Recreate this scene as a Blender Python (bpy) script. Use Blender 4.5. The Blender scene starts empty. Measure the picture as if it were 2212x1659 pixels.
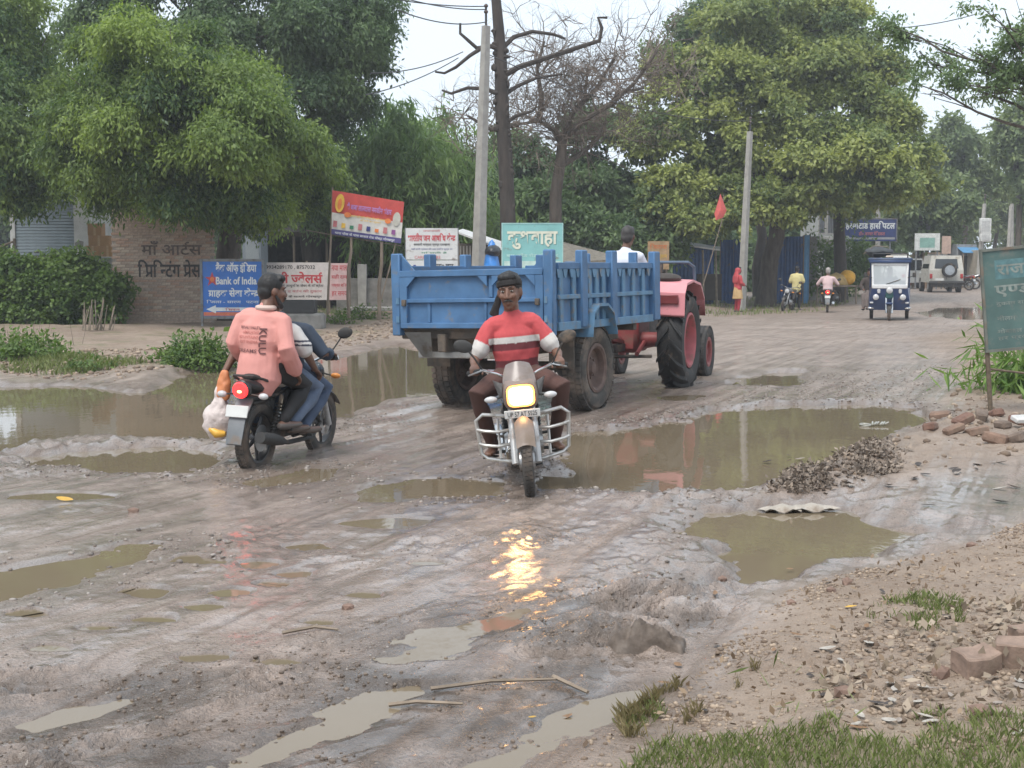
import bpy, bmesh, math, random
import numpy as np
from mathutils import Vector as V, Matrix as M4, Euler

random.seed(11)
rng = np.random.default_rng(11)
SC = bpy.context.scene
COL = SC.collection
R = math.radians

# ------------------------------------------------------------------ camera, sky, sun, exposure
CAM_H = 1.66
PITCH = R(5.05)
FPX = 2938.0                         # focal length in units of a 2212 px wide frame
cam = bpy.data.cameras.new('camera')
cam.sensor_width = 36.0
cam.lens = FPX / 2212 * 36
cam.clip_start = 0.05
cam.clip_end = 3000
cam_o = bpy.data.objects.new('camera', cam)
cam_o.location = (0, 0, CAM_H)
cam_o.rotation_euler = (R(90) - PITCH, 0, 0)
COL.objects.link(cam_o)
SC.camera = cam_o

SUN_EL, SUN_AZ = R(58), R(215)       # high, behind the camera and to its left, through thick cloud
world = bpy.data.worlds.new('World')
SC.world = world
world.use_nodes = True
wn = world.node_tree
bg = wn.nodes['Background']
sky = wn.nodes.new('ShaderNodeTexSky')
sky.sky_type = 'NISHITA'
sky.sun_disc = False
sky.sun_elevation = SUN_EL
sky.sun_rotation = SUN_AZ
wtc = wn.nodes.new('ShaderNodeTexCoord')
wno = wn.nodes.new('ShaderNodeTexNoise')
wno.inputs['Scale'].default_value = 2.2
wno.inputs['Detail'].default_value = 5
wcl = wn.nodes.new('ShaderNodeMix'); wcl.data_type = 'RGBA'
wcl.inputs['A'].default_value = (4.5, 5.1, 5.75, 1)
wcl.inputs['B'].default_value = (5.3, 5.85, 6.4, 1)
wmx = wn.nodes.new('ShaderNodeMix'); wmx.data_type = 'RGBA'
wmx.inputs['Factor'].default_value = 0.93           # cloud cover over the clear sky
wn.links.new(wtc.outputs['Generated'], wno.inputs['Vector'])
wn.links.new(wno.outputs['Fac'], wcl.inputs['Factor'])
wn.links.new(sky.outputs['Color'], wmx.inputs['A'])
wn.links.new(wcl.outputs['Result'], wmx.inputs['B'])
wn.links.new(wmx.outputs['Result'], bg.inputs['Color'])
bg.inputs['Strength'].default_value = 0.1

sun = bpy.data.lights.new('sun', 'SUN')
sun.energy = 1.5
sun.angle = R(28)
sun.color = (1.0, 0.955, 0.89)
sun_o = bpy.data.objects.new('sun', sun)
sd = V((math.cos(SUN_EL) * math.sin(SUN_AZ), math.cos(SUN_EL) * math.cos(SUN_AZ), math.sin(SUN_EL)))
sun_o.rotation_euler = sd.to_track_quat('Z', 'Y').to_euler()
sun_o.location = (-20, -20, 40)
COL.objects.link(sun_o)

SC.view_settings.view_transform = 'Standard'
SC.view_settings.look = 'None'
SC.view_settings.exposure = 1.14
SC.view_settings.gamma = 1
SC.view_settings.use_curve_mapping = False
SC.render.engine = 'CYCLES'
SC.cycles.max_bounces = 7
SC.cycles.transparent_max_bounces = 8
SC.cycles.use_denoising = True

# ------------------------------------------------------------------ picture point -> place
_f = V((0, math.cos(PITCH), -math.sin(PITCH)))
_u = V((0, math.sin(PITCH), math.cos(PITCH)))


def ray(u, v):
    return _f + V((1, 0, 0)) * ((u - 1106) / FPX) + _u * (-(v - 829.5) / FPX)


def G(u, v, z=0.0):
    d = ray(u, v)
    t = (z - CAM_H) / d.z
    return V((0, 0, CAM_H)) + d * t


def at(u, v, y):
    d = ray(u, v)
    return V((0, 0, CAM_H)) + d * (y / d.y)


# ------------------------------------------------------------------ noise
def _hash(ix, iy, iz, seed):
    h = (ix.astype(np.int64) * 374761393 + iy.astype(np.int64) * 668265263 + iz.astype(np.int64) * 2147483647 + seed * 144665) & 0xFFFFFFFF
    h = ((h ^ (h >> 13)) * 1274126177) & 0xFFFFFFFF
    h = h ^ (h >> 16)
    return (h & 0xFFFF) / 65535.0


def vn2(x, y, seed=0):
    x = np.asarray(x, float); y = np.asarray(y, float)
    ix = np.floor(x); iy = np.floor(y)
    fx = x - ix; fy = y - iy
    fx = fx * fx * (3 - 2 * fx); fy = fy * fy * (3 - 2 * fy)
    z = np.zeros_like(ix)
    a = _hash(ix, iy, z, seed); b = _hash(ix + 1, iy, z, seed)
    c = _hash(ix, iy + 1, z, seed); d = _hash(ix + 1, iy + 1, z, seed)
    return (a + (b - a) * fx) * (1 - fy) + (c + (d - c) * fx) * fy


def fb2(x, y, octs=4, seed=0):
    s = 0; a = .5; t = 0
    for o in range(octs):
        s = s + a * vn2(x * 2 ** o + 17.3 * o, y * 2 ** o - 9.1 * o, seed + o); t += a; a *= .5
    return s / t


def vn3(p, seed=0):
    i = np.floor(p); f = p - i; f = f * f * (3 - 2 * f)
    r = 0
    for dx in (0, 1):
        for dy in (0, 1):
            for dz in (0, 1):
                w = (f[:, 0] if dx else 1 - f[:, 0]) * (f[:, 1] if dy else 1 - f[:, 1]) * (f[:, 2] if dz else 1 - f[:, 2])
                r = r + w * _hash(i[:, 0] + dx, i[:, 1] + dy, i[:, 2] + dz, seed)
    return r


def sstep(a, b, x):
    t = np.clip((np.asarray(x, float) - a) / (b - a), 0, 1)
    return t * t * (3 - 2 * t)


# ------------------------------------------------------------------ materials
def _mix(nt, fac, a, b):
    m = nt.nodes.new('ShaderNodeMix'); m.data_type = 'RGBA'
    for k, s in (('Factor', fac), ('A', a), ('B', b)):
        if hasattr(s, 'links') or hasattr(s, 'is_output'):
            nt.links.new(s, m.inputs[k])
        else:
            m.inputs[k].default_value = s if k == 'Factor' else (*s[:3], 1)
    return m.outputs['Result']


def _noise(nt, vec, scale, detail=4, rough=.55):
    n = nt.nodes.new('ShaderNodeTexNoise')
    n.inputs['Scale'].default_value = scale; n.inputs['Detail'].default_value = detail; n.inputs['Roughness'].default_value = rough
    nt.links.new(vec, n.inputs['Vector'])
    return n.outputs['Fac']


def _ramp(nt, fac, lo, hi):
    m = nt.nodes.new('ShaderNodeMapRange')
    m.inputs['From Min'].default_value = lo; m.inputs['From Max'].default_value = hi
    nt.links.new(fac, m.inputs['Value'])
    return m.outputs['Result']


MATS = {}


def mat(name, col, rough=.6, var=.18, scale=6, metal=0, bump=0, bscale=40, dirt=0, dcol=(.17, .125, .09), dscale=5, emit=0, spec=.5,
        attr=None, trans=0, stretch=None):
    if name in MATS: return MATS[name]
    m = bpy.data.materials.new(name); m.use_nodes = True
    nt = m.node_tree; b = nt.nodes['Principled BSDF']
    tc = nt.nodes.new('ShaderNodeTexCoord')
    vec = tc.outputs['Object']
    if stretch:
        mp = nt.nodes.new('ShaderNodeMapping'); mp.inputs['Scale'].default_value = stretch
        nt.links.new(vec, mp.inputs['Vector']); vec = mp.outputs['Vector']
    if attr:
        at_ = nt.nodes.new('ShaderNodeAttribute'); at_.attribute_name = attr
        base = at_.outputs['Color']
        c = _mix(nt, .0, base, base)
        hs = nt.nodes.new('ShaderNodeHueSaturation')
        nt.links.new(base, hs.inputs['Color'])
        nt.links.new(_ramp_out(nt, _noise(nt, vec, scale), 1 - var, 1 + var), hs.inputs['Value'])
        c = hs.outputs['Color']
    else:
        lo = tuple(max(0, x * (1 - var)) for x in col); hi = tuple(min(1, x * (1 + var)) for x in col)
        c = _mix(nt, _ramp(nt, _noise(nt, vec, scale), .3, .7), lo, hi)
    if dirt:
        dn = _ramp(nt, _noise(nt, vec, dscale, 7, .65), .62 - .3 * dirt, .78 - .3 * dirt)
        c = _mix(nt, dn, c, dcol)
    nt.links.new(c, b.inputs['Base Color'])
    b.inputs['Roughness'].default_value = rough
    b.inputs['Metallic'].default_value = metal
    b.inputs['Specular IOR Level'].default_value = spec
    if dirt:
        rm = nt.nodes.new('ShaderNodeMapRange'); rm.inputs['To Min'].default_value = rough; rm.inputs['To Max'].default_value = .85
        nt.links.new(dn, rm.inputs['Value']); nt.links.new(rm.outputs['Result'], b.inputs['Roughness'])
    if bump:
        bp = nt.nodes.new('ShaderNodeBump'); bp.inputs['Strength'].default_value = 1; bp.inputs['Distance'].default_value = bump
        nt.links.new(_noise(nt, vec, bscale, 5), bp.inputs['Height']); nt.links.new(bp.outputs['Normal'], b.inputs['Normal'])
    if emit:
        b.inputs['Emission Color'].default_value = (*col[:3], 1); b.inputs['Emission Strength'].default_value = emit
    MATS[name] = m
    return m


def _ramp_out(nt, fac, lo, hi):
    m = nt.nodes.new('ShaderNodeMapRange')
    m.inputs['From Min'].default_value = .3; m.inputs['From Max'].default_value = .7
    m.inputs['To Min'].default_value = lo; m.inputs['To Max'].default_value = hi
    nt.links.new(fac, m.inputs['Value'])
    return m.outputs['Result']


def leafmat(name, dark, light, trans=.35, rough=.5):
    """leaf colour runs from dark to light by the per-leaf value 'tint' (kind and age of the leaf)"""
    m = bpy.data.materials.new(name); m.use_nodes = True
    nt = m.node_tree; b = nt.nodes['Principled BSDF']; out = nt.nodes['Material Output']
    a = nt.nodes.new('ShaderNodeAttribute'); a.attribute_name = 'tint'
    c = _mix(nt, a.outputs['Fac'], dark, light)
    nt.links.new(c, b.inputs['Base Color']); b.inputs['Roughness'].default_value = rough
    b.inputs['Specular IOR Level'].default_value = .35
    t = nt.nodes.new('ShaderNodeBsdfTranslucent')
    hs = nt.nodes.new('ShaderNodeHueSaturation'); hs.inputs['Saturation'].default_value = 1.15; hs.inputs['Value'].default_value = 1.25
    nt.links.new(c, hs.inputs['Color']); nt.links.new(hs.outputs['Color'], t.inputs['Color'])
    mx = nt.nodes.new('ShaderNodeMixShader'); mx.inputs[0].default_value = trans
    nt.links.new(b.outputs[0], mx.inputs[1]); nt.links.new(t.outputs[0], mx.inputs[2]); nt.links.new(mx.outputs[0], out.inputs['Surface'])
    return m


# ------------------------------------------------------------------ mesh builder
class MB:
    def __init__(s): s.v = []; s.f = []

    def add(s, vs, fs, T=None):
        o = len(s.v)
        s.v += [tuple(T @ V(p)) if T is not None else tuple(p) for p in vs]
        s.f += [tuple(i + o for i in f) for f in fs]
        return s

    def box(s, c, d, T=None, ch=0.0):
        x, y, z = d[0] / 2, d[1] / 2, d[2] / 2
        c = V(c)
        if ch <= 0:
            vs = [c + V((sx * x, sy * y, sz * z)) for sx in (-1, 1) for sy in (-1, 1) for sz in (-1, 1)]
            return s.add(vs, [(0, 1, 3, 2), (4, 6, 7, 5), (0, 4, 5, 1), (2, 3, 7, 6), (0, 2, 6, 4), (1, 5, 7, 3)], T)
        ch = min(ch, x * .9, y * .9, z * .9)
        bm = bmesh.new()
        bmesh.ops.create_cube(bm, size=1, matrix=M4.Diagonal((2 * x, 2 * y, 2 * z, 1)))
        bmesh.ops.bevel(bm, geom=bm.edges[:], offset=ch, segments=1, affect='EDGES', profile=.5)
        bm.verts.index_update()
        s.add([v.co + c for v in bm.verts], [[v.index for v in f.verts] for f in bm.faces], T)
        bm.free()
        return s

    def tube(s, pts, r, n=8, T=None, cap=True, closed=False):
        pts = [V(p) for p in pts]; k = len(pts)
        rs = [r] * k if isinstance(r, (int, float)) else list(r)
        o = []; prev = None; vs = []; fs = []
        for i, p in enumerate(pts):
            if closed: t = pts[(i + 1) % k] - pts[i - 1]
            else: t = pts[min(i + 1, k - 1)] - pts[max(i - 1, 0)]
            if t.length < 1e-9: t = V((0, 0, 1))
            t.normalize()
            if prev is None:
                a = t.cross(V((0, 0, 1)));
                if a.length < .1: a = t.cross(V((1, 0, 0)))
            else: a = prev - t * prev.dot(t)
            a.normalize(); prev = a; b = t.cross(a)
            for j in range(n):
                w = 2 * math.pi * j / n
                vs.append(p + (a * math.cos(w) + b * math.sin(w)) * rs[i])
        for i in range(k if closed else k - 1):
            i2 = (i + 1) % k
            for j in range(n):
                fs.append((i * n + j, i * n + (j + 1) % n, i2 * n + (j + 1) % n, i2 * n + j))
        if cap and not closed:
            fs.append(tuple(range(n - 1, -1, -1))); fs.append(tuple((k - 1) * n + j for j in range(n)))
        return s.add(vs, fs, T)

    def lathe(s, prof, T=None, n=24, closed=False):
        """profile of (radius, height) turned about local z"""
        k = len(prof); vs = []; fs = []
        for r, z in prof:
            for j in range(n):
                w = 2 * math.pi * j / n
                vs.append(V((r * math.cos(w), r * math.sin(w), z)))
        for i in range(k if closed else k - 1):
            i2 = (i + 1) % k
            for j in range(n): fs.append((i * n + j, i * n + (j + 1) % n, i2 * n + (j + 1) % n, i2 * n + j))
        if not closed:
            if prof[0][0] > 1e-6: fs.append(tuple(range(n - 1, -1, -1)))
            if prof[-1][0] > 1e-6: fs.append(tuple((k - 1) * n + j for j in range(n)))
        return s.add(vs, fs, T)

    def prism(s, poly, h, T=None):
        """polygon (x, y) given counter-clockwise, from z=0 to z=h"""
        n = len(poly)
        vs = [V((x, y, 0)) for x, y in poly] + [V((x, y, h)) for x, y in poly]
        fs = [tuple(range(n - 1, -1, -1)), tuple(range(n, 2 * n))] + [(i, (i + 1) % n, n + (i + 1) % n, n + i) for i in range(n)]
        return s.add(vs, fs, T)

    def ell(s, c, r, Rm=None, nu=12, nv=8, T=None):
        c = V(c); vs = []; fs = []
        for i in range(nv + 1):
            a = math.pi * i / nv
            for j in range(nu):
                w = 2 * math.pi * j / nu
                p = V((r[0] * math.sin(a) * math.cos(w), r[1] * math.sin(a) * math.sin(w), r[2] * math.cos(a)))
                vs.append(c + (Rm @ p if Rm is not None else p))
        for i in range(nv):
            for j in range(nu): fs.append((i * nu + j, (i + 1) * nu + j, (i + 1) * nu + (j + 1) % nu, i * nu + (j + 1) % nu))
        return s.add(vs, fs, T)

    def loft(s, pts, rad, side=None, n=12, T=None, caps=True):
        """rings of radii (a along side, b across) through pts, with rounded ends"""
        pts = [V(p) for p in pts]; rad = [(r, r) if isinstance(r, (int, float)) else tuple(r) for r in rad]
        if caps:
            t0 = (pts[0] - pts[1]).normalized(); t1 = (pts[-1] - pts[-2]).normalized()
            a0, b0 = rad[0]; a1, b1 = rad[-1]; m0 = min(a0, b0); m1 = min(a1, b1)
            pts = [pts[0] + t0 * m0, pts[0] + t0 * m0 * .8] + pts + [pts[-1] + t1 * m1 * .8, pts[-1] + t1 * m1]
            rad = [(a0 * .1, b0 * .1), (a0 * .62, b0 * .62)] + rad + [(a1 * .62, b1 * .62), (a1 * .1, b1 * .1)]
        vs = []; fs = []; k = len(pts); prev = V(side) if side is not None else None
        for i, p in enumerate(pts):
            t = (pts[min(i + 1, k - 1)] - pts[max(i - 1, 0)]).normalized()
            a = prev if prev is not None else (t.cross(V((0, 0, 1))) if abs(t.z) < .95 else t.cross(V((0, 1, 0))))
            a = a - t * a.dot(t); a.normalize()
            if side is None: prev = a
            b = t.cross(a)
            for j in range(n):
                w = 2 * math.pi * j / n
                vs.append(p + a * (math.cos(w) * rad[i][0]) + b * (math.sin(w) * rad[i][1]))
        for i in range(k - 1):
            for j in range(n): fs.append((i * n + j, i * n + (j + 1) % n, (i + 1) * n + (j + 1) % n, (i + 1) * n + j))
        fs.append(tuple(range(n - 1, -1, -1))); fs.append(tuple((k - 1) * n + j for j in range(n)))
        return s.add(vs, fs, T)

    def mesh(s, name, smooth=True, ang=38):
        me = bpy.data.meshes.new(name)
        me.from_pydata(s.v, [], s.f); me.update()
        if smooth and len(me.polygons):
            me.polygons.foreach_set('use_smooth', [True] * len(me.polygons))
            me.set_sharp_from_angle(angle=R(ang))
        return me

    def build(s, name, m, parent=None, smooth=True, ang=38, fix=False):
        me = s.mesh(name, smooth, ang)
        if fix:
            bm = bmesh.new(); bm.from_mesh(me); bmesh.ops.recalc_face_normals(bm, faces=bm.faces); bm.to_mesh(me); bm.free()
        me.materials.append(m)
        return link(name, me, parent)


def link(name, data, parent=None):
    o = bpy.data.objects.new(name, data)
    COL.objects.link(o)
    if parent is not None: o.parent = parent
    return o


def tag(o, label=None, cat=None, group=None, kind=None):
    if label: o['label'] = label
    if cat: o['category'] = cat
    if group: o['group'] = group
    if kind: o['kind'] = kind
    return o


def thing(name, label, cat, loc=(0, 0, 0), rz=0, group=None, rx=0, ry=0, sc=1):
    o = bpy.data.objects.new(name, None)
    o.empty_display_size = .2
    COL.objects.link(o)
    o.location = loc; o.rotation_euler = (rx, ry, rz); o.scale = (sc, sc, sc)
    return tag(o, label, cat, group)


def children(o): return [c for c in bpy.data.objects if c.parent == o]


def copy_tree(o, parent=None):
    c = o.copy(); COL.objects.link(c); c.parent = parent
    for ch in o.children: copy_tree(ch, c)
    return c


def quadmesh(name, verts, quads, smooth=False):
    """fast mesh from numpy arrays"""
    me = bpy.data.meshes.new(name)
    n = len(quads)
    k = quads.shape[1]
    me.vertices.add(len(verts)); me.vertices.foreach_set('co', np.ascontiguousarray(verts, dtype=np.float32).ravel())
    me.loops.add(n * k); me.loops.foreach_set('vertex_index', np.ascontiguousarray(quads, dtype=np.int32).ravel())
    me.polygons.add(n); me.polygons.foreach_set('loop_start', np.arange(0, n * k, k, dtype=np.int32))
    if smooth: me.polygons.foreach_set('use_smooth', np.ones(n, dtype=bool))
    me.update(calc_edges=True)
    me.validate()
    return me


def rotz(a): return M4.Rotation(a, 4, 'Z')
def rotx(a): return M4.Rotation(a, 4, 'X')
def roty(a): return M4.Rotation(a, 4, 'Y')
def tr(x, y, z): return M4.Translation((x, y, z))


# ------------------------------------------------------------------ ground: one sheet, real potholes, water standing in them
WATER = -0.032
PUD = [
    [(-60, 832), (160, 826), (300, 843), (420, 800), (560, 795), (720, 768), (850, 742), (950, 760), (965, 850), (760, 882), (740, 905), (700, 930), (440, 945), (200, 945), (-60, 970)],
    [(40, 985), (200, 970), (350, 958), (480, 975), (500, 1000), (420, 1025), (240, 1025), (100, 1005)],
    [(540, 1042), (640, 1022), (740, 1013), (710, 1042), (580, 1050)],
    [(770, 1066), (870, 1040), (1000, 1040), (1120, 1046), (1110, 1066), (960, 1076), (830, 1088), (790, 1086)],
    [(1170, 1052), (1200, 1010), (1240, 975), (1210, 950), (1260, 925), (1450, 905), (1580, 885), (1640, 868), (1900, 866), (2020, 878), (1960, 920), (1890, 950), (1800, 985), (1730, 1020), (1640, 1052), (1480, 1037), (1400, 1056), (1290, 1052)],
    [(1555, 1100), (1640, 1090), (1800, 1085), (1900, 1100), (1980, 1130), (2090, 1150), (1990, 1175), (1880, 1200), (1740, 1240), (1640, 1262), (1490, 1260), (1550, 1230), (1570, 1190), (1530, 1150)],
    [(-80, 1250), (120, 1222), (310, 1186), (300, 1218), (180, 1254), (60, 1292), (-80, 1325)],
    [(1590, 828), (1640, 804), (1730, 802), (1765, 820), (1680, 834)],
    [(870, 1426), (940, 1373), (1045, 1345), (1130, 1330), (1110, 1362), (1030, 1390), (960, 1418)],
    [(990, 1672), (1090, 1612), (1200, 1552), (1340, 1486), (1382, 1498), (1290, 1565), (1160, 1615), (1080, 1672)],
    [(455, 1672), (560, 1612), (740, 1540), (870, 1494), (800, 1545), (700, 1592), (610, 1645), (560, 1672)],
    [(1985, 678), (2030, 660), (2135, 655), (2150, 690), (2060, 690)],
    [(45, 1560), (120, 1535), (310, 1492), (290, 1512), (180, 1545), (80, 1568)],
]
for (cu, cv, a, b) in [(640, 1243, 36, 8), (490, 1286, 40, 8), (440, 1318, 42, 8), (320, 1284, 46, 9), (790, 1295, 36, 7), (590, 1265, 34, 6), (440, 1432, 52, 9),
                       (110, 1408, 40, 7), (835, 1134, 85, 9), (670, 1180, 46, 9), (430, 1214, 60, 9), (600, 1436, 50, 7), 
                       (135, 1080, 110, 8), (210, 1362, 40, 6), (1470, 860, 45, 6), (560, 1222, 40, 6), (330, 1345, 44, 6), (690, 1352, 34, 6), (920, 1225, 34, 5), (60, 1330, 50, 9)]:
    PUD.append([(cu + a * math.cos(t) * (1 + .25 * math.sin(3 * t + cu)), cv - b * math.sin(t) * (1 + .2 * math.cos(2 * t + cv))) for t in [i * math.pi / 5 for i in range(10)]])
PUDW = [np.array([G(u, v).to_2d() for u, v in p]) for p in PUD]


PLEV = {}


def sdist(P, x, y):
    """signed distance to polygon, negative inside"""
    d = np.full(x.shape, 1e9); ins = np.zeros(x.shape, bool)
    n = len(P)
    for i in range(n):
        ax, ay = P[i]; bx, by = P[(i + 1) % n]
        ex, ey = bx - ax, by - ay
        t = np.clip(((x - ax) * ex + (y - ay) * ey) / (ex * ex + ey * ey + 1e-12), 0, 1)
        d = np.minimum(d, np.hypot(x - ax - t * ex, y - ay - t * ey))
        c = (ay > y) != (by > y)
        with np.errstate(divide='ignore', invalid='ignore'):
            xi = ax + (y - ay) / (by - ay + 1e-15) * ex
        ins ^= c & (x < xi)
    return np.where(ins, -d, d)


def gpoly(pts): return np.array([G(u, v).to_2d() for u, v in pts])


BANK = gpoly([(960, 1800), (1130, 1640), (1400, 1500), (1480, 1400), (1620, 1290), (1760, 1250), (1950, 1195), (2100, 1160), (2260, 1090), (2900, 1000), (3600, 1000), (3600, 1900)])
CHURN = gpoly([(-300, 1470), (300, 1450), (600, 1430), (880, 1335), (1250, 1265), (1560, 1275), (1600, 1330), (1450, 1420), (1400, 1500), (1100, 1640), (950, 1800), (-400, 1800)])
LBANK = gpoly([(-2500, 830), (-60, 812), (160, 806), (300, 820), (420, 776), (560, 775), (720, 752), (850, 730), (950, 700), (1100, 674), (1550, 668), (1560, 650), (1250, 600), (-1500, 600)])
RUBBLE = gpoly([(1700, 1010), (1900, 955), (2040, 890), (2100, 770), (2300, 740), (2900, 740), (2900, 1010), (2212, 1010), (1960, 1040), (1640, 1080)])
SACK = gpoly([(1050, 1415), (1080, 1380), (1200, 1345), (1290, 1335), (1400, 1350), (1470, 1380), (1440, 1410), (1330, 1425), (1150, 1430)])
RSHOULD = gpoly([(2080, 800), (2000, 730), (2140, 700), (2600, 690), (2900, 820), (2300, 880)])
VERGE = gpoly([(1510, 650), (1520, 684), (1600, 684), (1760, 668), (1860, 650), (1850, 630)])
GRASSL = gpoly([(540, 690), (700, 690), (860, 676), (870, 640), (860, 610), (540, 610)])
GRASSR = gpoly([(1330, 1690), (1420, 1600), (1700, 1610), (2000, 1590), (2300, 1600), (2600, 1900), (1300, 1900)])


def polymask(P, x, y, soft):
    m = np.zeros(x.shape)
    lo = P.min(0) - soft * 2; hi = P.max(0) + soft * 2
    k = (x > lo[0]) & (x < hi[0]) & (y > lo[1]) & (y < hi[1])
    if k.any(): m[k] = 1 - sstep(-soft, soft, sdist(P, x[k], y[k]))
    return m


def ground_fields(x, y):
    r = np.hypot(x, y)
    near = 1 - sstep(14, 40, r)
    h = .022 + (fb2(x / 1.6, y / 1.6, 3, 1) - .5) * .05 * (1 - .5 * sstep(30, 60, r))
    h = h + (fb2(x / .4, y / .4, 3, 7) - .5) * .02 * near + (fb2(x / .07, y / .07, 2, 12) - .5) * .005 * near
    # gravelly patches where the road metal is loose
    gp = sstep(.5, .68, fb2(x / 1.3, y / 1.3, 3, 101)) * near
    h = h + gp * ((fb2(x / .12, y / .12, 3, 103) - .5) * .022 + (fb2(x / .03, y / .03, 2, 105) - .5) * .012)
    h = np.maximum(h, -.022)
    # long shallow wheel ruts on the road, running with the traffic
    a = R(67); ux = x * math.cos(a) + y * math.sin(a); uy = -x * math.sin(a) + y * math.cos(a)
    rut = fb2(ux / 2.5, uy / .22, 3, 21) - .5
    road = 1 - polymask(BANK, x, y, .3)
    h = h + rut * .02 * near * road
    a = R(66); ux = x * math.cos(a) + y * math.sin(a); uy = -x * math.sin(a) + y * math.cos(a)
    tk = 1 - np.clip(np.abs(fb2(ux / 3.5, uy / .13, 2, 25) - .5) * 5, 0, 1)
    h = h + (tk - .5) * .02 * near * road * sstep(.42, .62, fb2(x / 1.4, y / 1.4, 2, 27))
    ch = polymask(CHURN, x, y, .25)
    a = R(40); ux = x * math.cos(a) + y * math.sin(a); uy = -x * math.sin(a) + y * math.cos(a)
    ridge = 1 - np.clip(np.abs(fb2(ux / 1.1, uy / .2, 4, 31) - .5) * 6, 0, 1)
    clod = fb2(x / .13, y / .13, 4, 41)
    big = fb2(ux / 1.6, uy / .45, 3, 33)
    cl = 1 - np.clip(np.abs(fb2(x / .2, y / .2, 4, 41) - .5) * 6, 0, 1)
    h = h + ch * (.11 * (ridge - .45) * sstep(.3, .55, big) + .035 * (cl - .4) * sstep(.35, .6, fb2(x / .6, y / .6, 3, 45)) + .03 * (fb2(x / .045, y / .045, 3, 43) - .5))
    bk = np.zeros(x.shape)
    k = (x > -2) & (y < 12) & (r < 40)
    if k.any(): bk[k] = -sdist(BANK, x[k], y[k])
    bank = sstep(-.05, .5, bk)
    h = h + bank * (.05 + .11 * sstep(.2, 2.5, bk) + (fb2(x / .5, y / .5, 4, 51) - .5) * .05 + (fb2(x / .06, y / .06, 3, 53) - .5) * .018)
    k = polymask(SACK, x, y, .16)
    sr = 1 - np.clip(np.abs(fb2(x / .3, y / .16, 4, 111) - .5) * 5, 0, 1); sq = 1 - np.clip(np.abs(fb2(x / .1, y / .08, 3, 113) - .5) * 5, 0, 1)
    h = h + k * (.02 + .07 * sr + .03 * sq); ch = np.maximum(ch, k)
    lb = polymask(LBANK, x, y, .8)
    h = h + lb * (.12 + (fb2(x / .9, y / .9, 4, 61) - .5) * .12 * (1 - .6 * sstep(34, 50, y)))
    rb = polymask(RUBBLE, x, y, .35)
    h = h + rb * (.04 + .09 * np.maximum(fb2(x / .35, y / .35, 4, 71) - .42, 0) + .04 * (fb2(x / .1, y / .1, 3, 73) - .5))
    h = h - .2 * np.exp(-((x - 9.5) / 4.5) ** 2 - ((y - 55) / 9) ** 2) + .2 * sstep(50, 66, y) * sstep(11, 19, x)
    wetp = np.zeros(x.shape); tm = np.zeros(x.shape); later = []
    jn = (fb2(x / .28, y / .28, 4, 81) - .5)
    for kp, P in enumerate(PUDW):
        lo = P.min(0) - .7; hi = P.max(0) + .7
        k = (x > lo[0]) & (x < hi[0]) & (y > lo[1]) & (y < hi[1])
        if not k.any(): continue
        s_ = sdist(P, x[k], y[k])
        size = min(hi - lo) - 1.4
        w = min(.3, max(.05, size * .45))
        s_ = s_ + jn[k] * w * (1.5 if size > 1.1 else .9) + ((fb2(x[k] / 1.1, y[k] / 1.1, 3, 85) - .5) * .7 if size > 1.1 else 0)
        rim = np.exp(-((s_ - w * .9) / (w * .8)) ** 2)
        h[k] = h[k] + rim * ((fb2(x[k] / .1, y[k] / .1, 3, 83) - .45) * .05)
        t = 1 - sstep(-w * .6, w * .6, s_)
        hk = h[k]
        if size < 1.1:
            lev = PLEV[kp]; wide = 1 - sstep(w * .5, w * 3, s_)
            wd = np.maximum(wide * .85, t); hk = hk * (1 - wd) + (lev + .004) * wd
            h[k] = hk - .03 * t
            later.append((k, s_, w * .5, lev + .003 - np.maximum(0, s_ - max(w * 1.1, .13 + .35 * size)) * .3))
        else:
            flat = np.minimum(hk, .03)
            hk = hk * (1 - t) + (flat * .25 - .085) * t
            h[k] = hk
            later.append((k, s_, w * .62, WATER + .004 - np.maximum(0, s_ - .75) * .2))
        tm[k] = np.maximum(tm[k], t)
        wetp[k] = np.maximum(wetp[k], 1 - sstep(0, w * 1.8, s_))
    for k, s_, s0, fl in later:          # the rim of each puddle stands above its own water
        h[k] = np.where((s_ > s0) & (tm[k] < .3), np.maximum(h[k], fl), h[k])
    return h, bank, lb, rb, ch, wetp


def _levels():
    for k, P in enumerate(PUDW):
        if min(P.max(0) - P.min(0)) < 1.1:
            PLEV[k] = 0.
    saved = list(PUDW); PUDW.clear()
    for k in PLEV:
        P = saved[k]; hh = ground_fields(P[:, 0].copy(), P[:, 1].copy())[0]
        PLEV[k] = float(np.mean(np.sort(hh)[:6])) - .003
    PUDW.extend(saved)


_levels()


def gz(x, y):
    return float(ground_fields(np.array([float(x)]), np.array([float(y)]))[0][0])


def GG(u, v):
    """place on the real ground seen at picture point"""
    p = G(u, v)
    for _ in range(4): p = G(u, v, gz(p.x, p.y))
    return p


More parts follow.
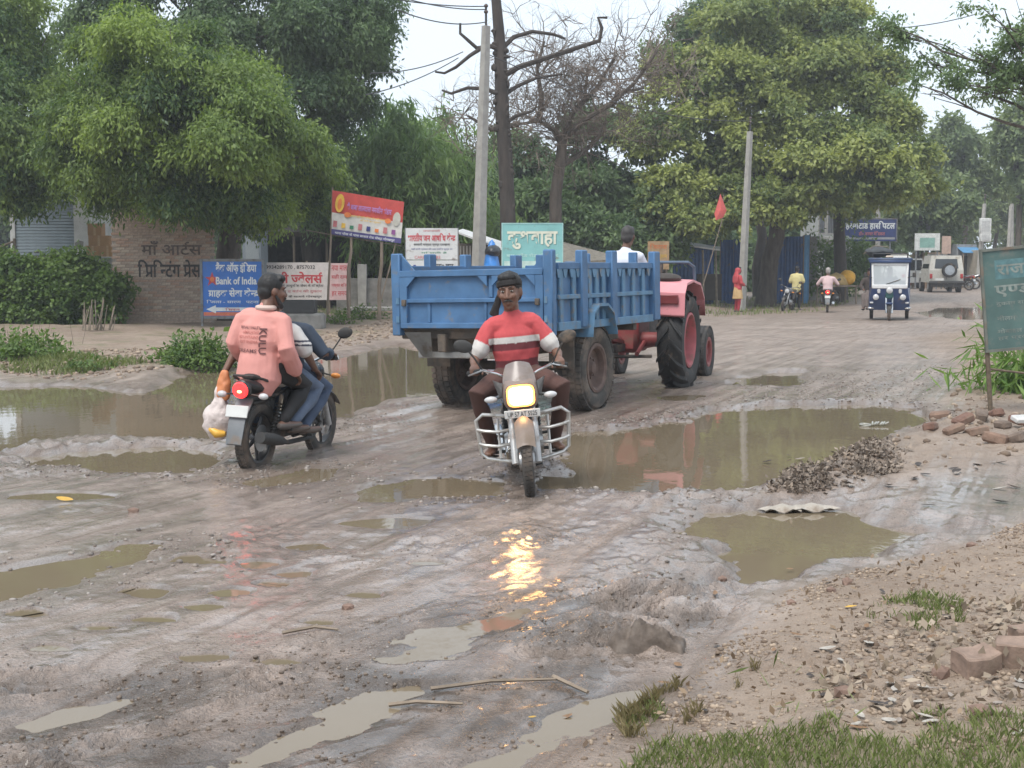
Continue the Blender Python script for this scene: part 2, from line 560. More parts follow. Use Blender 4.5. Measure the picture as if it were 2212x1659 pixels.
def make_ground():
    half = R(23.5)
    an = np.concatenate([np.linspace(-math.pi, -half, 46)[:-1], np.linspace(-half, half, 600), np.linspace(half, math.pi, 46)[1:]])
    rr = np.concatenate([[.15, .6, 1.2, 2, 2.8, 3.4], 1 / np.linspace(1 / 3.9, 1 / 420, 500), [700, 1400, 2500]])
    A, D = np.meshgrid(an, rr)
    x = (D * np.sin(A)).ravel(); y = (D * np.cos(A)).ravel()
    h, bank, lb, rb, ch, wet = ground_fields(x, y)
    nR, nA = len(rr), len(an)
    i = np.arange(nR - 1)[:, None] * nA + np.arange(nA - 1)[None, :]
    q = np.stack([i, i + 1, i + nA + 1, i + nA], -1).reshape(-1, 4)[:, ::-1]
    me = quadmesh('ground', np.stack([x, y, h], -1), q, True)
    dirt = np.clip(bank + .9 * lb + .75 * rb + .8 * polymask(RSHOULD, x, y, .8) + .7 * polymask(VERGE, x, y, 1.2) + .55 * sstep(200, 300, np.hypot(x, y)), 0, 1)
    jit = fb2(x / .5, y / .5, 4, 91) - .5
    grass = np.clip(polymask(GRASSL, x, y, .8) * sstep(-.25, .05, jit) + polymask(GRASSR, x, y, .25) * .35 * sstep(-.2, .15, jit) + .6 * lb * sstep(.08, .25, jit) + .6 * sstep(70, 110, y) * (x < 8), 0, 1)
    low = 1 - sstep(-.02, .035, h)
    wetm = np.clip(np.maximum(wet * .9, low * .5), 0, 1)
    col = np.stack([np.clip(dirt + jit * .5 * (dirt > .02), 0, 1), grass, wetm, ch], -1)
    ca = me.color_attributes.new('mask', 'FLOAT_COLOR', 'POINT')
    ca.data.foreach_set('color', col.astype(np.float32).ravel())
    m = bpy.data.materials.new('mud_and_dirt'); m.use_nodes = True
    nt = m.node_tree; b = nt.nodes['Principled BSDF']
    tc = nt.nodes.new('ShaderNodeTexCoord'); vec = tc.outputs['Object']
    at_ = nt.nodes.new('ShaderNodeAttribute'); at_.attribute_name = 'mask'
    sp = nt.nodes.new('ShaderNodeSeparateColor'); nt.links.new(at_.outputs['Color'], sp.inputs['Color'])
    dirt_, grass_, wet_ = sp.outputs['Red'], sp.outputs['Green'], sp.outputs['Blue']
    n1 = _noise(nt, vec, .9, 8, .62); n2 = _noise(nt, vec, 9, 6, .6); n3 = _noise(nt, vec, 60, 3, .6)
    mud = _mix(nt, _ramp(nt, n1, .3, .7), (.235, .18, .147), (.39, .31, .262))
    mud = _mix(nt, _ramp(nt, n2, .55, .75), mud, (.16, .12, .095))
    mud = _mix(nt, _ramp(nt, n3, .58, .72), mud, (.12, .095, .08))
    n4 = _noise(nt, vec, 2.6, 7, .65)
    mud = _mix(nt, _ramp(nt, n4, .54, .66), mud, (.2, .155, .125))
    dcol = _mix(nt, _ramp(nt, n1, .3, .7), (.215, .16, .12), (.335, .26, .2))
    dcol = _mix(nt, _ramp(nt, n2, .5, .8), dcol, (.17, .115, .075))
    vor = nt.nodes.new('ShaderNodeTexVoronoi'); vor.inputs['Scale'].default_value = 28
    nt.links.new(vec, vor.inputs['Vector'])
    peb = _ramp(nt, vor.outputs['Distance'], .28, .12)
    pcol = _mix(nt, vor.outputs['Color'], (.12, .1, .09), (.42, .38, .35))
    pm = nt.nodes.new('ShaderNodeMath'); pm.operation = 'MULTIPLY'
    nt.links.new(peb, pm.inputs[0]); nt.links.new(_ramp(nt, _noise(nt, vec, 2.2, 4), .5, .75), pm.inputs[1])
    rot = nt.nodes.new('ShaderNodeMapping'); rot.vector_type = 'TEXTURE'; rot.inputs['Rotation'].default_value = (0, 0, R(67)); rot.inputs['Scale'].default_value = (1.6, .11, 1)
    nt.links.new(vec, rot.inputs['Vector'])
    n5 = _noise(nt, rot.outputs['Vector'], 1.0, 6, .6)
    mud = _mix(nt, _ramp(nt, n5, .52, .68), mud, (.18, .13, .1))
    cm = nt.nodes.new('ShaderNodeMath'); cm.operation = 'MULTIPLY'
    nt.links.new(at_.outputs['Alpha'], cm.inputs[0]); nt.links.new(_ramp(nt, n4, .38, .56), cm.inputs[1])
    mud = _mix(nt, cm.outputs[0], mud, _mix(nt, n2, (.06, .044, .034), (.165, .122, .092)))
    c = _mix(nt, dirt_, mud, dcol)
    c = _mix(nt, pm.outputs[0], c, pcol)
    gcol = _mix(nt, n2, (.07, .085, .03), (.16, .17, .065))
    c = _mix(nt, grass_, c, gcol)
    wc = nt.nodes.new('ShaderNodeHueSaturation'); wc.inputs['Value'].default_value = .66; wc.inputs['Saturation'].default_value = 1.1
    nt.links.new(c, wc.inputs['Color'])
    c = _mix(nt, wet_, c, wc.outputs['Color'])
    nt.links.new(c, b.inputs['Base Color'])
    # wet film: low roughness where the mud is wet, dull where it has dried
    rg = nt.nodes.new('ShaderNodeMapRange'); rg.inputs['From Min'].default_value = .3; rg.inputs['From Max'].default_value = .7
    rg.inputs['To Min'].default_value = .09; rg.inputs['To Max'].default_value = .32
    nt.links.new(n1, rg.inputs['Value'])
    rx = nt.nodes.new('ShaderNodeMix'); rx.data_type = 'FLOAT'
    nt.links.new(dirt_, rx.inputs['Factor']); nt.links.new(rg.outputs['Result'], rx.inputs['A']); rx.inputs['B'].default_value = .88
    ry = nt.nodes.new('ShaderNodeMix'); ry.data_type = 'FLOAT'
    nt.links.new(wet_, ry.inputs['Factor']); nt.links.new(rx.outputs['Result'], ry.inputs['A']); ry.inputs['B'].default_value = .3
    nt.links.new(ry.outputs['Result'], b.inputs['Roughness'])
    ad = nt.nodes.new('ShaderNodeMath'); ad.operation = 'MULTIPLY_ADD'
    nt.links.new(pm.outputs[0], ad.inputs[0]); ad.inputs[1].default_value = .5; nt.links.new(n3, ad.inputs[2])
    ad2 = nt.nodes.new('ShaderNodeMath'); ad2.operation = 'MULTIPLY_ADD'
    nt.links.new(n2, ad2.inputs[0]); ad2.inputs[1].default_value = 1.1; nt.links.new(ad.outputs[0], ad2.inputs[2])
    ad3 = nt.nodes.new('ShaderNodeMath'); ad3.operation = 'MULTIPLY_ADD'
    nt.links.new(n5, ad3.inputs[0]); ad3.inputs[1].default_value = 1.6; nt.links.new(ad2.outputs[0], ad3.inputs[2])
    bp = nt.nodes.new('ShaderNodeBump'); bp.inputs['Distance'].default_value = .018; bp.inputs['Strength'].default_value = 1
    nt.links.new(ad3.outputs[0], bp.inputs['Height']); nt.links.new(bp.outputs['Normal'], b.inputs['Normal'])
    # film of water over the mud: a thin smooth coat, broken up in patches
    cw = nt.nodes.new('ShaderNodeMath'); cw.operation = 'SUBTRACT'; cw.use_clamp = True
    nt.links.new(_ramp(nt, _noise(nt, rot.outputs['Vector'], .55, 5, .55), .38, .6), cw.inputs[0]); nt.links.new(dirt_, cw.inputs[1])
    # the road is drier beyond the tractor
    sy = nt.nodes.new('ShaderNodeSeparateXYZ'); nt.links.new(vec, sy.inputs[0])
    dr = nt.nodes.new('ShaderNodeMapRange'); dr.inputs['From Min'].default_value = 15; dr.inputs['From Max'].default_value = 30; dr.inputs['To Min'].default_value = 1; dr.inputs['To Max'].default_value = .12
    nt.links.new(sy.outputs['Y'], dr.inputs['Value'])
    cm2 = nt.nodes.new('ShaderNodeMath'); cm2.operation = 'MULTIPLY'; nt.links.new(cw.outputs[0], cm2.inputs[0]); nt.links.new(dr.outputs['Result'], cm2.inputs[1])
    rz2_ = nt.nodes.new('ShaderNodeMapRange'); rz2_.inputs['From Min'].default_value = 15; rz2_.inputs['From Max'].default_value = 30; rz2_.inputs['To Min'].default_value = 0; rz2_.inputs['To Max'].default_value = .3
    nt.links.new(sy.outputs['Y'], rz2_.inputs['Value'])
    ra = nt.nodes.new('ShaderNodeMath'); ra.operation = 'ADD'; ra.use_clamp = True
    nt.links.new(ry.outputs['Result'], ra.inputs[0]); nt.links.new(rz2_.outputs['Result'], ra.inputs[1]); nt.links.new(ra.outputs[0], b.inputs['Roughness'])
    nt.links.new(cm2.outputs[0], b.inputs['Coat Weight']); b.inputs['Coat Roughness'].default_value = .13; b.inputs['Coat IOR'].default_value = 1.36
    cb = nt.nodes.new('ShaderNodeBump'); cb.inputs['Distance'].default_value = .004; cb.inputs['Strength'].default_value = .6
    nt.links.new(n2, cb.inputs['Height']); nt.links.new(cb.outputs['Normal'], b.inputs['Coat Normal'])
    me.materials.append(m)
    tag(link('ground', me), kind='structure')
    return m


GROUND_MAT = make_ground()

wm = bpy.data.materials.new('muddy_water'); wm.use_nodes = True
_nt = wm.node_tree; _b = _nt.nodes['Principled BSDF']
_tc = _nt.nodes.new('ShaderNodeTexCoord')
_c = _mix(_nt, _noise(_nt, _tc.outputs['Object'], .8, 4), (.155, .12, .078), (.21, .165, .112))
_nt.links.new(_c, _b.inputs['Base Color'])
_b.inputs['Roughness'].default_value = .03; _b.inputs['IOR'].default_value = 1.33
_mp = _nt.nodes.new('ShaderNodeMapping'); _mp.inputs['Scale'].default_value = (1, .55, 1)
_nt.links.new(_tc.outputs['Object'], _mp.inputs['Vector'])
_bp = _nt.nodes.new('ShaderNodeBump'); _bp.inputs['Distance'].default_value = .0022; _bp.inputs['Strength'].default_value = .5
_nt.links.new(_noise(_nt, _mp.outputs['Vector'], 7, 3), _bp.inputs['Height']); _nt.links.new(_bp.outputs['Normal'], _b.inputs['Normal'])
for k, P in enumerate(PUDW):
    c = P.mean(0)
    d = P - c
    size = min(P.max(0) - P.min(0))
    e = min(.5, .1 + .35 * size)
    L = np.hypot(d[:, 0], d[:, 1])[:, None]
    # outset each corner along its mitre
    n = len(P); area = 0
    for i in range(n): area += P[i][0] * P[(i + 1) % n][1] - P[(i + 1) % n][0] * P[i][1]
    sg = 1 if area > 0 else -1
    Q = []
    for i in range(n):
        t1 = P[i] - P[i - 1]; t2 = P[(i + 1) % n] - P[i]
        n1 = np.array([t1[1], -t1[0]]) / (np.hypot(*t1) + 1e-9) * sg; n2 = np.array([t2[1], -t2[0]]) / (np.hypot(*t2) + 1e-9) * sg
        mm = n1 + n2; mm = mm / (np.hypot(*mm) + 1e-9)
        Q.append(P[i] + mm * e)
    mb = MB(); mb.add([(q[0], q[1], (PLEV[k] - .006 if k in PLEV else WATER - .0006 * (k % 7))) for q in Q], [tuple(range(n)) if sg > 0 else tuple(range(n - 1, -1, -1))])
    tag(mb.build('puddle', wm, smooth=False), kind='structure')
# ------------------------------------------------------------------ trees and plants
BARK = mat('bark', (.085, .068, .055), .9, .4, 9, bump=.02, bscale=18, stretch=(1, 1, .25))
BARK_DARK = mat('dark_bark', (.05, .04, .034), .9, .35, 9, bump=.02, bscale=18, stretch=(1, 1, .25))
BARK_PALE = mat('pale_bark', (.2, .165, .125), .85, .3, 9, bump=.01, bscale=20)
TWIG = mat('dry_twig', (.17, .135, .11), .9, .3, 3)
L_NEEM = leafmat('neem_leaf', (.055, .105, .042), (.25, .33, .075), .4)
L_DARK = leafmat('dark_leaf', (.065, .115, .055), (.18, .25, .1), .38)
L_MANGO = leafmat('broad_leaf', (.08, .13, .05), (.36, .395, .12), .38)
L_BAMBOO = leafmat('bamboo_leaf', (.07, .14, .045), (.24, .34, .11), .4)
L_FAR = leafmat('far_leaf', (.11, .16, .08), (.24, .29, .12), .38)
L_DRY = leafmat('dry_leaf', (.09, .075, .05), (.2, .17, .115), .25)
L_BUSH = leafmat('bush_leaf', (.04, .085, .02), (.17, .25, .06), .35)


def sample_crown(blobs, dens, seed, gap=.42, gscale=1.1, flat=.85, sub=9):
    """spray positions: each limb's clump breaks up into smaller drooping boughs, leafy mostly on their outer and upper side"""
    g = np.random.default_rng(seed)
    P = []; N = []; B = []
    for c, r in blobs:
        for q in range(sub):
            e = g.normal(size=3); e /= np.linalg.norm(e); e[2] = e[2] * .9 + .1
            cc = np.array(c) + e * r * (.5 + .4 * g.random()) * np.array([1, 1, flat]); rr = r * (.26 + .26 * g.random())
            n = int(dens * rr * rr * 2.0) + 5
            d = g.normal(size=(n, 3)); d[:, 2] = np.where(d[:, 2] < -.2, d[:, 2] * -.6, d[:, 2]); d /= np.linalg.norm(d, axis=1)[:, None]
            rad = rr * (.55 + .5 * g.random(n))
            p = cc + d * rad[:, None] * np.array([1.15, 1.15, .7])
            p[:, 2] -= .25 * ((p[:, 0] - cc[0]) ** 2 + (p[:, 1] - cc[1]) ** 2) / rr
            P.append(p); N.append(d * .7 + e * .5); B.append(np.full(n, g.random()))
    P = np.concatenate(P); N = np.concatenate(N); B = np.concatenate(B)
    N /= np.linalg.norm(N, axis=1)[:, None]
    k = vn3(P * gscale, seed + 3) * .65 + vn3(P * gscale * 2.7, seed + 4) * .35 > gap
    return P[k], N[k], B[k]


def leaf_mesh(name, P, N, B, per, size, spread, seed, droop=.5, wid=.42, tintbias=0., lit=.5):
    g = np.random.default_rng(seed)
    n = len(P)
    tw = N * .7 + g.normal(size=(n, 3)) * .55; tw[:, 2] -= droop * .5
    tw /= np.linalg.norm(tw, axis=1)[:, None]
    t = (np.arange(per)[None, :] / max(1, per - 1) - .25 + g.random((n, per)) * .2)
    base = P[:, None, :] + tw[:, None, :] * (t * spread)[..., None] + g.normal(size=(n, per, 3)) * spread * .16
    base[..., 2] -= droop * spread * .35 * np.maximum(t, 0) ** 2
    ld = tw[:, None, :] * .5 + g.normal(size=(n, per, 3)) * .6; ld[..., 2] -= droop
    ld /= np.linalg.norm(ld, axis=2)[..., None]
    up = g.normal(size=(n, per, 3)) * .55 + np.array([0, 0, 1.0]) + N[:, None, :] * .5
    sdv = np.cross(ld, up); sdv /= np.linalg.norm(sdv, axis=2)[..., None] + 1e-9
    L = size * (.65 + .7 * g.random((n, per)))[..., None]
    m = base + ld * L * .45
    v = np.stack([base, m + sdv * L * wid * .5, base + ld * L, m - sdv * L * wid * .5], 2).reshape(-1, 3)
    q = np.arange(len(v)).reshape(-1, 4)
    me = quadmesh(name, v, q)
    clump = vn3(P * .9, seed + 9) * .5 + vn3(P * 2.3, seed + 10) * .5
    ti = lit * (clump[:, None] * .7 + .9 * B[:, None]) + (g.random((n, per)) - .5) * .45 + tintbias  # lit only scales a tone that varies at random by clump
    ti = np.repeat(np.clip(ti, 0, 1).ravel(), 4)
    a = me.attributes.new('tint', 'FLOAT', 'POINT'); a.data.foreach_set('value', ti.astype(np.float32))
    return me


def wob(p0, p1, n, amp, seed):
    g = random.Random(seed); p0 = V(p0); p1 = V(p1); L = (p1 - p0).length
    out = []
    for i in range(n + 1):
        t = i / n; q = p0.lerp(p1, t)
        if 0 < i < n: q += V((g.uniform(-1, 1), g.uniform(-1, 1), g.uniform(-.4, .4))) * amp * L
        out.append(q)
    return out


def tree(name, label, cat, base, blobs, trunkr, fork, lmat, dens=40, per=9, size=.13, spread=.45, seed=1, bark=None, gap=.42, droop=.5, gscale=1.1,
         group=None, wid=.42, lit=.5, tb=0., limbs=True, flat=.85, lean=0):
    base = V(base)
    t = thing(name, label, cat, base, group=group)
    bark = bark or BARK
    off = -base
    fk = V(fork) + off
    mb = MB()
    pts = wob((0, 0, -.15), fk, 5, .025, seed)
    k = len(pts)
    mb.tube(pts, [trunkr * (1.35 if i == 0 else 1.08 - .35 * i / k) for i in range(k)], 10)
    mb.build('trunk', bark, t)
    if limbs:
        g = random.Random(seed + 5)
        lb = MB()
        for i, (c, r) in enumerate(blobs):
            c = V(c) + off
            s0 = pts[-1] if g.random() < .75 else pts[-2]
            w = wob(s0, c, 5, .06, seed * 31 + i)
            r0 = trunkr * .38 * g.uniform(.7, 1.1)
            lb.tube(w, [r0 * (1 - .75 * j / 5) for j in range(6)], 6)
            for q in range(3):
                d = V((g.gauss(0, 1), g.gauss(0, 1), g.gauss(.2, .8))).normalized()
                lb.tube(wob(w[3].lerp(w[5], g.random()), c + d * r * .85, 3, .08, seed * 77 + i * 5 + q), [r0 * .3, r0 * .24, r0 * .16, r0 * .06], 4)
        tag(lb.build('limb', bark, t), kind='stuff')
    bl = [(np.array(V(c) + off), r) for c, r in blobs]
    P, N, B = sample_crown(bl, dens, seed, gap, gscale, flat)
    me = leaf_mesh('crown', P, N, B, per, size, spread, seed + 1, droop, wid, tb, lit)
    me.materials.append(lmat)
    tag(link('crown', me, t), kind='stuff')
    return t


def blobs_at(lst):
    """(u, v, distance, radius in picture units) -> clump centres in the place"""
    return [(tuple(at(u, v, y)), r * y / FPX) for u, v, y, r in lst]


def make_trees():
    # big neem at the left, hanging over the wall
    b = at(493, 700, 36.8); b.z = gz(b.x, b.y)
    tree('neem_tree', 'large feathery green tree with a thick trunk hanging over the painted brick wall', 'tree', b,
         blobs_at([(330, 165, 32, 135), (235, 120, 34, 70), (220, 215, 32, 105), (470, 215, 33, 140), (600, 290, 33, 120), (330, 320, 32, 135), (480, 395, 33, 120), (230, 350, 33, 110),
                   (630, 410, 38, 75), (350, 410, 32, 75), (430, 110, 34, 75), (560, 460, 34, 55), (655, 345, 37, 75), (290, 70, 35, 50), (500, 300, 31, 110), (260, 420, 33, 50), (690, 370, 39, 55), (170, 300, 33, 70)]),
         .36, at(500, 470, 36), L_NEEM, 330, 15, .125, .5, 3, BARK, .36, .75, wid=.4, lit=.8, tb=-.14)
    b = at(120, 700, 42); b.z = gz(b.x, b.y)
    tree('neem_tree', 'dark green tree filling the left edge of the picture above the shutter', 'tree', b,
         blobs_at([(30, 385, 36, 80), (-10, 310, 36, 110), (90, 350, 36, 85), (50, 420, 36, 40), (-40, 400, 36, 70), (140, 395, 36, 45), (20, 215, 37, 95), (70, 140, 39, 105), (-50, 130, 38, 120), (30, 30, 39, 90), (140, 240, 38, 85), (115, 400, 36, 60)]),
         .3, at(70, 330, 40), L_NEEM, 250, 13, .14, .55, 5, BARK, .37, .7, wid=.4, lit=.7, tb=-.12)
    b = at(690, 690, 47); b.z = gz(b.x, b.y)
    tree('neem_tree', 'tall dark tree behind the front neem, its top cut off by the frame', 'tree', b,
         blobs_at([(700, 70, 43, 115), (600, 60, 42, 110), (780, 25, 44, 85), (500, 60, 42, 100), (390, 30, 42, 95), (260, 20, 42, 75), (150, 50, 42, 80), (730, 165, 44, 95), (770, 215, 45, 50), (640, 170, 43, 95),
                   (720, 265, 45, 70), (755, 120, 44, 75), (560, 150, 43, 90), (700, 330, 45, 70), (640, -40, 43, 110), (480, -50, 43, 110), (320, -50, 43, 100), (810, 60, 45, 45), (725, 400, 45, 60), (680, 450, 46, 60)]),
         .35, at(660, 300, 47), L_DARK, 170, 11, .16, .55, 7, BARK_DARK, .4, .7, wid=.42, lit=.7, tb=-.08)
    # bamboo thicket
    t = thing('bamboo_clump', 'bright green bamboo thicket with drooping leaves behind the red banner', 'bamboo', at(900, 640, 50))
    t.location.z = gz(t.location.x, t.location.y)
    off = -V(t.location)
    g = random.Random(4)
    tips = MB(); sp = []; sn = []
    for i in range(70):
        u = g.uniform(775, 1035); y = g.uniform(46, 53)
        top = at(u + g.uniform(-30, 30), 250 + 130 * abs((u - 885) / 130) ** 1.6 + g.uniform(-20, 100), y) + off
        ft = V((at(u, 600, y).x * .6 + at(900, 600, y).x * .4, y, 0)) + V((off.x, off.y, 0))
        pts = wob(ft, top, 5, .02, i)
        d = V((g.uniform(-1, 1), g.uniform(-1, .2), -.7)) * g.uniform(.5, 1)
        pts += [pts[-1] + d * .5, pts[-1] + d * 1.1]
        tips.tube(pts, [.035, .033, .03, .025, .02, .014, .009, .004], 5)
        for q in range(24):
            s_ = g.uniform(.28, 1) * (len(pts) - 1); j = min(int(s_), len(pts) - 2)
            p = pts[j].lerp(pts[j + 1], s_ - j) + V((g.gauss(0, .4), g.gauss(-.2, .4), g.gauss(0, .3)))
            sp.append(p); sn.append(V((g.gauss(0, 1), -.6, g.gauss(0, .5))).normalized())
    tips.build('culm', mat('bamboo_culm', (.16, .19, .07), .5), t)['kind'] = 'stuff'
    P = np.array([tuple(p) for p in sp]); N = np.array([tuple(p) for p in sn])
    me = leaf_mesh('foliage', P, N, np.random.default_rng(1).random(len(P)), 30, .36, .8, 40, .85, .2, .0, .75)
    me.materials.append(L_BAMBOO); tag(link('foliage', me, t), kind='stuff')
    # dark mass of trees closing the middle, and taller ones behind
    for (lab, lst, seed, fk, lm, dens, tb) in [
        ('dark shrubby tree low behind the turquoise sign', [(1140, 440, 56, 70), (1060, 430, 56, 60), (1210, 430, 57, 65), (1120, 350, 58, 80), (1010, 440, 56, 50), (1060, 500, 55, 45), (1160, 510, 55, 45)], 11, (1140, 480, 57), L_DARK, 60, -.05),
        ('dark green tree behind the tractor driver', [(1290, 400, 58, 90), (1370, 430, 58, 80), (1300, 300, 59, 85), (1260, 480, 56, 60), (1390, 490, 56, 65), (1330, 510, 55, 45), (1440, 520, 56, 45)], 12, (1330, 480, 58), L_DARK, 60, .0),
        ('tall dark green tree rising behind the big yellow-green tree', [(1570, 45, 68, 90), (1680, 0, 68, 110), (1490, 85, 68, 55), (1790, 10, 68, 90), (1430, 120, 67, 45), (1630, 120, 68, 110), (1780, 130, 68, 100), (1560, 400, 64, 110), (1680, 380, 64, 100), (1480, 480, 63, 70)], 13, (1640, 300, 68), L_DARK, 45, .12),
    ]:
        b = at(fk[0], 640, fk[2]); b.z = gz(b.x, b.y)
        tree('shade_tree', lab, 'tree', b, blobs_at(lst), .25, at(*fk), lm, dens * 1.7, 10, .24, .6, seed, BARK_DARK, .33, .4, lit=.6, tb=tb, wid=.5)
    # big yellow-green tree on the right
    b = at(1652, 645, 58); b.z = gz(b.x, b.y)
    tree('spreading_tree', 'big spreading tree with yellow-green broad leaves over the blue fence', 'tree', b,
         blobs_at([(1500, 160, 59, 95), (1600, 90, 59, 95), (1700, 55, 60, 100), (1810, 70, 60, 95), (1790, 160, 58, 110), (1680, 160, 59, 110), (1865, 165, 59, 75), (1580, 210, 58, 105), (1450, 230, 58, 75),
                   (1420, 310, 57, 70), (1500, 300, 57, 80), (1390, 290, 58, 40), (1450, 400, 56, 65), (1420, 455, 56, 40), (1530, 420, 56, 65), (1500, 470, 55, 40), (1610, 300, 57, 75), (1560, 350, 58, 60), (1730, 260, 57, 95), (1850, 250, 57, 100), (1905, 250, 58, 70),
                   (1780, 340, 55, 85), (1880, 340, 55, 85), (1940, 325, 56, 70), (1700, 400, 55, 60), (1770, 415, 55, 60), (1850, 420, 55, 55), (1930, 395, 55, 70), (2010, 405, 56, 48), (1990, 350, 56, 50), (1640, 430, 55, 50), (1600, 470, 55, 42), (1700, 455, 55, 40)]),
         .38, at(1690, 400, 58), L_MANGO, 135, 9, .2, .45, 17, BARK, .38, .5, gscale=.9, wid=.6, lit=.85, tb=-.12)
    b = at(1815, 640, 59); b.z = gz(b.x, b.y)
    tree('roadside_tree', 'slim dark trunk with a thin leafy top beside the hospital sign', 'tree', b, blobs_at([(1820, 420, 58, 50), (1850, 455, 58, 30), (1760, 440, 58, 35)]), .28, at(1815, 430, 59), L_MANGO, 50, 9, .2, .5, 19, BARK_DARK, .4)
    # farther trees to the right, with distance haze put into a paler leaf colour
    for i, (lab, lst, y, lm) in enumerate([
        ('green tree behind the parked vehicles, right of the hospital sign', [(1990, 450, 84, 60), (2050, 430, 84, 60), (1940, 470, 84, 45), (2010, 500, 84, 40)], 84, L_FAR),
        ('tree with a rounded top between the spreading tree and the wires', [(2080, 330, 92, 60), (2040, 380, 92, 55), (2110, 400, 92, 60), (2060, 290, 92, 40)], 92, L_FAR),
        ('pale green tree at the far end of the road', [(2150, 420, 120, 60), (2190, 460, 120, 55), (2110, 460, 120, 50), (2080, 490, 118, 45), (2240, 440, 120, 70)], 120, L_FAR),
        ('tree cut by the right edge of the frame beyond the sign board', [(2200, 300, 82, 50), (2230, 350, 82, 60), (2190, 260, 82, 30), (2260, 260, 82, 60), (2270, 420, 82, 70)], 82, L_FAR),
        ('far low trees closing the road, behind the shop boards', [(2030, 500, 130, 50), (1960, 505, 130, 40), (2110, 510, 130, 45), (2190, 515, 130, 50), (1890, 490, 128, 45)], 130, L_FAR),
    ]):
        b = at(lst[0][0], 600, y); b.z = gz(b.x, b.y)
        tree('far_tree', lab, 'tree', b, blobs_at(lst), .18, at(lst[0][0], lst[0][1], y), lm, 60, 9, .36, .8, 50 + i, BARK, .36, .4, lit=.6, tb=.1, wid=.5, group='trees down the road')
    # branches reaching in from the upper right
    b = at(2330, 760, 30); b.z = gz(b.x, b.y)
    t = tree('overhanging_tree', 'tree outside the right edge whose feathery boughs reach into the sky', 'tree', b,
             blobs_at([(2130, 150, 30, 55), (2185, 95, 30, 45), (2195, 190, 30, 50), (2060, 180, 30, 35), (2090, 105, 30, 30), (2010, 140, 31, 28), (1960, 75, 31, 24), (1905, 50, 31, 22), (1990, 185, 30, 24), (2170, 20, 29, 50), (2120, 15, 29, 28), (2230, 60, 29, 60), (2040, 130, 31, 22), (2250, 200, 30, 60), (2100, 205, 30, 28), (1985, 110, 31, 20)]),
             .12, at(2300, 200, 30), L_DARK, 330, 13, .12, .42, 23, BARK, .53, .4, wid=.4, lit=.75, tb=.2, gscale=2.0)


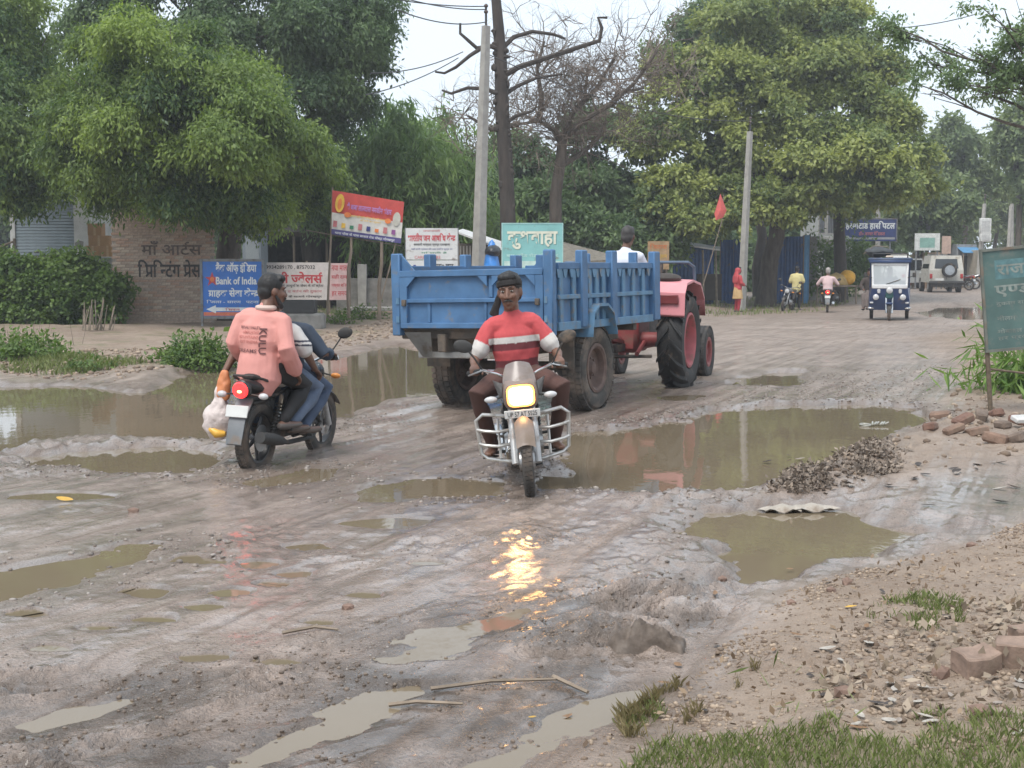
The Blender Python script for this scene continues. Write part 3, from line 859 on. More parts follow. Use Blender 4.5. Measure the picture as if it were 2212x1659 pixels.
def dead_tree():
    # tall limbed trunk with lopped boughs
    y = 39
    b = at(1100, 640, y); b.z = gz(b.x, b.y)
    t = thing('bare_trunk_tree', 'tall dark bare trunk with a few lopped crooked boughs beside the concrete pole', 'tree', b)
    off = -b
    A = lambda pts, yy=y: [at(u, v, yy + dy) + off for u, v, dy in pts]
    mb = MB()
    pts = A([(1100, 660, 0), (1099, 560, 0), (1096, 440, 0), (1091, 330, 0), (1084, 230, 0), (1082, 140, 0), (1077, 60, 0), (1070, -20, 0), (1068, -120, 0)])
    pts[0].z = -.1
    mb.tube(pts, [.27, .235, .215, .205, .195, .18, .155, .13, .11], 12)
    g = random.Random(8)
    for i in range(26):
        v = g.uniform(60, 470); u = np.interp(v, [-20, 60, 140, 230, 330, 440, 560], [1070, 1077, 1082, 1084, 1091, 1096, 1099])
        c = at(u + g.choice((-1, 1)) * g.uniform(8, 15), v, y - .1) + off
        mb.ell(c, (g.uniform(.05, .11), .08, g.uniform(.05, .12)), None, 6, 5)
    mb.build('trunk', BARK_DARK, t)
    for br, r0 in [
        ([(1086, 110, 0), (1060, 100, -.2), (1030, 104, -.3), (1012, 88, -.4), (994, 72, -.4), (994, 50, -.4)], .06),
        ([(1040, 104, -.3), (1015, 120, -.6), (985, 145, -.7), (960, 158, -.8), (940, 155, -.8)], .05),
        ([(1080, 205, 0), (1050, 192, .2), (1010, 190, .3), (975, 202, .4), (955, 195, .5)], .055),
        ([(1085, 105, 0), (1110, 80, .2), (1150, 68, .3), (1195, 74, .3), (1222, 84, .3)], .06),
        ([(1086, 165, 0), (1120, 145, -.3), (1180, 125, -.5), (1250, 102, -.6), (1295, 88, -.6), (1300, 60, -.6), (1292, 38, -.6), (1312, 38, -.6)], .068),
        ([(1088, 205, 0), (1120, 185, .3), (1160, 168, .4), (1215, 160, .5)], .055),
        ([(1094, 265, 0), (1115, 250, -.2), (1150, 240, -.2), (1160, 230, -.2)], .05)]:
        p = A(br); n = len(p)
        m = MB().tube(p, [r0 * 1.25 * (1 - .55 * i / (n - 1)) for i in range(n)], 7)
        m.build('bough', BARK_DARK, t)
    # second, forked, with a grey haze of dry twigs
    y = 44
    b = at(1206, 640, y); b.z = gz(b.x, b.y)
    t = thing('dry_tree', 'forked brown tree with a haze of dry leafless twigs, right of the bare trunk', 'tree', b)
    off = -b
    A = lambda pts: [at(u, v, y + dy) + off for u, v, dy in pts]
    mb = MB()
    p = A([(1206, 640, 0), (1200, 520, 0), (1200, 420, 0), (1212, 340, 0), (1215, 300, 0)]); p[0].z = -.1
    mb.tube(p, [.28, .22, .2, .18, .16], 10)
    mb.build('trunk', BARK, t)
    boughs = [[(1214, 310, 0), (1195, 280, -.3), (1165, 262, -.5), (1120, 268, -.6)], [(1214, 305, 0), (1225, 270, .2), (1240, 240, .3), (1262, 215, .4), (1270, 150, .5)], [(1220, 300, 0), (1260, 260, -.5), (1320, 225, -.8), (1370, 180, -1), (1420, 110, -1.1)],
              [(1165, 262, -.5), (1170, 210, -.5), (1160, 150, -.6), (1175, 90, -.5)], [(1210, 360, 0), (1260, 330, .3), (1290, 300, .5), (1310, 260, .6)], [(1320, 225, -.8), (1345, 200, -.5), (1390, 190, 0)], [(1240, 240, .3), (1290, 190, .5), (1330, 120, .6)],
              [(1120, 268, -.6), (1060, 280, -.8), (1010, 250, -1)]]
    tw = MB(); bb = MB(); g = random.Random(3)

    def twigs(p0, d, L, lev):
        n = 3; pts = [p0]
        for i in range(n):
            d = (d + V((g.gauss(0, .3), g.gauss(0, .3), g.gauss(.02, .25)))).normalized()
            pts.append(pts[-1] + d * L / n)
        tw.tube(pts, [.008 * lev + .005] * 2 + [.006 * lev + .003, .003], 3, cap=False)
        if lev > 0:
            for q in range(4):
                k = g.randrange(1, n + 1)
                dd = (d + V((g.gauss(0, .75), g.gauss(0, .75), g.gauss(.1, .6)))).normalized()
                twigs(pts[k], dd, L * g.uniform(.5, .8), lev - 1)
    for i, br in enumerate(boughs):
        p = A(br); n = len(p)
        bb.tube(p, [.1 * (1 - .6 * k / (n - 1)) for k in range(n)], 7)
        for k in range(1, n):
            for q in range(7):
                a = p[k - 1].lerp(p[k], g.random())
                twigs(a, V((g.gauss(0, 1), g.gauss(0, .7), g.gauss(.7, .6))).normalized(), g.uniform(.7, 1.5), 2)
    bb.build('bough', BARK, t)['kind'] = 'stuff'
    for (u0, v0, L) in [(1140, 60, 1), (1040, 200, 1), (990, 220, 1), (1060, 160, 1), (1330, 90, 1), (1400, 110, 1), (1290, 130, 1), (1230, 120, 1), (1180, 100, 1), (1450, 140, 1), (1380, 60, 1)]:
        p0 = at(u0 + 20, v0 + 60, y + .5) + off
        for q in range(6): twigs(p0 + V((g.gauss(0, .5), g.gauss(0, .4), g.gauss(0, .4))), V((g.gauss(0, .8), g.gauss(0, .5), 1)).normalized(), g.uniform(.8, 1.4), 2)
    tag(tw.build('twig', TWIG, t, smooth=False), kind='stuff')
    bl = blobs_at([(1180, 190, 45, 70), (1270, 190, 45, 80), (1350, 170, 45, 75), (1420, 190, 46, 65), (1240, 280, 46, 75), (1330, 270, 46, 80), (1130, 230, 46, 60), (1400, 280, 46, 60), (1040, 330, 47, 60), (1060, 260, 47, 60), (1150, 320, 46, 60)])
    P, N, B = sample_crown([(np.array(V(c) + off), r) for c, r in bl], 42, 77, .45, 1.3)
    me = leaf_mesh('withered_leaf', P, N, B, 7, .1, .5, 78, .3, .4, .0, .6)
    me.materials.append(L_DRY); tag(link('withered_leaf', me, t), kind='stuff')


def bush(name, label, cat, c, rad, lmat, n, per, size, seed, group=None, flowers=None, droop=.3, wid=.45, tb=0., stems=True):
    g = np.random.default_rng(seed)
    t = thing(name, label, cat, c, group=group)
    d = g.normal(size=(n, 3)); d /= np.linalg.norm(d, axis=1)[:, None]; d[:, 2] = np.abs(d[:, 2])
    r = (.45 + .55 * g.random(n) ** .5) * (.7 + .5 * vn3(d * 2.1 + seed, seed))
    P = d * r[:, None] * np.array(rad)
    me = leaf_mesh('foliage', P, d, g.random(n), per, size, size * 3.2, seed + 1, droop, wid, tb, .6)
    me.materials.append(lmat); tag(link('foliage', me, t), kind='stuff')
    if stems:
        mb = MB()
        for i in range(14):
            k = P[g.integers(n)]
            mb.tube([(k[0] * .25, k[1] * .25, -.05), (k[0] * .7, k[1] * .7, k[2] * .5), tuple(k)], [.012, .008, .004], 4)
        tag(mb.build('stem', TWIG, t), kind='stuff')
    return t


def blades(name, pts, h, w, lmat, seed, tb=0.):
    """grass: one bent two-triangle blade for each point"""
    g = np.random.default_rng(seed); n = len(pts)
    a = g.random(n) * 6.283; hh = h * (.45 + .9 * g.random(n)); ben = (g.random(n) * .7 + .1) * hh
    dx, dy = np.cos(a), np.sin(a)
    b = np.asarray(pts)
    l = np.stack([b[:, 0] - dy * w, b[:, 1] + dx * w, b[:, 2]], -1); r_ = np.stack([b[:, 0] + dy * w, b[:, 1] - dx * w, b[:, 2]], -1)
    m = b + np.stack([dx * ben * .35, dy * ben * .35, hh * .6], -1)
    m1 = m + np.stack([dy * w * .7, -dx * w * .7, 0 * dx], -1)
    tp = b + np.stack([dx * ben, dy * ben, hh], -1)
    v = np.stack([l, r_, m1, tp], 1).reshape(-1, 3)
    me = quadmesh(name, v, np.arange(len(v)).reshape(-1, 4))
    at_ = me.attributes.new('tint', 'FLOAT', 'POINT'); at_.data.foreach_set('value', np.repeat(np.clip(g.random(n) * .9 + tb, 0, 1), 4).astype(np.float32))
    me.materials.append(lmat)
    return tag(link(name, me), kind='stuff')


def gpts(P, n, seed, thr=0., sc=.5):
    g = np.random.default_rng(seed)
    lo, hi = P.min(0), P.max(0)
    x = lo[0] + (hi[0] - lo[0]) * g.random(n * 3); y = lo[1] + (hi[1] - lo[1]) * g.random(n * 3)
    k = (sdist(P, x, y) < 0) & (fb2(x / sc, y / sc, 3, seed) > thr)
    x, y = x[k][:n], y[k][:n]
    return np.stack([x, y, ground_fields(x, y)[0] - .004], -1)


def make_plants():
    Lg = leafmat('grass_blade', (.09, .12, .035), (.24, .27, .1), .3)
    Lgd = leafmat('dry_grass_blade', (.12, .1, .045), (.26, .21, .11), .3)
    blades('grass', gpts(gpoly([(1340, 1672), (1420, 1612), (1700, 1622), (2000, 1602), (2300, 1606), (2500, 1760), (1300, 1760)]), 6000, 1, .42, .3), .04, .0016, Lg, 2)
    blades('dry_grass', gpts(gpoly([(1330, 1545), (1480, 1470), (1620, 1425), (1640, 1470), (1560, 1520), (1450, 1590), (1350, 1600)]), 2600, 3, .45, .25), .05, .002, Lgd, 4)
    blades('grass', gpts(gpoly([(1840, 1370), (1960, 1330), (2080, 1350), (2080, 1400), (1960, 1420), (1860, 1410)]), 900, 5, .5, .3), .04, .0016, Lg, 6)
    blades('grass', gpts(gpoly([(1320, 1560), (1420, 1510), (1440, 1545), (1370, 1590)]), 240, 25, .35, .3), .035, .0016, Lg, 6)
    blades('grass', gpts(GRASSL, 9000, 7, .3, 1.2), .13, .009, Lg, 8, .1)
    blades('grass', gpts(gpoly([(0, 790), (300, 790), (420, 770), (330, 800), (200, 815), (0, 812)]), 2500, 9, .55, .8), .11, .007, Lg, 10)
    blades('grass', gpts(VERGE, 4000, 11, .48, 1.5), .16, .012, Lg, 12, .1)
    # bushes on the left bank
    p = GG(50, 775); bush('weed_clump', 'low green weeds with dry stalks at the left edge of the bank', 'weeds', p, (.75, .5, .34), L_BUSH, 240, 10, .09, 3)
    st = MB(); g = random.Random(6)
    tw = thing('dry_weed', 'dry brown stalks standing out of the weeds at the left edge', 'weeds', GG(45, 750))
    for i in range(40):
        a = V((g.gauss(0, .3), g.gauss(0, .25), 0)); st.tube([a, a + V((g.gauss(0, .1), g.gauss(0, .1), g.uniform(.25, .5)))], [.006, .003], 3)
    tag(st.build('stalk', TWIG, tw), kind='stuff')
    p = GG(425, 793); bush('weed_clump', 'rounded green bush at the water edge behind the loaded motorcycle', 'weeds', p, (.56, .42, .46), L_BUSH, 330, 10, .085, 5)
    p = GG(450, 785); bush('broadleaf_weed', 'large pale leaves standing at the right of the rounded bush', 'weeds', p + V((.1, -.25, -.05)), (.26, .16, .2), L_BUSH, 16, 3, .15, 6, wid=.8, tb=.3)
    p = GG(200, 800); bush('weed_clump', 'small tuft of weeds on the stony bank left of the rounded bush', 'weeds', p, (.3, .25, .16), L_BUSH, 60, 8, .07, 7)
    p = GG(790, 690); bush('weed_clump', 'grey-green weeds at the feet of the banner poles', 'weeds', p, (.8, .3, .3), L_BUSH, 120, 8, .08, 8)
    p = GG(735, 700); bush('weed_clump', 'weeds below the split bamboo pole under the banner', 'weeds', p, (.35, .25, .25), L_BUSH, 60, 8, .08, 9)
    # creeper-covered hedge at the far left
    c = GG(110, 712)
    bl = [(tuple(at(u, v, y)), r * y / FPX) for u, v, y, r in [(20, 600, 34.5, 60), (95, 615, 34.5, 65), (165, 600, 34.5, 55), (215, 640, 34.2, 55), (60, 660, 34.2, 55), (140, 665, 34, 58), (225, 680, 34, 35), (-20, 650, 34.5, 65), (0, 575, 35, 35), (120, 585, 35, 38), (200, 590, 35, 30), (-60, 600, 35, 70), (-40, 690, 34.5, 50), (20, 695, 34, 40), (100, 695, 34, 35), (180, 695, 34, 30), (235, 620, 34, 30)]]
    t = thing('creeper_hedge', 'thick green hedge of creepers in front of the shuttered shop', 'hedge', c)
    P, N, B = sample_crown([(np.array(V(q) - c), r) for q, r in bl], 260, 91, .3, 1.6)
    k = P[:, 2] > -.02; P, N, B = P[k], N[k], B[k]
    me = leaf_mesh('foliage', P, N, B, 11, .11, .3, 92, .35, .7, -.1, .68)
    me.materials.append(L_BUSH); tag(link('foliage', me, t), kind='stuff')
    mb = MB(); g = random.Random(9)
    for i in range(26):
        u = g.uniform(185, 250); a = GG(u, 712); mb.tube([a - c + V((0, -.25, 0)), a - c + V((g.gauss(0, .1), -.15, g.uniform(.3, .75)))], [.016, .01], 4)
    tag(mb.build('stem', BARK_PALE, t), kind='stuff')
    # grass tuft behind the sign board at the right
    p = GG(2215, 850); bush('grass_clump', 'bright green grass clump behind the post of the right-hand sign board', 'grass', p + V((.25, .5, -.05)), (.42, .45, .6), leafmat('tall_grass', (.06, .13, .02), (.22, .33, .08), .35), 240, 9, .28, 13, droop=.75, wid=.12, stems=False)
    p = GG(1690, 1570); bush('weed_tuft', 'small star-shaped weed growing on the bare dirt near the bottom edge', 'weeds', p, (.07, .07, .05), Lg, 26, 2, .07, 15, wid=.1, droop=.3, stems=False)
    p = GG(1790, 585); q = GG(1765, 640)
    bush('roadside_bush', 'leafy green bush left of the dark roadside trunk', 'bush', at(1765, 630, 62), (1.0, .8, 2.6), L_BUSH, 260, 9, .2, 17)
    bush('roadside_bush', 'leafy green bush under the hospital sign', 'bush', at(1860, 625, 64), (1.3, .8, 2.6), L_BUSH, 320, 9, .2, 19)




def wood():
    # the far-off wood that closes the view behind the roadside
    g = np.random.default_rng(5)
    bl = []
    for i in range(78):
        x = -52 + i * 1.02 + g.normal() * .5; y = 84 + g.normal() * 5 + max(0, x) * .5
        for q in range(3): bl.append((np.array((x + g.normal() * 1.2, y, .6 + q * 2.2 + g.random() * 1.2)), 1.7 + g.random() * .9))
    P, N, B = sample_crown(bl, 17, 333, .3, .6)
    me = leaf_mesh('wood', P, N, B, 8, .42, 1.0, 334, .4, .6, .0, .6)
    me.materials.append(L_DARK); tag(link('wood', me), kind='stuff')


make_trees(); dead_tree(); make_plants(); wood()

# ------------------------------------------------------------------ lettering (flat print), Devanagari set in visual order
_GL = {}


def glyph(ch, bold):
    k = (ch, bold)
    if k in _GL: return _GL[k]
    def width(s):
        c = bpy.data.curves.new('g', 'FONT'); c.body = s; c.size = 1
        o = bpy.data.objects.new('g', c); COL.objects.link(o)
        bpy.context.view_layer.update()
        me = o.to_mesh(); xs = [v.co.x for v in me.vertices]; w = max(xs) if xs else 0
        o.to_mesh_clear(); bpy.data.objects.remove(o); bpy.data.curves.remove(c)
        return w
    c = bpy.data.curves.new('g', 'FONT'); c.body = ch; c.size = 1; c.offset = bold; c.resolution_u = 2
    o = bpy.data.objects.new('g', c); COL.objects.link(o)
    bpy.context.view_layer.update()
    dg = bpy.context.evaluated_depsgraph_get()
    me = o.evaluated_get(dg).to_mesh()
    vs = [(v.co.x, v.co.y) for v in me.vertices]; fs = [tuple(p.vertices) for p in me.polygons]
    o.evaluated_get(dg).to_mesh_clear()
    bpy.data.objects.remove(o); bpy.data.curves.remove(c)
    adv = width(ch + '|') - width('|') if ch != ' ' else .26
    _GL[k] = (vs, fs, adv)
    return _GL[k]


def clip_x(vs, fs, xc):
    bm = bmesh.new()
    bv = [bm.verts.new((x, y, 0)) for x, y in vs]
    for f in fs:
        try: bm.faces.new([bv[i] for i in f])
        except ValueError: pass
    bmesh.ops.bisect_plane(bm, geom=bm.verts[:] + bm.edges[:] + bm.faces[:], plane_co=(xc, 0, 0), plane_no=(1, 0, 0), clear_outer=True)
    bm.verts.index_update()
    r = [(v.co.x, v.co.y) for v in bm.verts], [tuple(v.index for v in f.verts) for f in bm.faces]
    bm.free()
    return r


def stroke(pts, w):
    vs = []; fs = []
    for i, p in enumerate(pts):
        a = pts[max(i - 1, 0)]; b = pts[min(i + 1, len(pts) - 1)]
        dx, dy = b[0] - a[0], b[1] - a[1]; L = math.hypot(dx, dy) or 1
        vs += [(p[0] - dy / L * w / 2, p[1] + dx / L * w / 2), (p[0] + dy / L * w / 2, p[1] - dx / L * w / 2)]
        if i: fs.append((2 * i - 2, 2 * i - 1, 2 * i + 1, 2 * i))
    return vs, fs


def set_text(txt, bold=.012):
    """'~' before a letter: its half form; '^' after a letter: the r-stroke below it; '`' after: the r-hook above it"""
    out = []; x = 0; i = 0; half = False; last = (0, 0)
    while i < len(txt):
        ch = txt[i]; i += 1
        if ch == '~': half = True; continue
        if ch == '^':
            w = last[1]; out.append((stroke([(last[0] + w * .55, .21), (last[0] + w * .3, .12), (last[0] + w * .08, .03)], .075 + 2 * bold)))
            continue
        if ch == '`':
            w = last[1]; bx = last[0] + w
            out.append(stroke([(bx - .13, .62), (bx - .2, .72), (bx - .12, .81), (bx - .0, .80)], .06 + 2 * bold)); continue
        vs, fs, adv = glyph(ch, bold)
        if half:
            vs, fs = clip_x(vs, fs, adv * .68); adv = adv * .68; half = False
        if vs: out.append(([(vx + x, vy) for vx, vy in vs], fs))
        if adv > .05: last = (x, adv)
        x += adv
    return out, x


def lettering(parent, txt, cx, cz, w, h, m, y=0, bold=.012, name='lettering', T=None):
    """print on a panel whose face looks along local -y; fitted into w x h about (cx, cz)"""
    toks, W = set_text(txt, bold)
    if not toks: return
    xs = [p[0] for t in toks for p in t[0]]; zs = [p[1] for t in toks for p in t[0]]
    x0, x1, z0, z1 = min(xs), max(xs), min(zs), max(zs)
    sx = w / (x1 - x0); sz = h / (z1 - z0)
    mb = MB()
    for k, (vs, fs) in enumerate(toks):
        mb.add([((px - (x0 + x1) / 2) * sx + cx, y - .0035 - .0006 * (k % 3), (pz - (z0 + z1) / 2) * sz + cz) for px, pz in vs], fs, T)
    return mb.build(name, m, parent, smooth=False)


def flat(parent, name, poly, m, y=0, T=None):
    mb = MB(); n = len(poly)
    return mb.add([(p[0], y, p[1]) for p in poly], [tuple(range(n))], T).build(name, m, parent, smooth=False)


def rect(x0, z0, x1, z1): return [(x0, z0), (x1, z0), (x1, z1), (x0, z1)]


def oval(cx, cz, a, b, n=20): return [(cx + a * math.cos(i * 2 * math.pi / n), cz + b * math.sin(i * 2 * math.pi / n)) for i in range(n)]


INK_W = mat('white_paint', (.72, .74, .74), .6, .08)
INK_K = mat('black_paint', (.03, .028, .03), .7, .2)
INK_WALL = mat('weathered_black_paint', (.055, .05, .048), .9, .4, 12)
INK_R = mat('red_paint', (.5, .06, .07), .6, .15)
INK_RF = mat('faded_red_paint', (.5, .17, .18), .7, .15)
INK_B = mat('dark_blue_paint', (.04, .05, .2), .6, .15)
INK_Y = mat('yellow_paint', (.72, .45, .06), .6, .15)
INK_O = mat('orange_paint', (.7, .2, .05), .6, .15)
INK_G = mat('green_paint', (.05, .22, .12), .6, .15)
INK_P = mat('purple_paint', (.25, .08, .25), .6, .15)
GREY_STEEL = mat('grey_steel', (.2, .21, .22), .55, .2, metal=.4, dirt=.35)
DARK_STEEL = mat('dark_steel', (.06, .06, .062), .55, .3, metal=.3, dirt=.4)
WOOD_GREY = mat('weathered_wood', (.23, .18, .135), .85, .3, 8, stretch=(1, 1, .2), bump=.004, bscale=30)
CONCRETE = mat('concrete', (.33, .315, .29), .88, .16, 5, bump=.003, bscale=60)
CONC_DARK = mat('stained_concrete', (.21, .2, .185), .9, .3, 4, bump=.004, bscale=40)


def post_to_ground(mb, x, z0, zb, r=.025, n=6):
    mb.tube([(x, 0, zb), (x, 0, z0)], r, n)


def make_signs():
    # --- bank sign
    p = at(504, 715, 33.4); z0 = gz(p.x, p.y)
    t = thing('bank_sign', 'blue framed bank sign with white Hindi and English lettering and an arrow', 'sign', (p.x, p.y, z0), R(-4))
    w, h = 1.6, 1.46
    zc = at(504, 624, 33.4).z - z0
    blue = mat('sign_blue', (.035, .16, .52), .5, .12, 3, dirt=.12)
    MB().box((0, 0, zc), (w - .06, .02, h - .06)).build('panel', blue, t)
    f = MB()
    for sx in (-1, 1): f.box((sx * (w / 2 - .03), -.002, zc), (.065, .05, h))
    for sz in (-1, 1): f.box((0, -.002, zc + sz * (h / 2 - .03)), (w - .135, .05, .065))
    f.build('frame', GREY_STEEL, t)
    for sx in (-1, 1): MB().box((sx * (w / 2 - .03), 0, (zc - h / 2) / 2 - .15), (.05, .04, zc - h / 2 + .3)).build('leg', GREY_STEEL, t)
    y = -.0105
    flat(t, 'border', rect(-w / 2 + .07, zc - h / 2 + .07, w / 2 - .07, zc - h / 2 + .16), mat('sign_orange', (.62, .17, .09), .5), y - .002)
    lettering(t, 'बैंक ऑफ़ इंडि‌या'.replace('डि‌', 'िड').replace('\u200c', ''), .1, zc + .51, 1.02, .29, INK_W, y, .03)
    lettering(t, 'Bank of India', .1, zc + .2, 1.02, .19, INK_W, y, .03)
    lettering(t, 'ग^ाहक सेवा के~नद^', .03, zc - .1, 1.26, .25, INK_W, y, .03)
    lettering(t, 'जिला - सारण   पटना'.replace('जि', 'िज'), 0, zc - .31, 1.3, .085, INK_W, y, .01)
    ar = [(-.66, -.5), (-.42, -.4), (-.42, -.455), (.5, -.455), (.5, -.545), (-.42, -.545), (-.42, -.6)]
    flat(t, 'arrow', [(a, b + zc) for a, b in ar], INK_W, y - .004)
    lettering(t, 'सिवान'.replace('सि', 'िस'), .0, zc - .5, .36, .075, INK_R, y - .006, .01)
    st = [(-.5 + (.19 if i % 2 == 0 else .075) * math.sin(i * math.pi / 5), zc + .23 + (.19 if i % 2 == 0 else .075) * math.cos(i * math.pi / 5)) for i in range(10)]
    flat(t, 'emblem', st, INK_R, y - .003); flat(t, 'emblem_disc', oval(-.5, zc + .23, .05, .06), INK_O, y - .005)

    # --- red banner on bamboo poles
    p = at(795, 600, 36.2); z0 = gz(p.x, p.y)
    t = thing('banner', 'red and white cloth banner with purple lettering, tilted on crooked bamboo poles', 'banner', (p.x, p.y, z0))
    P = lambda u, v: V((at(u, v, 36.2).x - p.x, 0, at(u, v, 36.2).z - z0))
    c0, c1, c2, c3 = P(716, 506), P(866, 526), P(873, 436), P(718, 411)
    nx, nz = 16, 8; mb = MB()
    vs = []
    for j in range(nz + 1):
        for i in range(nx + 1):
            a, b = i / nx, j / nz
            q = (c0 * (1 - a) + c1 * a) * (1 - b) + (c3 * (1 - a) + c2 * a) * b
            vs.append(q + V((0, .02 * math.sin(a * 9 + b * 3) * math.sin(b * 3.1), .0)))
    fc = lambda j0, j1: [(j * (nx + 1) + i, j * (nx + 1) + i + 1, (j + 1) * (nx + 1) + i + 1, (j + 1) * (nx + 1) + i) for j in range(j0, j1) for i in range(nx)]
    sub = lambda j0, j1: ([vs[j * (nx + 1) + i] for j in range(j0, j1 + 1) for i in range(nx + 1)], [(j * (nx + 1) + i, j * (nx + 1) + i + 1, (j + 1) * (nx + 1) + i + 1, (j + 1) * (nx + 1) + i) for j in range(j1 - j0) for i in range(nx)])
    m2 = MB(); m2.add(*sub(1, 4)); m2.build('banner_cloth', mat('banner_white', (.62, .6, .56), .6, .12), t)
    m2 = MB(); m2.add(*sub(4, 8)); m2.build('banner_cloth', mat('banner_red', (.5, .065, .055), .55, .15, 4), t)
    m2 = MB(); m2.add(*sub(0, 1)); m2.build('banner_cloth', mat('banner_indigo', (.07, .06, .2), .55, .15, 4), t)
    ang = math.atan2((c1 - c0).z, (c1 - c0).x); cc = (c0 + c1 + c2 + c3) / 4
    T = M4.Translation((cc.x, -.025, cc.z)) @ M4.Rotation(-ang, 4, 'Y')
    W, H = (c1 - c0).length, (c3 - c0).length
    lettering(t, '~शी बाबा लालदास नमकीन भंडार', .03, H * .2, W * .64, H * .17, mat('lilac_paint', (.42, .22, .5), .6), 0, .02, T=T)
    lettering(t, 'हमारे यहाँ शादी विवाह के सभी सामान', .03, -.01 * H, W * .5, H * .07, INK_Y, 0, .01, T=T)
    lettering(t, 'मिलने का स्थान', .1, -.085 * H, W * .3, H * .06, INK_Y, 0, .01, T=T)
    flat(t, 'round_badge', oval(-W * .41, H * .24, W * .065, H * .21), INK_Y, 0, T); flat(t, 'badge_print', oval(-W * .41, H * .22, W * .03, H * .13), INK_O, -.004, T)
    flat(t, 'pale_badge', oval(W * .42, H * .05, W * .055, H * .16), mat('pale_badge', (.5, .48, .42), .6), 0, T)
    flat(t, 'small_badge', oval(-W * .28, -.0 * H, W * .05, H * .06), INK_O, -.002, T); flat(t, 'small_badge', oval(W * .3, -.02 * H, W * .045, H * .06), INK_O, -.002, T)
    for i in range(8):
        xx = W * (-.44 + .12 * i); flat(t, 'printed_picture', rect(xx - W * .03, -H * .31, xx + W * .025, -H * (.17 + .03 * (i % 3))), [INK_RF, INK_Y, INK_G, INK_RF, INK_B, INK_O, INK_RF, INK_P][i], -.001, T)
    lettering(t, 'थाना चौक के पास बाजार रोड पोस्ट गोरखपुर', 0, -.44 * H, W * .86, H * .085, INK_W, 0, .01, T=T)
    for pts, r0 in [([(718, 404), (716, 470), (713, 540), (709, 620), (706, 697)], .035), ([(758, 510), (758, 545), (752, 580), (751, 640), (754, 702)], .05), ([(824, 522), (824, 570), (818, 620), (820, 697)], .055),
                    ([(868, 436), (860, 500), (846, 560), (825, 640), (812, 698)], .02)]:
        q = [P(u, v) + V((0, .05, 0)) for u, v in pts]
        q[-1].z = -.1
        MB().tube(q, [r0 * (1 - .08 * i) for i in range(len(q) - 1, -1, -1)], 7).build('pole', WOOD_GREY, t)
    MB().tube([P(660, 497) + V((0, .1, 0)), P(720, 508) + V((0, .09, 0)), P(866, 531) + V((0, .07, 0))], .012, 5).build('cross_rail', WOOD_GREY, t)

    # --- jeweller's cloth on the fence
    p = at(664, 650, 42); z0 = gz(p.x, p.y)
    t = thing('jeweller_banner', 'white and pink cloth banner with red Hindi lettering behind the bamboo poles', 'banner', (p.x, p.y, z0), R(2))
    zt, zb = at(0, 567, 42).z - z0, at(0, 648, 42).z - z0
    w = 2.62; zc = (zt + zb) / 2; h = zt - zb
    MB().box((-.32, 0, zc), (w - .64, .02, h)).build('cloth_panel', mat('cloth_white', (.6, .55, .53), .7, .1), t)
    MB().box((w / 2 - .32, 0, zc - .01), (.63, .02, h - .02)).build('cloth_panel', mat('cloth_pink', (.6, .42, .41), .7, .1), t)
    y = -.01
    lettering(t, '9934289170 , 8757032', -.5, zc + h * .37, 1.5, .13, INK_K, y, .012)
    lettering(t, 'बाली ~जवेलस`', -.4, zc + h * .1, 1.75, .36, INK_R, y, .03)
    lettering(t, 'सोने चाँदी के आधुनिक जेवर के विक्रेता', -.35, zc - h * .12, 1.7, .12, INK_K, y, .01)
    lettering(t, 'आभूषण व बर्तन की दुकान'.replace('र्त', 'त`'), -.35, zc - h * .27, 1.6, .12, INK_RF, y, .01)
    lettering(t, 'बस स्टैंड के सामने गोरखपुर', -.35, zc - h * .41, 1.6, .1, INK_K, y, .01)
    for i, s_ in enumerate(['नया माल', 'सही दाम', 'पक्का बिल', 'हर समय']): lettering(t, s_, w / 2 - .32, zc + h * (.35 - .23 * i), .48, .16, INK_R, y, .01)
    fr = MB()
    for x in (-w / 2, -.01, w / 2 - .64, w / 2): MB().tube([(x, .05, zt + .05), (x, .05, -.1)], .03, 6).build('post', WOOD_GREY, t)

    # --- white medicine sign
    d = 31.5; p = at(933, 560, d); z0 = gz(p.x, p.y)
    t = thing('medicine_sign', 'white two-panel sign with red Hindi heading above the tipper trailer', 'sign', (p.x, p.y, z0), R(3))
    k = d / FPX
    zt, zm, zb = at(0, 492, d).z - z0, at(0, 562, d).z - z0, at(0, 601, d).z - z0
    w = 111 * k
    white = mat('sign_white', (.56, .56, .55), .5, .1, 3, dirt=.12)
    MB().box((0, 0, (zt + zm) / 2), (w, .03, zt - zm - .02), ch=.004).build('panel', white, t)
    MB().box((0, 0, (zm + zb) / 2), (w, .03, zm - zb - .01), ch=.004).build('panel', white, t)
    f = MB()
    for sx in (-1, 1): MB().box((sx * (w / 2 + .012), .01, (zt - .1) / 2), (.022, .045, zt + .1)).build('leg', GREY_STEEL, t)
    y = -.016
    H = zt - zm
    lettering(t, 'प^धानमंत^ी', 0, zt - .09 * H, w * .33, .05, INK_RF, y, .01)
    lettering(t, 'भारतीय जन औषिध के~नद^', 0, zt - .3 * H, w * .92, .2, INK_R, y, .03)
    lettering(t, 'सरकारी मान्यता प्राप्त दवाखाना', 0, zt - .52 * H, w * .7, .085, INK_K, y, .015)
    lettering(t, 'यहाँ सभी प्रकार की दवा उचित मूल्य पर', 0, zt - .66 * H, w * .8, .055, INK_B, y, .005)
    lettering(t, 'मिलती है', .05, zt - .77 * H, w * .5, .05, INK_G, y, .005)
    lettering(t, 'CARE CENTRE', -.1, zt - .91 * H, w * .5, .07, INK_RF, y, .01)
    lettering(t, 'डा० एस० खान', .2, (zm + zb) / 2 + .06, w * .5, .12, INK_K, y, .02)
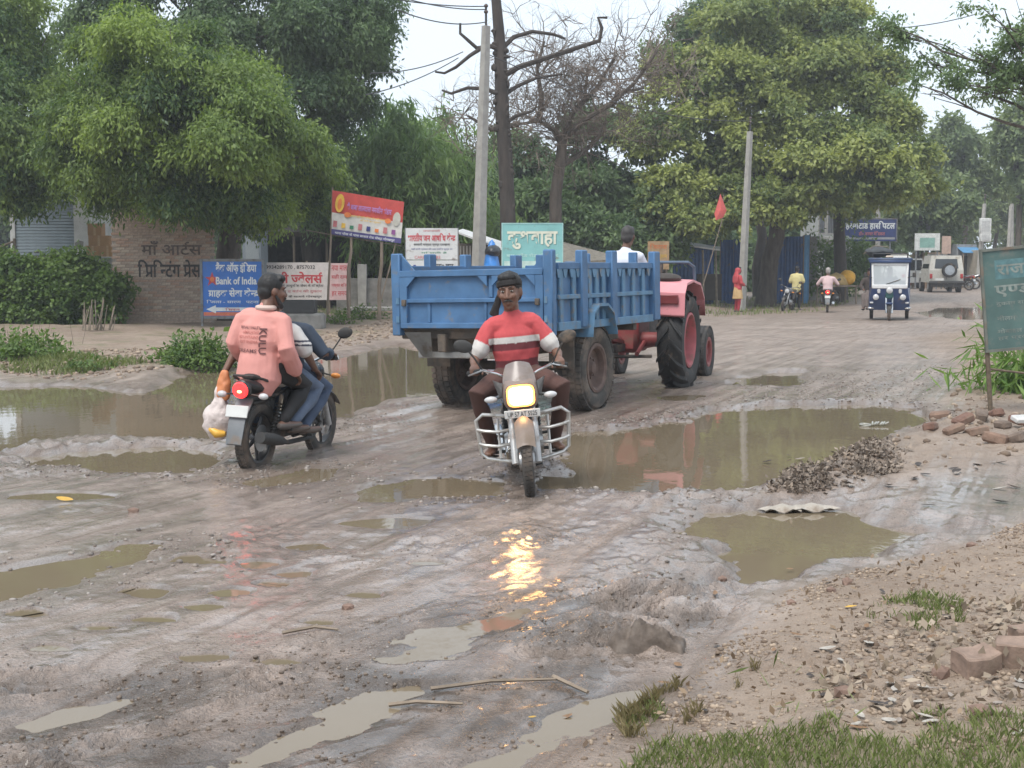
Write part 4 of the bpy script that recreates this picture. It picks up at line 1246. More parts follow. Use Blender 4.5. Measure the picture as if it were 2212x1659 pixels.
    lettering(t, 'गोरखपुर', .25, (zm + zb) / 2 - .08, w * .35, .07, INK_K, y, .01)
    flat(t, 'emblem', [(-.43, (zm + zb) / 2 + .1), (-.37, (zm + zb) / 2 + .1), (-.38, (zm + zb) / 2 - .1), (-.42, (zm + zb) / 2 - .1)], INK_B, y - .004)

    # --- turquoise sign
    d = 28; p = at(1150, 560, d); z0 = gz(p.x, p.y); k = d / FPX
    t = thing('turquoise_sign', 'pale turquoise painted metal sign with one large white Hindi word', 'sign', (p.x, p.y, z0), R(-3))
    zt, zb = at(0, 482, d).z - z0, at(0, 580, d).z - z0
    w = 132 * k; zc = (zt + zb) / 2
    MB().box((0, 0, zc), (w, .025, zt - zb), ch=.004).build('panel', mat('turquoise', (.2, .43, .42), .5, .12, 2, dirt=.1), t)
    f = MB()
    for sx in (-1, 1): f.box((sx * (w / 2 - .01), -.001, zc), (.024, .04, zt - zb + .01))
    f.box((0, -.001, zt - .005), (w - .045, .04, .02)); f.build('frame', mat('turquoise_frame', (.3, .5, .48), .5), t)
    for sx in (-1, 1): MB().box((sx * (w / 2 - .1), .03, zt / 2 - .05), (.04, .03, zt - .1)).build('leg', GREY_STEEL, t)
    y = -.0125
    lettering(t, 'कुशवाहा', .0 + .012, zc + .115 - .012, w * .82, .37, mat('teal_shade_paint', (.11, .25, .24), .6), y, .03)
    lettering(t, 'कुशवाहा', .0, zc + .115, w * .82, .37, mat('cream_paint', (.6, .61, .5), .6, .08), y - .003, .03)
    lettering(t, 'बस स्टैंड रोड गोरखपुर', .0, zc - .2, w * .85, .1, mat('faint_paint', (.36, .56, .53), .6), y, .02)
    flat(t, 'repainted_band', rect(-w * .46, zc - .44, w * .46, zc - .31), mat('faint_band', (.42, .55, .5), .6), y - .002)

    # --- green board at the right, near
    p = GG(2142, 888); d = p.y
    t = thing('green_sign_board', 'weathered dark green sign board with faded Hindi lettering, leaning at the right edge', 'sign', p, 0)
    q = lambda u, v: at(u, v, d) - V((p.x, d, p.z))
    a0, a1 = q(2115, 541), q(2129, 760)
    w = 1.35
    roll = math.atan2(a0.x - a1.x, a0.z - a1.z)
    T = M4.Translation(a1) @ M4.Rotation(roll, 4, 'Y')
    T = M4.Translation(a1) @ M4.Rotation(math.atan2((a0 - a1).x, (a0 - a1).z), 4, 'Y') @ M4.Rotation(R(-1.5), 4, 'Z')
    h = (a0 - a1).length
    MB().box((w / 2, 0, h / 2), (w, .025, h), T, ch=.003).build('panel', mat('board_green', (.07, .125, .115), .42, .3, 2.5, dirt=.22, dcol=(.16, .16, .14)), t)
    f = MB()
    f.box((.012, -.004, h / 2), (.026, .045, h + .02), T); f.box((w - .012, -.004, h / 2), (.026, .045, h + .02), T); f.box((w / 2, -.004, h - .005), (w - .05, .045, .03), T); f.box((w / 2, -.004, .005), (w - .05, .045, .03), T)
    f.build('frame', mat('board_edge', (.13, .14, .12), .6, .3, dirt=.4), t)
    rust = mat('rusty_steel', (.12, .09, .06), .8, .35, 20)
    MB().tube([a1 + V((.02, .02, .05)), V((.005, .02, -.1))], .026, 6).build('leg', rust, t)
    MB().tube([a1 + V((w - .02, .02, .05)), V((w + .02, .02, -.1))], .026, 6).build('leg', rust, t)
    MB().tube([q(2136, 797) + V((0, .02, 0)), q(2212, 806) + V((0, .02, 0)), q(2212, 806) + V((w - .5, .02, 0))], .014, 6).build('brace', rust, t)
    teal = mat('dim_teal_paint', (.085, .175, .185), .6, .25, 14); gryp = mat('dim_grey_paint', (.19, .22, .2), .7, .4, 14)
    y = -.0125
    sh = mat('dim_dark_paint', (.045, .085, .085), .6)
    lettering(t, 'राजपूत फर्नीचर'.replace('र्नी', 'नी`'), .72, h * .79, 1.1, .2, gryp, y, .02, T=T)
    lettering(t, 'ए~णड फनी`चर', .68, h * .6, 1.1, .17, gryp, y, .025, T=T)
    flat(t, 'colour_band', rect(.15, h * .7, .75, h * .89), teal, y - .001, T)
    for i, (s_, ww, zz) in enumerate([('दुकान सामग्री', .5, .46), ('नीलम', .2, .32), ('मोबाइल', .26, .19), ('हर प्रकार के फर्नीचर', .9, .12)]):
        lettering(t, s_, .14 + ww / 2, h * zz, ww, .06, gryp, y, .008, T=T)

    # --- hospital sign, far
    d = 66; p = at(1878, 520, d); k = d / FPX
    z0 = gz(p.x, p.y)
    t = thing('hospital_sign', 'dark blue hospital sign with large white Hindi letters over the road side', 'sign', (p.x, p.y, z0))
    zt, zb = at(0, 474, d).z - z0, at(0, 521, d).z - z0; w = 113 * k; zc = (zt + zb) / 2; h = zt - zb
    MB().box((0, 0, zc), (w, .08, h), ch=.01).build('panel', mat('navy_sign', (.03, .05, .17), .5), t)
    fr = MB()
    for sx in (-1, 1): fr.box((sx * (w / 2 + .03), 0, zc), (.06, .1, h + .1))
    fr.box((0, 0, zt + .03), (w, .1, .06)); fr.build('frame', GREY_STEEL, t)
    for sx in (-1, 1): MB().box((sx * w * .4, .06, zt / 2), (.08, .05, zt)).build('leg', GREY_STEEL, t)
    lettering(t, 'हरमिाटाड हा~सपिटल'.replace('मिा', 'मा').replace('पि', 'िप'), .02, zc + h * .22, w * .94, h * .42, INK_W, -.042, .035)
    lettering(t, 'डॉ० अनवर मेडिकल'.replace('डि', 'िड'), .1, zc - h * .14, w * .5, h * .2, INK_RF, -.042, .02)
    flat(t, 'white_strip', rect(-w * .38, zc - h * .42, w * .48, zc - h * .32), mat('grey_strip', (.35, .35, .36), .6), -.044)
    flat(t, 'round_logo', oval(-w * .43, zc - h * .36, .12, .12, 14), INK_W, -.046)

    # --- orange shop board behind the driver
    d = 48; p = at(1422, 560, d); z0 = gz(p.x, p.y); k = d / FPX
    t = thing('shop_board', 'tan and yellow shop board behind the tractor driver', 'sign', (p.x, p.y, z0))
    zt, zb = at(0, 521, d).z - z0, at(0, 582, d).z - z0; w = 46 * k
    MB().box((0, 0, (zt + zb) / 2), (w, .05, zt - zb)).build('panel', mat('board_tan', (.5, .32, .17), .6), t)
    lettering(t, 'किराना'.replace('कि', 'िक'), 0, zt - .18, w * .8, .2, INK_O, -.026, .02)
    lettering(t, 'राशन दुकान', 0, zt - .55, w * .8, .16, INK_Y, -.026, .02)
    for sx in (-1, 1): MB().tube([(sx * w * .4, .05, zt), (sx * w * .4, .05, -.1)], .03, 6).build('leg', WOOD_GREY, t)
    # far boards over the shops
    for (u0, u1, v0, v1, d, lab, c) in [(1975, 2029, 504, 541, 77, 'white shop board with a green picture beyond the auto-rickshaw', (.55, .56, .53)), (2034, 2053, 510, 548, 78, 'narrow reddish shop board beside the white one', (.42, .3, .24))]:
        p = at((u0 + u1) / 2, 560, d); z0 = gz(p.x, p.y); k = d / FPX
        t = thing('shop_board', lab, 'sign', (p.x, p.y, z0))
        zt, zb = at(0, v0, d).z - z0, at(0, v1, d).z - z0; w = (u1 - u0) * k
        MB().box((0, 0, (zt + zb) / 2), (w, .06, zt - zb)).build('panel', mat('far_board%d' % u0, c, .6), t)
        if w > 1: flat(t, 'printed_picture', rect(-w * .3, zb + .15, w * .3, zt - .25), mat('teal_print', (.2, .35, .3), .6), -.034)
        for sx in (-1, 1): MB().box((sx * w * .42, .06, zt / 2), (.08, .05, zt)).build('leg', GREY_STEEL, t)


make_signs()
# ------------------------------------------------------------------ walls, sheds, poles, wires
def make_brick_wall():
    d = 35.0
    a = at(246, 712, d); b = at(466, 712, d)
    z0 = gz(a.x, a.y)
    w = b.x - a.x; L, H, D = .23, .075, .11
    t = thing('painted_brick_wall', 'brown brick wall with black Hindi lettering painted on it under the neem', 'wall', ((a.x + b.x) / 2, d, z0))
    hgt = 3.35
    MB().box((0, .043, hgt / 2 - .15), (w - .06, .2, hgt + .28)).build('wall_core', mat('mortar', (.33, .28, .235), .95, .25, 10), t)
    bms = [mat('brick_%s' % n, c, .92, .25, 14, bump=.003, bscale=60) for n, c in (('brown', (.42, .32, .25)), ('tan', (.46, .37, .29)), ('dull', (.36, .28, .22)), ('rusty', (.4, .27, .2)))]
    g = random.Random(2)
    meshes = []
    for k in range(8):
        mb = MB().box((0, 0, 0), (L - .012 + g.uniform(-.006, .004), D, H - .011 + g.uniform(-.004, .003)), ch=.006)
        me = mb.mesh('brick', False); me.materials.append(bms[k % 4]); meshes.append(me)
    rows = int(hgt / H); n = 0; rest = MB()
    for r_ in range(rows):
        off = -w / 2 + (L / 2 if r_ % 2 else 0)
        k = int(w / L)
        for i in range(k + 1):
            x = off + (i + .5) * L - L * (r_ % 2)
            if x < -w / 2 + L * .3 or x > w / 2 - L * .3: continue
            z = (r_ + .5) * H
            y = -.012 + g.uniform(-.006, .006)
            if g.random() < .02: continue
            if 3 <= r_ < 36 and n < 292:
                o = link('brick', g.choice(meshes), t); o.location = (x, y, z); o.rotation_euler = (g.uniform(-.02, .02), 0, g.uniform(-.012, .012)); n += 1
            else: rest.box((x, y, z), (L - .012, D, H - .011))
    rb = rest.build('brickwork', bms[0], t, smooth=False); rb['kind'] = 'stuff'
    y = -.078
    q = lambda u, v: (at(u, v, d).x - (a.x + b.x) / 2, at(u, v, d).z - z0)
    x, z = q(365, 580); lettering(t, 'ि प^ि~नटंग प^ेस'.replace('ि प', 'िप'), x + .03, z, 1.62, .46, INK_WALL, y, .02)
    x, z = q(372, 536); lettering(t, 'माँ आट`स', x, z, 1.55, .36, mat('faded_wall_paint', (.13, .1, .085), .95, .4, 16), y, .015)


def corrugated(mb, w, h, pitch=.076, amp=.012, T=None, base=(0, 0, 0)):
    n = max(4, int(w / pitch * 4)); vs = []; fs = []
    for i in range(n + 1):
        x = -w / 2 + w * i / n; y = amp * math.sin(2 * math.pi * x / pitch)
        vs += [(base[0] + x, base[1] + y, base[2]), (base[0] + x, base[1] + y, base[2] + h)]
        if i: fs.append((2 * i - 2, 2 * i, 2 * i + 1, 2 * i - 1))
    return mb.add(vs, fs, T)


def make_buildings():
    # shuttered shop at far left
    d = 40; k = d / FPX
    p = at(110, 640, d); z0 = gz(p.x, p.y)
    t = thing('shuttered_shop', 'white shop with a grey-blue roller shutter behind the creeper hedge', 'shop', (p.x, p.y, z0))
    q = lambda u, v: (at(u, v, d).x - p.x, at(u, v, d).z - z0)
    x0, zb = q(33, 552); x1, zt = q(158, 440); xe, _ = q(194, 552)
    white = mat('limewash', (.52, .52, .5), .85, .15, 3, dirt=.12)
    zt = 4.0
    MB().box(((x1 + xe) / 2, .2, zt / 2), (xe - x1, .4, zt)).build('wall', white, t)
    MB().box((x0 - .06, .2, zt / 2), (.14, .4, zt)).build('wall', white, t)
    MB().box(((x0 + xe) / 2, .2, zt + .25), (xe - x0 + .3, .45, .5)).build('wall', white, t)
    MB().box(((x0 + x1) / 2, .2, zb / 2 - .02), (x1 - x0, .4, zb)).build('plinth', CONC_DARK, t)
    MB().box((0, 2.4, zt / 2), (xe - x0 + .2, 4, zt), ).build('room', white, t)
    sm = mat('shutter_grey', (.27, .32, .35), .5, .1, 3, metal=.3)
    n = int((zt - zb) / .09)
    me = MB().box((0, 0, 0), (x1 - x0 - .02, .03, .083), ch=.012).mesh('slat'); me.materials.append(sm)
    for i in range(n):
        o = link('slat', me, t); o.location = ((x0 + x1) / 2, .07, zb + .045 + i * .09)
    for xx in (.35, .62): MB().box((x0 + (x1 - x0) * xx, .045, zb + .1), (.14, .03, .04)).build('latch', DARK_STEEL, t)
    xm, zm = q(172, 528); flat(t, 'bare_patch', [(xm - .12, zm - .15), (xm + .1, zm - .12), (xm + .12, zm + .08), (xm - .02, zm + .12), (xm - .14, zm + .05)], CONC_DARK, -.004)
    # cartons on a ledge
    p2 = at(215, 556, 38.2)
    t = thing('ledge', 'rough brick ledge beside the shuttered shop under the cartons', 'wall', (p2.x, p2.y, gz(p2.x, p2.y)))
    MB().box((0, .2, (p2.z - gz(p2.x, p2.y)) / 2), (.95, .8, p2.z - gz(p2.x, p2.y)), ch=.01).build('masonry', CONC_DARK, t)
    card = mat('cardboard', (.36, .21, .1), .85, .15, 4); tape = mat('parcel_tape', (.45, .3, .16), .4)
    for (u, v, w, h, lab) in [(201, 555, 30, 24, 'left brown carton in the bottom row on the ledge'), (233, 555, 33, 24, 'right brown carton in the bottom row on the ledge'), (214, 531, 44, 22, 'brown carton lying on top of the two others'), (205, 509, 30, 26, 'topmost carton half hidden by neem leaves')]:
        c = at(u, v, 38.1); kk = 38.1 / FPX
        t = thing('carton', lab, 'box', (c.x, c.y, c.z + .003), R(random.uniform(-5, 5)), 'cartons stacked beside the shop')
        MB().box((0, .15, h * kk / 2), (w * kk, .35, h * kk - .005), ch=.004).build('carton_body', card, t)
        MB().box((0, -.027, h * kk * .5), (.06, .004, h * kk * .98)).build('tape', tape, t)
    # twigs fence rails at far left
    t = thing('rail_fence', 'pale bent rails at the far left edge above the hedge', 'fence', at(0, 640, 38))
    o = V(t.location)
    for pts in ([(-40, 548), (0, 533), (28, 522)], [(-40, 575), (0, 560), (30, 548)]):
        MB().tube([at(u, v, 38) - o for u, v in pts], .03, 6).build('rail', BARK_PALE, t)
    for u in (-30, 31): MB().tube([at(u, 515, 38.05) - o, at(u, 720, 38.05) - o], .04, 6).build('post', BARK_PALE, t)
    # grey sheet-metal kiosk behind the neem trunk
    d = 41; p = at(545, 640, d); z0 = gz(p.x, p.y)
    t = thing('grey_kiosk', 'blue-grey metal kiosk showing behind the neem trunk', 'kiosk', (p.x, p.y, z0))
    MB().box((0, .6, 1.75), (.55, 1.2, 3.5), ch=.01).build('cabinet', mat('kiosk_grey', (.2, .23, .26), .5, .12, 3), t)
    MB().box((.02, -.012, 1.7), (.4, .02, 3.1), ch=.005).build('door', mat('kiosk_door', (.25, .28, .3), .5, .1, 3), t)
    # dark open shed
    d = 47; a = at(570, 640, d); b = at(850, 640, d); z0 = gz(a.x, d)
    t = thing('open_shed', 'dark open-fronted thatched shed behind the jeweller banner', 'shed', ((a.x + b.x) / 2, d, z0))
    w = b.x - a.x
    thatch = mat('old_thatch', (.075, .06, .048), .95, .35, 7, bump=.02, bscale=20)
    MB().box((0, 2.6, 1.4), (w, .15, 2.8)).build('back_wall', mat('shaded_wall', (.06, .052, .046), .95, .3), t)  # shade of the shed's inside put into the dark wall colour
    for sx in (-1, 1): MB().box((sx * w / 2, 1.3, 1.3), (.12, 2.6, 2.6)).build('side_wall', mat('shaded_wall', (0, 0, 0)), t)
    rf = MB()
    rf.add([(-w / 2 - .3, -.6, 2.45), (w / 2 + .3, -.6, 2.4), (w / 2 + .3, 3, 3.5), (-w / 2 - .3, 3, 3.5), (-w / 2 - .3, -.6, 2.6), (w / 2 + .3, -.6, 2.55), (w / 2 + .3, 3, 3.65), (-w / 2 - .3, 3, 3.65)],
           [(0, 3, 2, 1), (4, 5, 6, 7), (0, 1, 5, 4), (1, 2, 6, 5), (2, 3, 7, 6), (3, 0, 4, 7)])
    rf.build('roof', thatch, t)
    for i in range(5): MB().tube([(-w / 2 + w * i / 4, -.35, -.1), (-w / 2 + w * i / 4, -.35, 2.5)], .045, 6).build('post', WOOD_GREY, t)
    # low wall and concrete slab at right of the shed
    p = at(810, 640, 44); z0 = gz(p.x, p.y)
    t = thing('boundary_wall', 'low grey wall with a pier behind the banner poles', 'wall', (p.x, p.y, z0))
    MB().box((-.25, .1, .45), (2.0, .2, 1.2), ch=.01).build('wall_panel', CONC_DARK, t)
    MB().box((-.4, -.02, .75), (.28, .3, 1.5), ch=.015).build('pier', CONCRETE, t)
    p = at(815, 641, 42); z0 = gz(p.x, p.y)
    t = thing('concrete_slab', 'pale concrete slab lying on the grass behind the banner poles', 'slab', (p.x, p.y, z0 + .02))
    MB().box((0, 0, .1), (1.9, .6, .12), ch=.02).build('slab_top', CONCRETE, t)
    for sx in (-1, 1): MB().box((sx * .7, 0, .01), (.25, .4, .06)).build('support_stone', CONC_DARK, t)
    # white-roofed stall and blue tarpaulin bundle behind the trailer
    d = 36; p = at(1030, 640, d); z0 = gz(p.x, p.y)
    t = thing('white_roofed_stall', 'stall with a sloping white sheet roof behind the white medicine sign', 'stall', (p.x, p.y, z0))
    q = lambda u, v, dd=0: at(u, v, d + dd) - V((p.x, d, z0))
    whiteS = mat('white_sheet', (.58, .58, .57), .5, .1, 3)
    r1 = [q(985, 503, .6), q(1090, 543, 0), q(1090, 527, 2.2), q(1000, 498, 2.2)]
    mb = MB(); mb.add([tuple(v) for v in r1] + [tuple(v + V((0, 0, .05))) for v in r1], [(0, 3, 2, 1), (4, 5, 6, 7), (0, 1, 5, 4), (1, 2, 6, 5), (2, 3, 7, 6), (3, 0, 4, 7)])
    mb.build('roof', whiteS, t, smooth=False)
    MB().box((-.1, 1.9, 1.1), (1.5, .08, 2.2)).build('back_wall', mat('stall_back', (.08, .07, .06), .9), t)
    for u in (990, 1085): MB().tube([q(u, 520, .3), V((q(u, 520, .3).x, .3, -.1))], .035, 6).build('post', WOOD_GREY, t)
    me = MB().box((0, 0, .35), (.03, .03, .75)).mesh('grille_bar'); me.materials.append(CONC_DARK)
    for i in range(6):
        o = link('grille_bar', me, t); o.location = (q(994 + 7 * i, 560).x, .25, q(0, 566).z - .3)
    p = at(1063, 590, 34); z0 = gz(p.x, p.y)
    t = thing('blue_tarpaulin', 'shiny blue tarpaulin wrapped over a load beside the turquoise sign', 'tarpaulin', (p.x, p.y, z0))
    bl = mat('blue_tarp', (.04, .2, .55), .35, .2, 6, bump=.02, bscale=9)
    zt = at(0, 530, 34).z - z0
    g = np.random.default_rng(5)
    mb = MB(); mb.ell((0, 0, 0), (.29, .45, zt), None, 20, 14)
    vv = np.array(mb.v); vv *= (1 + .16 * (vn3(vv * 3.5, 5) - .5))[:, None] * 1.0; mb.v = [tuple(a) for a in vv]
    mb.build('tarp_sheet', bl, t)
    mb = MB(); mb.ell((.02, -.02, zt * .93), (.2, .3, .16), None, 16, 8); vv = np.array(mb.v); vv += .05 * (vn3(vv * 6, 6) - .5)[:, None]; mb.v = [tuple(a) for a in vv]
    mb.build('tarp_top', mat('black_plastic', (.025, .027, .032), .3, .2, bump=.01, bscale=12), t)
    # brown thatched hut behind the trailer
    d = 38; p = at(1275, 620, d); z0 = gz(p.x, p.y)
    q = lambda u, v, dd=0: at(u, v, d + dd) - V((p.x, d, z0))
    t = thing('thatched_hut', 'low hut with a grey-brown sloping roof behind the trailer side', 'hut', (p.x, p.y, z0))
    r1 = [q(1205, 575, -.3), q(1345, 566, -.3), q(1335, 560, 2.5), q(1212, 528, 2.5)]
    mb = MB(); mb.add([tuple(v) for v in r1] + [tuple(v + V((0, 0, .09))) for v in r1], [(0, 3, 2, 1), (4, 5, 6, 7), (0, 1, 5, 4), (1, 2, 6, 5), (2, 3, 7, 6), (3, 0, 4, 7)])
    mb.build('roof', mat('grey_thatch', (.17, .15, .12), .95, .3, 8, bump=.02, bscale=22), t, smooth=False)
    MB().box((0, 1.2, .7), (1.6, 2, 1.4)).build('wall', mat('mud_wall', (.15, .12, .09), .95), t)
    # blue tin shops on the far left side of the road
    blue = mat('blue_tin', (.025, .085, .24), .55, .25, 3, dirt=.2); lblue = mat('pale_blue_tin', (.1, .27, .48), .55, .15, 3)
    def tin_fence(u0, u1, vt, vb, d, lab, m, gate=False):
        a = at(u0, 600, d); b = at(u1, 600, d); z0 = gz((a.x + b.x) / 2, d)
        t = thing('tin_fence', lab, 'fence', ((a.x + b.x) / 2, d, z0), group='blue tin fences')
        zt = at(0, vt, d).z - z0; w = b.x - a.x; n = max(1, round(w / .75)); pw = w / n
        me = MB(); corrugated(me, pw - .02, zt + .15, .15, .02, None, (0, 0, -.15)); me = me.mesh('tin_sheet'); me.materials.append(m)
        for i in range(n):
            o = link('tin_sheet', me, t); o.location = (-w / 2 + (i + .5) * pw, .004 * (i % 2), -.0 + .03 * math.sin(i * 2.1))
        for i in range(n + 1): MB().box((-w / 2 + i * pw, .06, zt / 2), (.06, .06, zt)).build('post', WOOD_GREY, t)
    tin_fence(1556, 1612, 518, 640, 60, 'dark blue tin fence left of the concrete pole with the woman in red', blue)
    tin_fence(1655, 1737, 512, 640, 60, 'dark blue tin fence between the big tree trunk and the yellow-shirted man', blue)
    tin_fence(1736, 1748, 508, 630, 59, 'narrow pale blue tin strip at the end of the dark blue fence', lblue)
    d = 57; p = at(1505, 640, d); z0 = gz(p.x, p.y)
    q = lambda u, v, dd=0: at(u, v, d + dd) - V((p.x, d, z0))
    t = thing('tin_kiosk', 'blue tin kiosk with a white sheet awning behind the tractor', 'kiosk', (p.x, p.y, z0))
    zt = q(0, 528).z
    mb = MB(); corrugated(mb, 1.75, zt + .1, .16, .02, None, (-.05, .8, -.1)); mb.build('front_sheet', blue, t)
    MB().box((q(1441, 0).x, .5, zt / 2), (.34, .7, zt), ch=.01).build('side_wall', mat('brown_board', (.085, .065, .05), .8), t)
    r1 = [q(1447, 527, -.6), q(1556, 542, -.6), q(1556, 536, .9), q(1447, 520, .9)]
    mb = MB(); mb.add([tuple(v) for v in r1] + [tuple(v + V((0, 0, .06))) for v in r1], [(0, 3, 2, 1), (4, 5, 6, 7), (0, 1, 5, 4), (1, 2, 6, 5), (2, 3, 7, 6), (3, 0, 4, 7)]); mb.build('awning', whiteS, t, smooth=False)
    for u in (1518, 1546): MB().tube([q(u, 540, -.5), V((q(u, 540).x, -.5, -.1))], .05, 6).build('post', BARK_PALE, t)
    MB().box((.55, .25, .7), (.95, .7, 1.1), ch=.01).build('counter', mat('dark_counter', (.06, .05, .042), .85), t)
    # pillar and hospital building
    d = 62; p = at(1752, 640, d); z0 = gz(p.x, p.y)
    t = thing('gate_pillar', 'pale grey gate pillar right of the blue tin fence', 'pillar', (p.x, p.y, z0))
    zt = at(0, 516, d).z - z0
    MB().box((0, 0, zt / 2), (.42, .4, zt), ch=.02).build('shaft', CONCRETE, t); MB().box((.02, 0, zt + .06), (.6, .55, .12), ch=.02).build('cap', CONCRETE, t)
    d = 78; p = at(1835, 600, d); z0 = gz(p.x, p.y); k = d / FPX
    t = thing('hospital_building', 'pale two-storey building with barred windows behind the hospital sign', 'building', (p.x, p.y, z0))
    zt = at(0, 425, d).z - z0
    pale = mat('pale_plaster', (.42, .42, .4), .85, .12, 2, dirt=.12)
    MB().box((-.85, 2.5, zt / 2), (1.9, 5, zt), ch=.02).build('wall', pale, t)
    zl = at(0, 516, d).z - z0
    MB().box((-.85, -.35, zl), (2.0, .7, .28), ch=.02).build('balcony_slab', CONCRETE, t)
    for (u0, u1, v0, v1) in [(1778, 1792, 440, 505), (1797, 1812, 440, 505)]:
        x0 = at(u0, 0, d).x - p.x; x1 = at(u1, 0, d).x - p.x; za = at(0, v1, d).z - z0; zb = at(0, v0, d).z - z0
        w_ = MB()
        for xx in (x0, x1): w_.box((xx, -.03, (za + zb) / 2), (.06, .08, zb - za))
        for zz in (za, zb): w_.box(((x0 + x1) / 2, -.03, zz), (x1 - x0, .079, .06))
        wo = w_.build('window', CONCRETE, t)
        MB().box(((x0 + x1) / 2, .0, (za + zb) / 2), (x1 - x0 - .05, .02, zb - za - .05)).build('pane', mat('window_dark', (.05, .055, .06), .2), wo)
        for i in range(3): MB().box((x0 + (x1 - x0) * (i + 1) / 4, -.03, (za + zb) / 2), (.02, .02, zb - za - .06)).build('bar', GREY_STEEL, wo)
    MB().box((-.9, -.02, 1.2), (1.0, .05, 2.4)).build('door', mat('doorway_shade', (.05, .045, .04), .9), t)  # solid panel, the doorway's shade put into its dark colour
    # shops down the road
    for i, (u0, u1, vt, d, c, lab) in enumerate([(1965, 2010, 552, 92, (.32, .14, .09), 'low red-brown shop behind the white van'), (2000, 2045, 545, 83, (.42, .3, .22), 'tan shop with an open dark front beyond the jeep'), (2066, 2108, 528, 82, (.22, .23, .25), 'grey shop with a blue awning at the right of the jeep'), (2112, 2190, 540, 80, (.34, .3, .24), 'brick shop row behind the green sign board'), (1920, 1962, 548, 82, (.36, .34, .31), 'pale shop behind the auto-rickshaw roof')]):
        a = at(u0, 600, d); b = at(u1, 600, d); z0 = gz((a.x + b.x) / 2, d); w = b.x - a.x; zt = at(0, vt, d).z - z0
        t = thing('roadside_shop', lab, 'shop', ((a.x + b.x) / 2, d, z0), group='shops down the road')
        MB().box((0, 1.5, zt / 2), (w, 3, zt), ch=.02).build('wall', mat('shop_wall%d' % i, c, .85, .2, 2, dirt=.1), t)
        MB().box((0, -.02, zt * .4), (w * .7, .06, zt * .68)).build('opening_shade', mat('doorway_shade', (0, 0, 0)), t)  # dark panel on the wall stands for the shaded shop inside
        mb = MB(); mb.add([(-w / 2, 0, zt * .92), (w / 2, 0, zt * .92), (w / 2, -1.1, zt * .8), (-w / 2, -1.1, zt * .8), (-w / 2, 0, zt * .92 + .04), (w / 2, 0, zt * .92 + .04), (w / 2, -1.1, zt * .8 + .04), (-w / 2, -1.1, zt * .8 + .04)], [(0, 1, 2, 3), (7, 6, 5, 4), (3, 2, 6, 7), (0, 3, 7, 4), (1, 5, 6, 2), (0, 4, 5, 1)])
        mb.build('awning', [whiteS, mat('grey_sheet', (.3, .3, .3), .6), lblue, whiteS, whiteS][i], t, smooth=False)
        for sx in (-1, 1): MB().tube([(sx * (w / 2 - .05), -1.0, zt * .81), (sx * (w / 2 - .05), -1.0, -.1)], .04, 6).build('post', WOOD_GREY, t)


def pole(u, vt, vb, d, r0, r1, lab, tops=None, lean_u=None, square=True):
    b = at(u, vb, d); z0 = gz(b.x, b.y)
    t = thing('utility_pole', lab, 'pole', (b.x, b.y, z0), group='concrete poles along the road')
    top = at(lean_u if lean_u is not None else u, vt, d) - V((b.x, b.y, z0))
    n = 4 if square else 8
    mb = MB(); mb.tube([(0, 0, -.3), top * .5, top], [r0 * 1.35, (r0 + r1) * .675, r1 * 1.35], n)
    mb.build('shaft', CONCRETE, t, smooth=not square)
    if tops:
        MB().tube([top - V((0, .05, .45)), top + V((0, -.05, .55))], .035, 6).build('top_bracket', DARK_STEEL, t)
        for z in (.35, .5): MB().ell(top + V((0, -.05, z)), (.06, .06, .05), None, 8, 6).build('insulator', mat('porcelain', (.08, .05, .04), .3), t)
    return V(t.location) + top


def wire(lab, a, b, sag=.4, r=.014):
    a, b = V(a), V(b); o = MB()
    pts = [a.lerp(b, i / 16) - V((0, 0, sag * 4 * (i / 16) * (1 - i / 16))) for i in range(17)]
    o.tube([p - a for p in pts], r, 4)
    w = o.build('wire', mat('cable', (.04, .04, .042), .6), None)
    w.location = a
    tag(w, lab, 'wire', 'overhead wires')


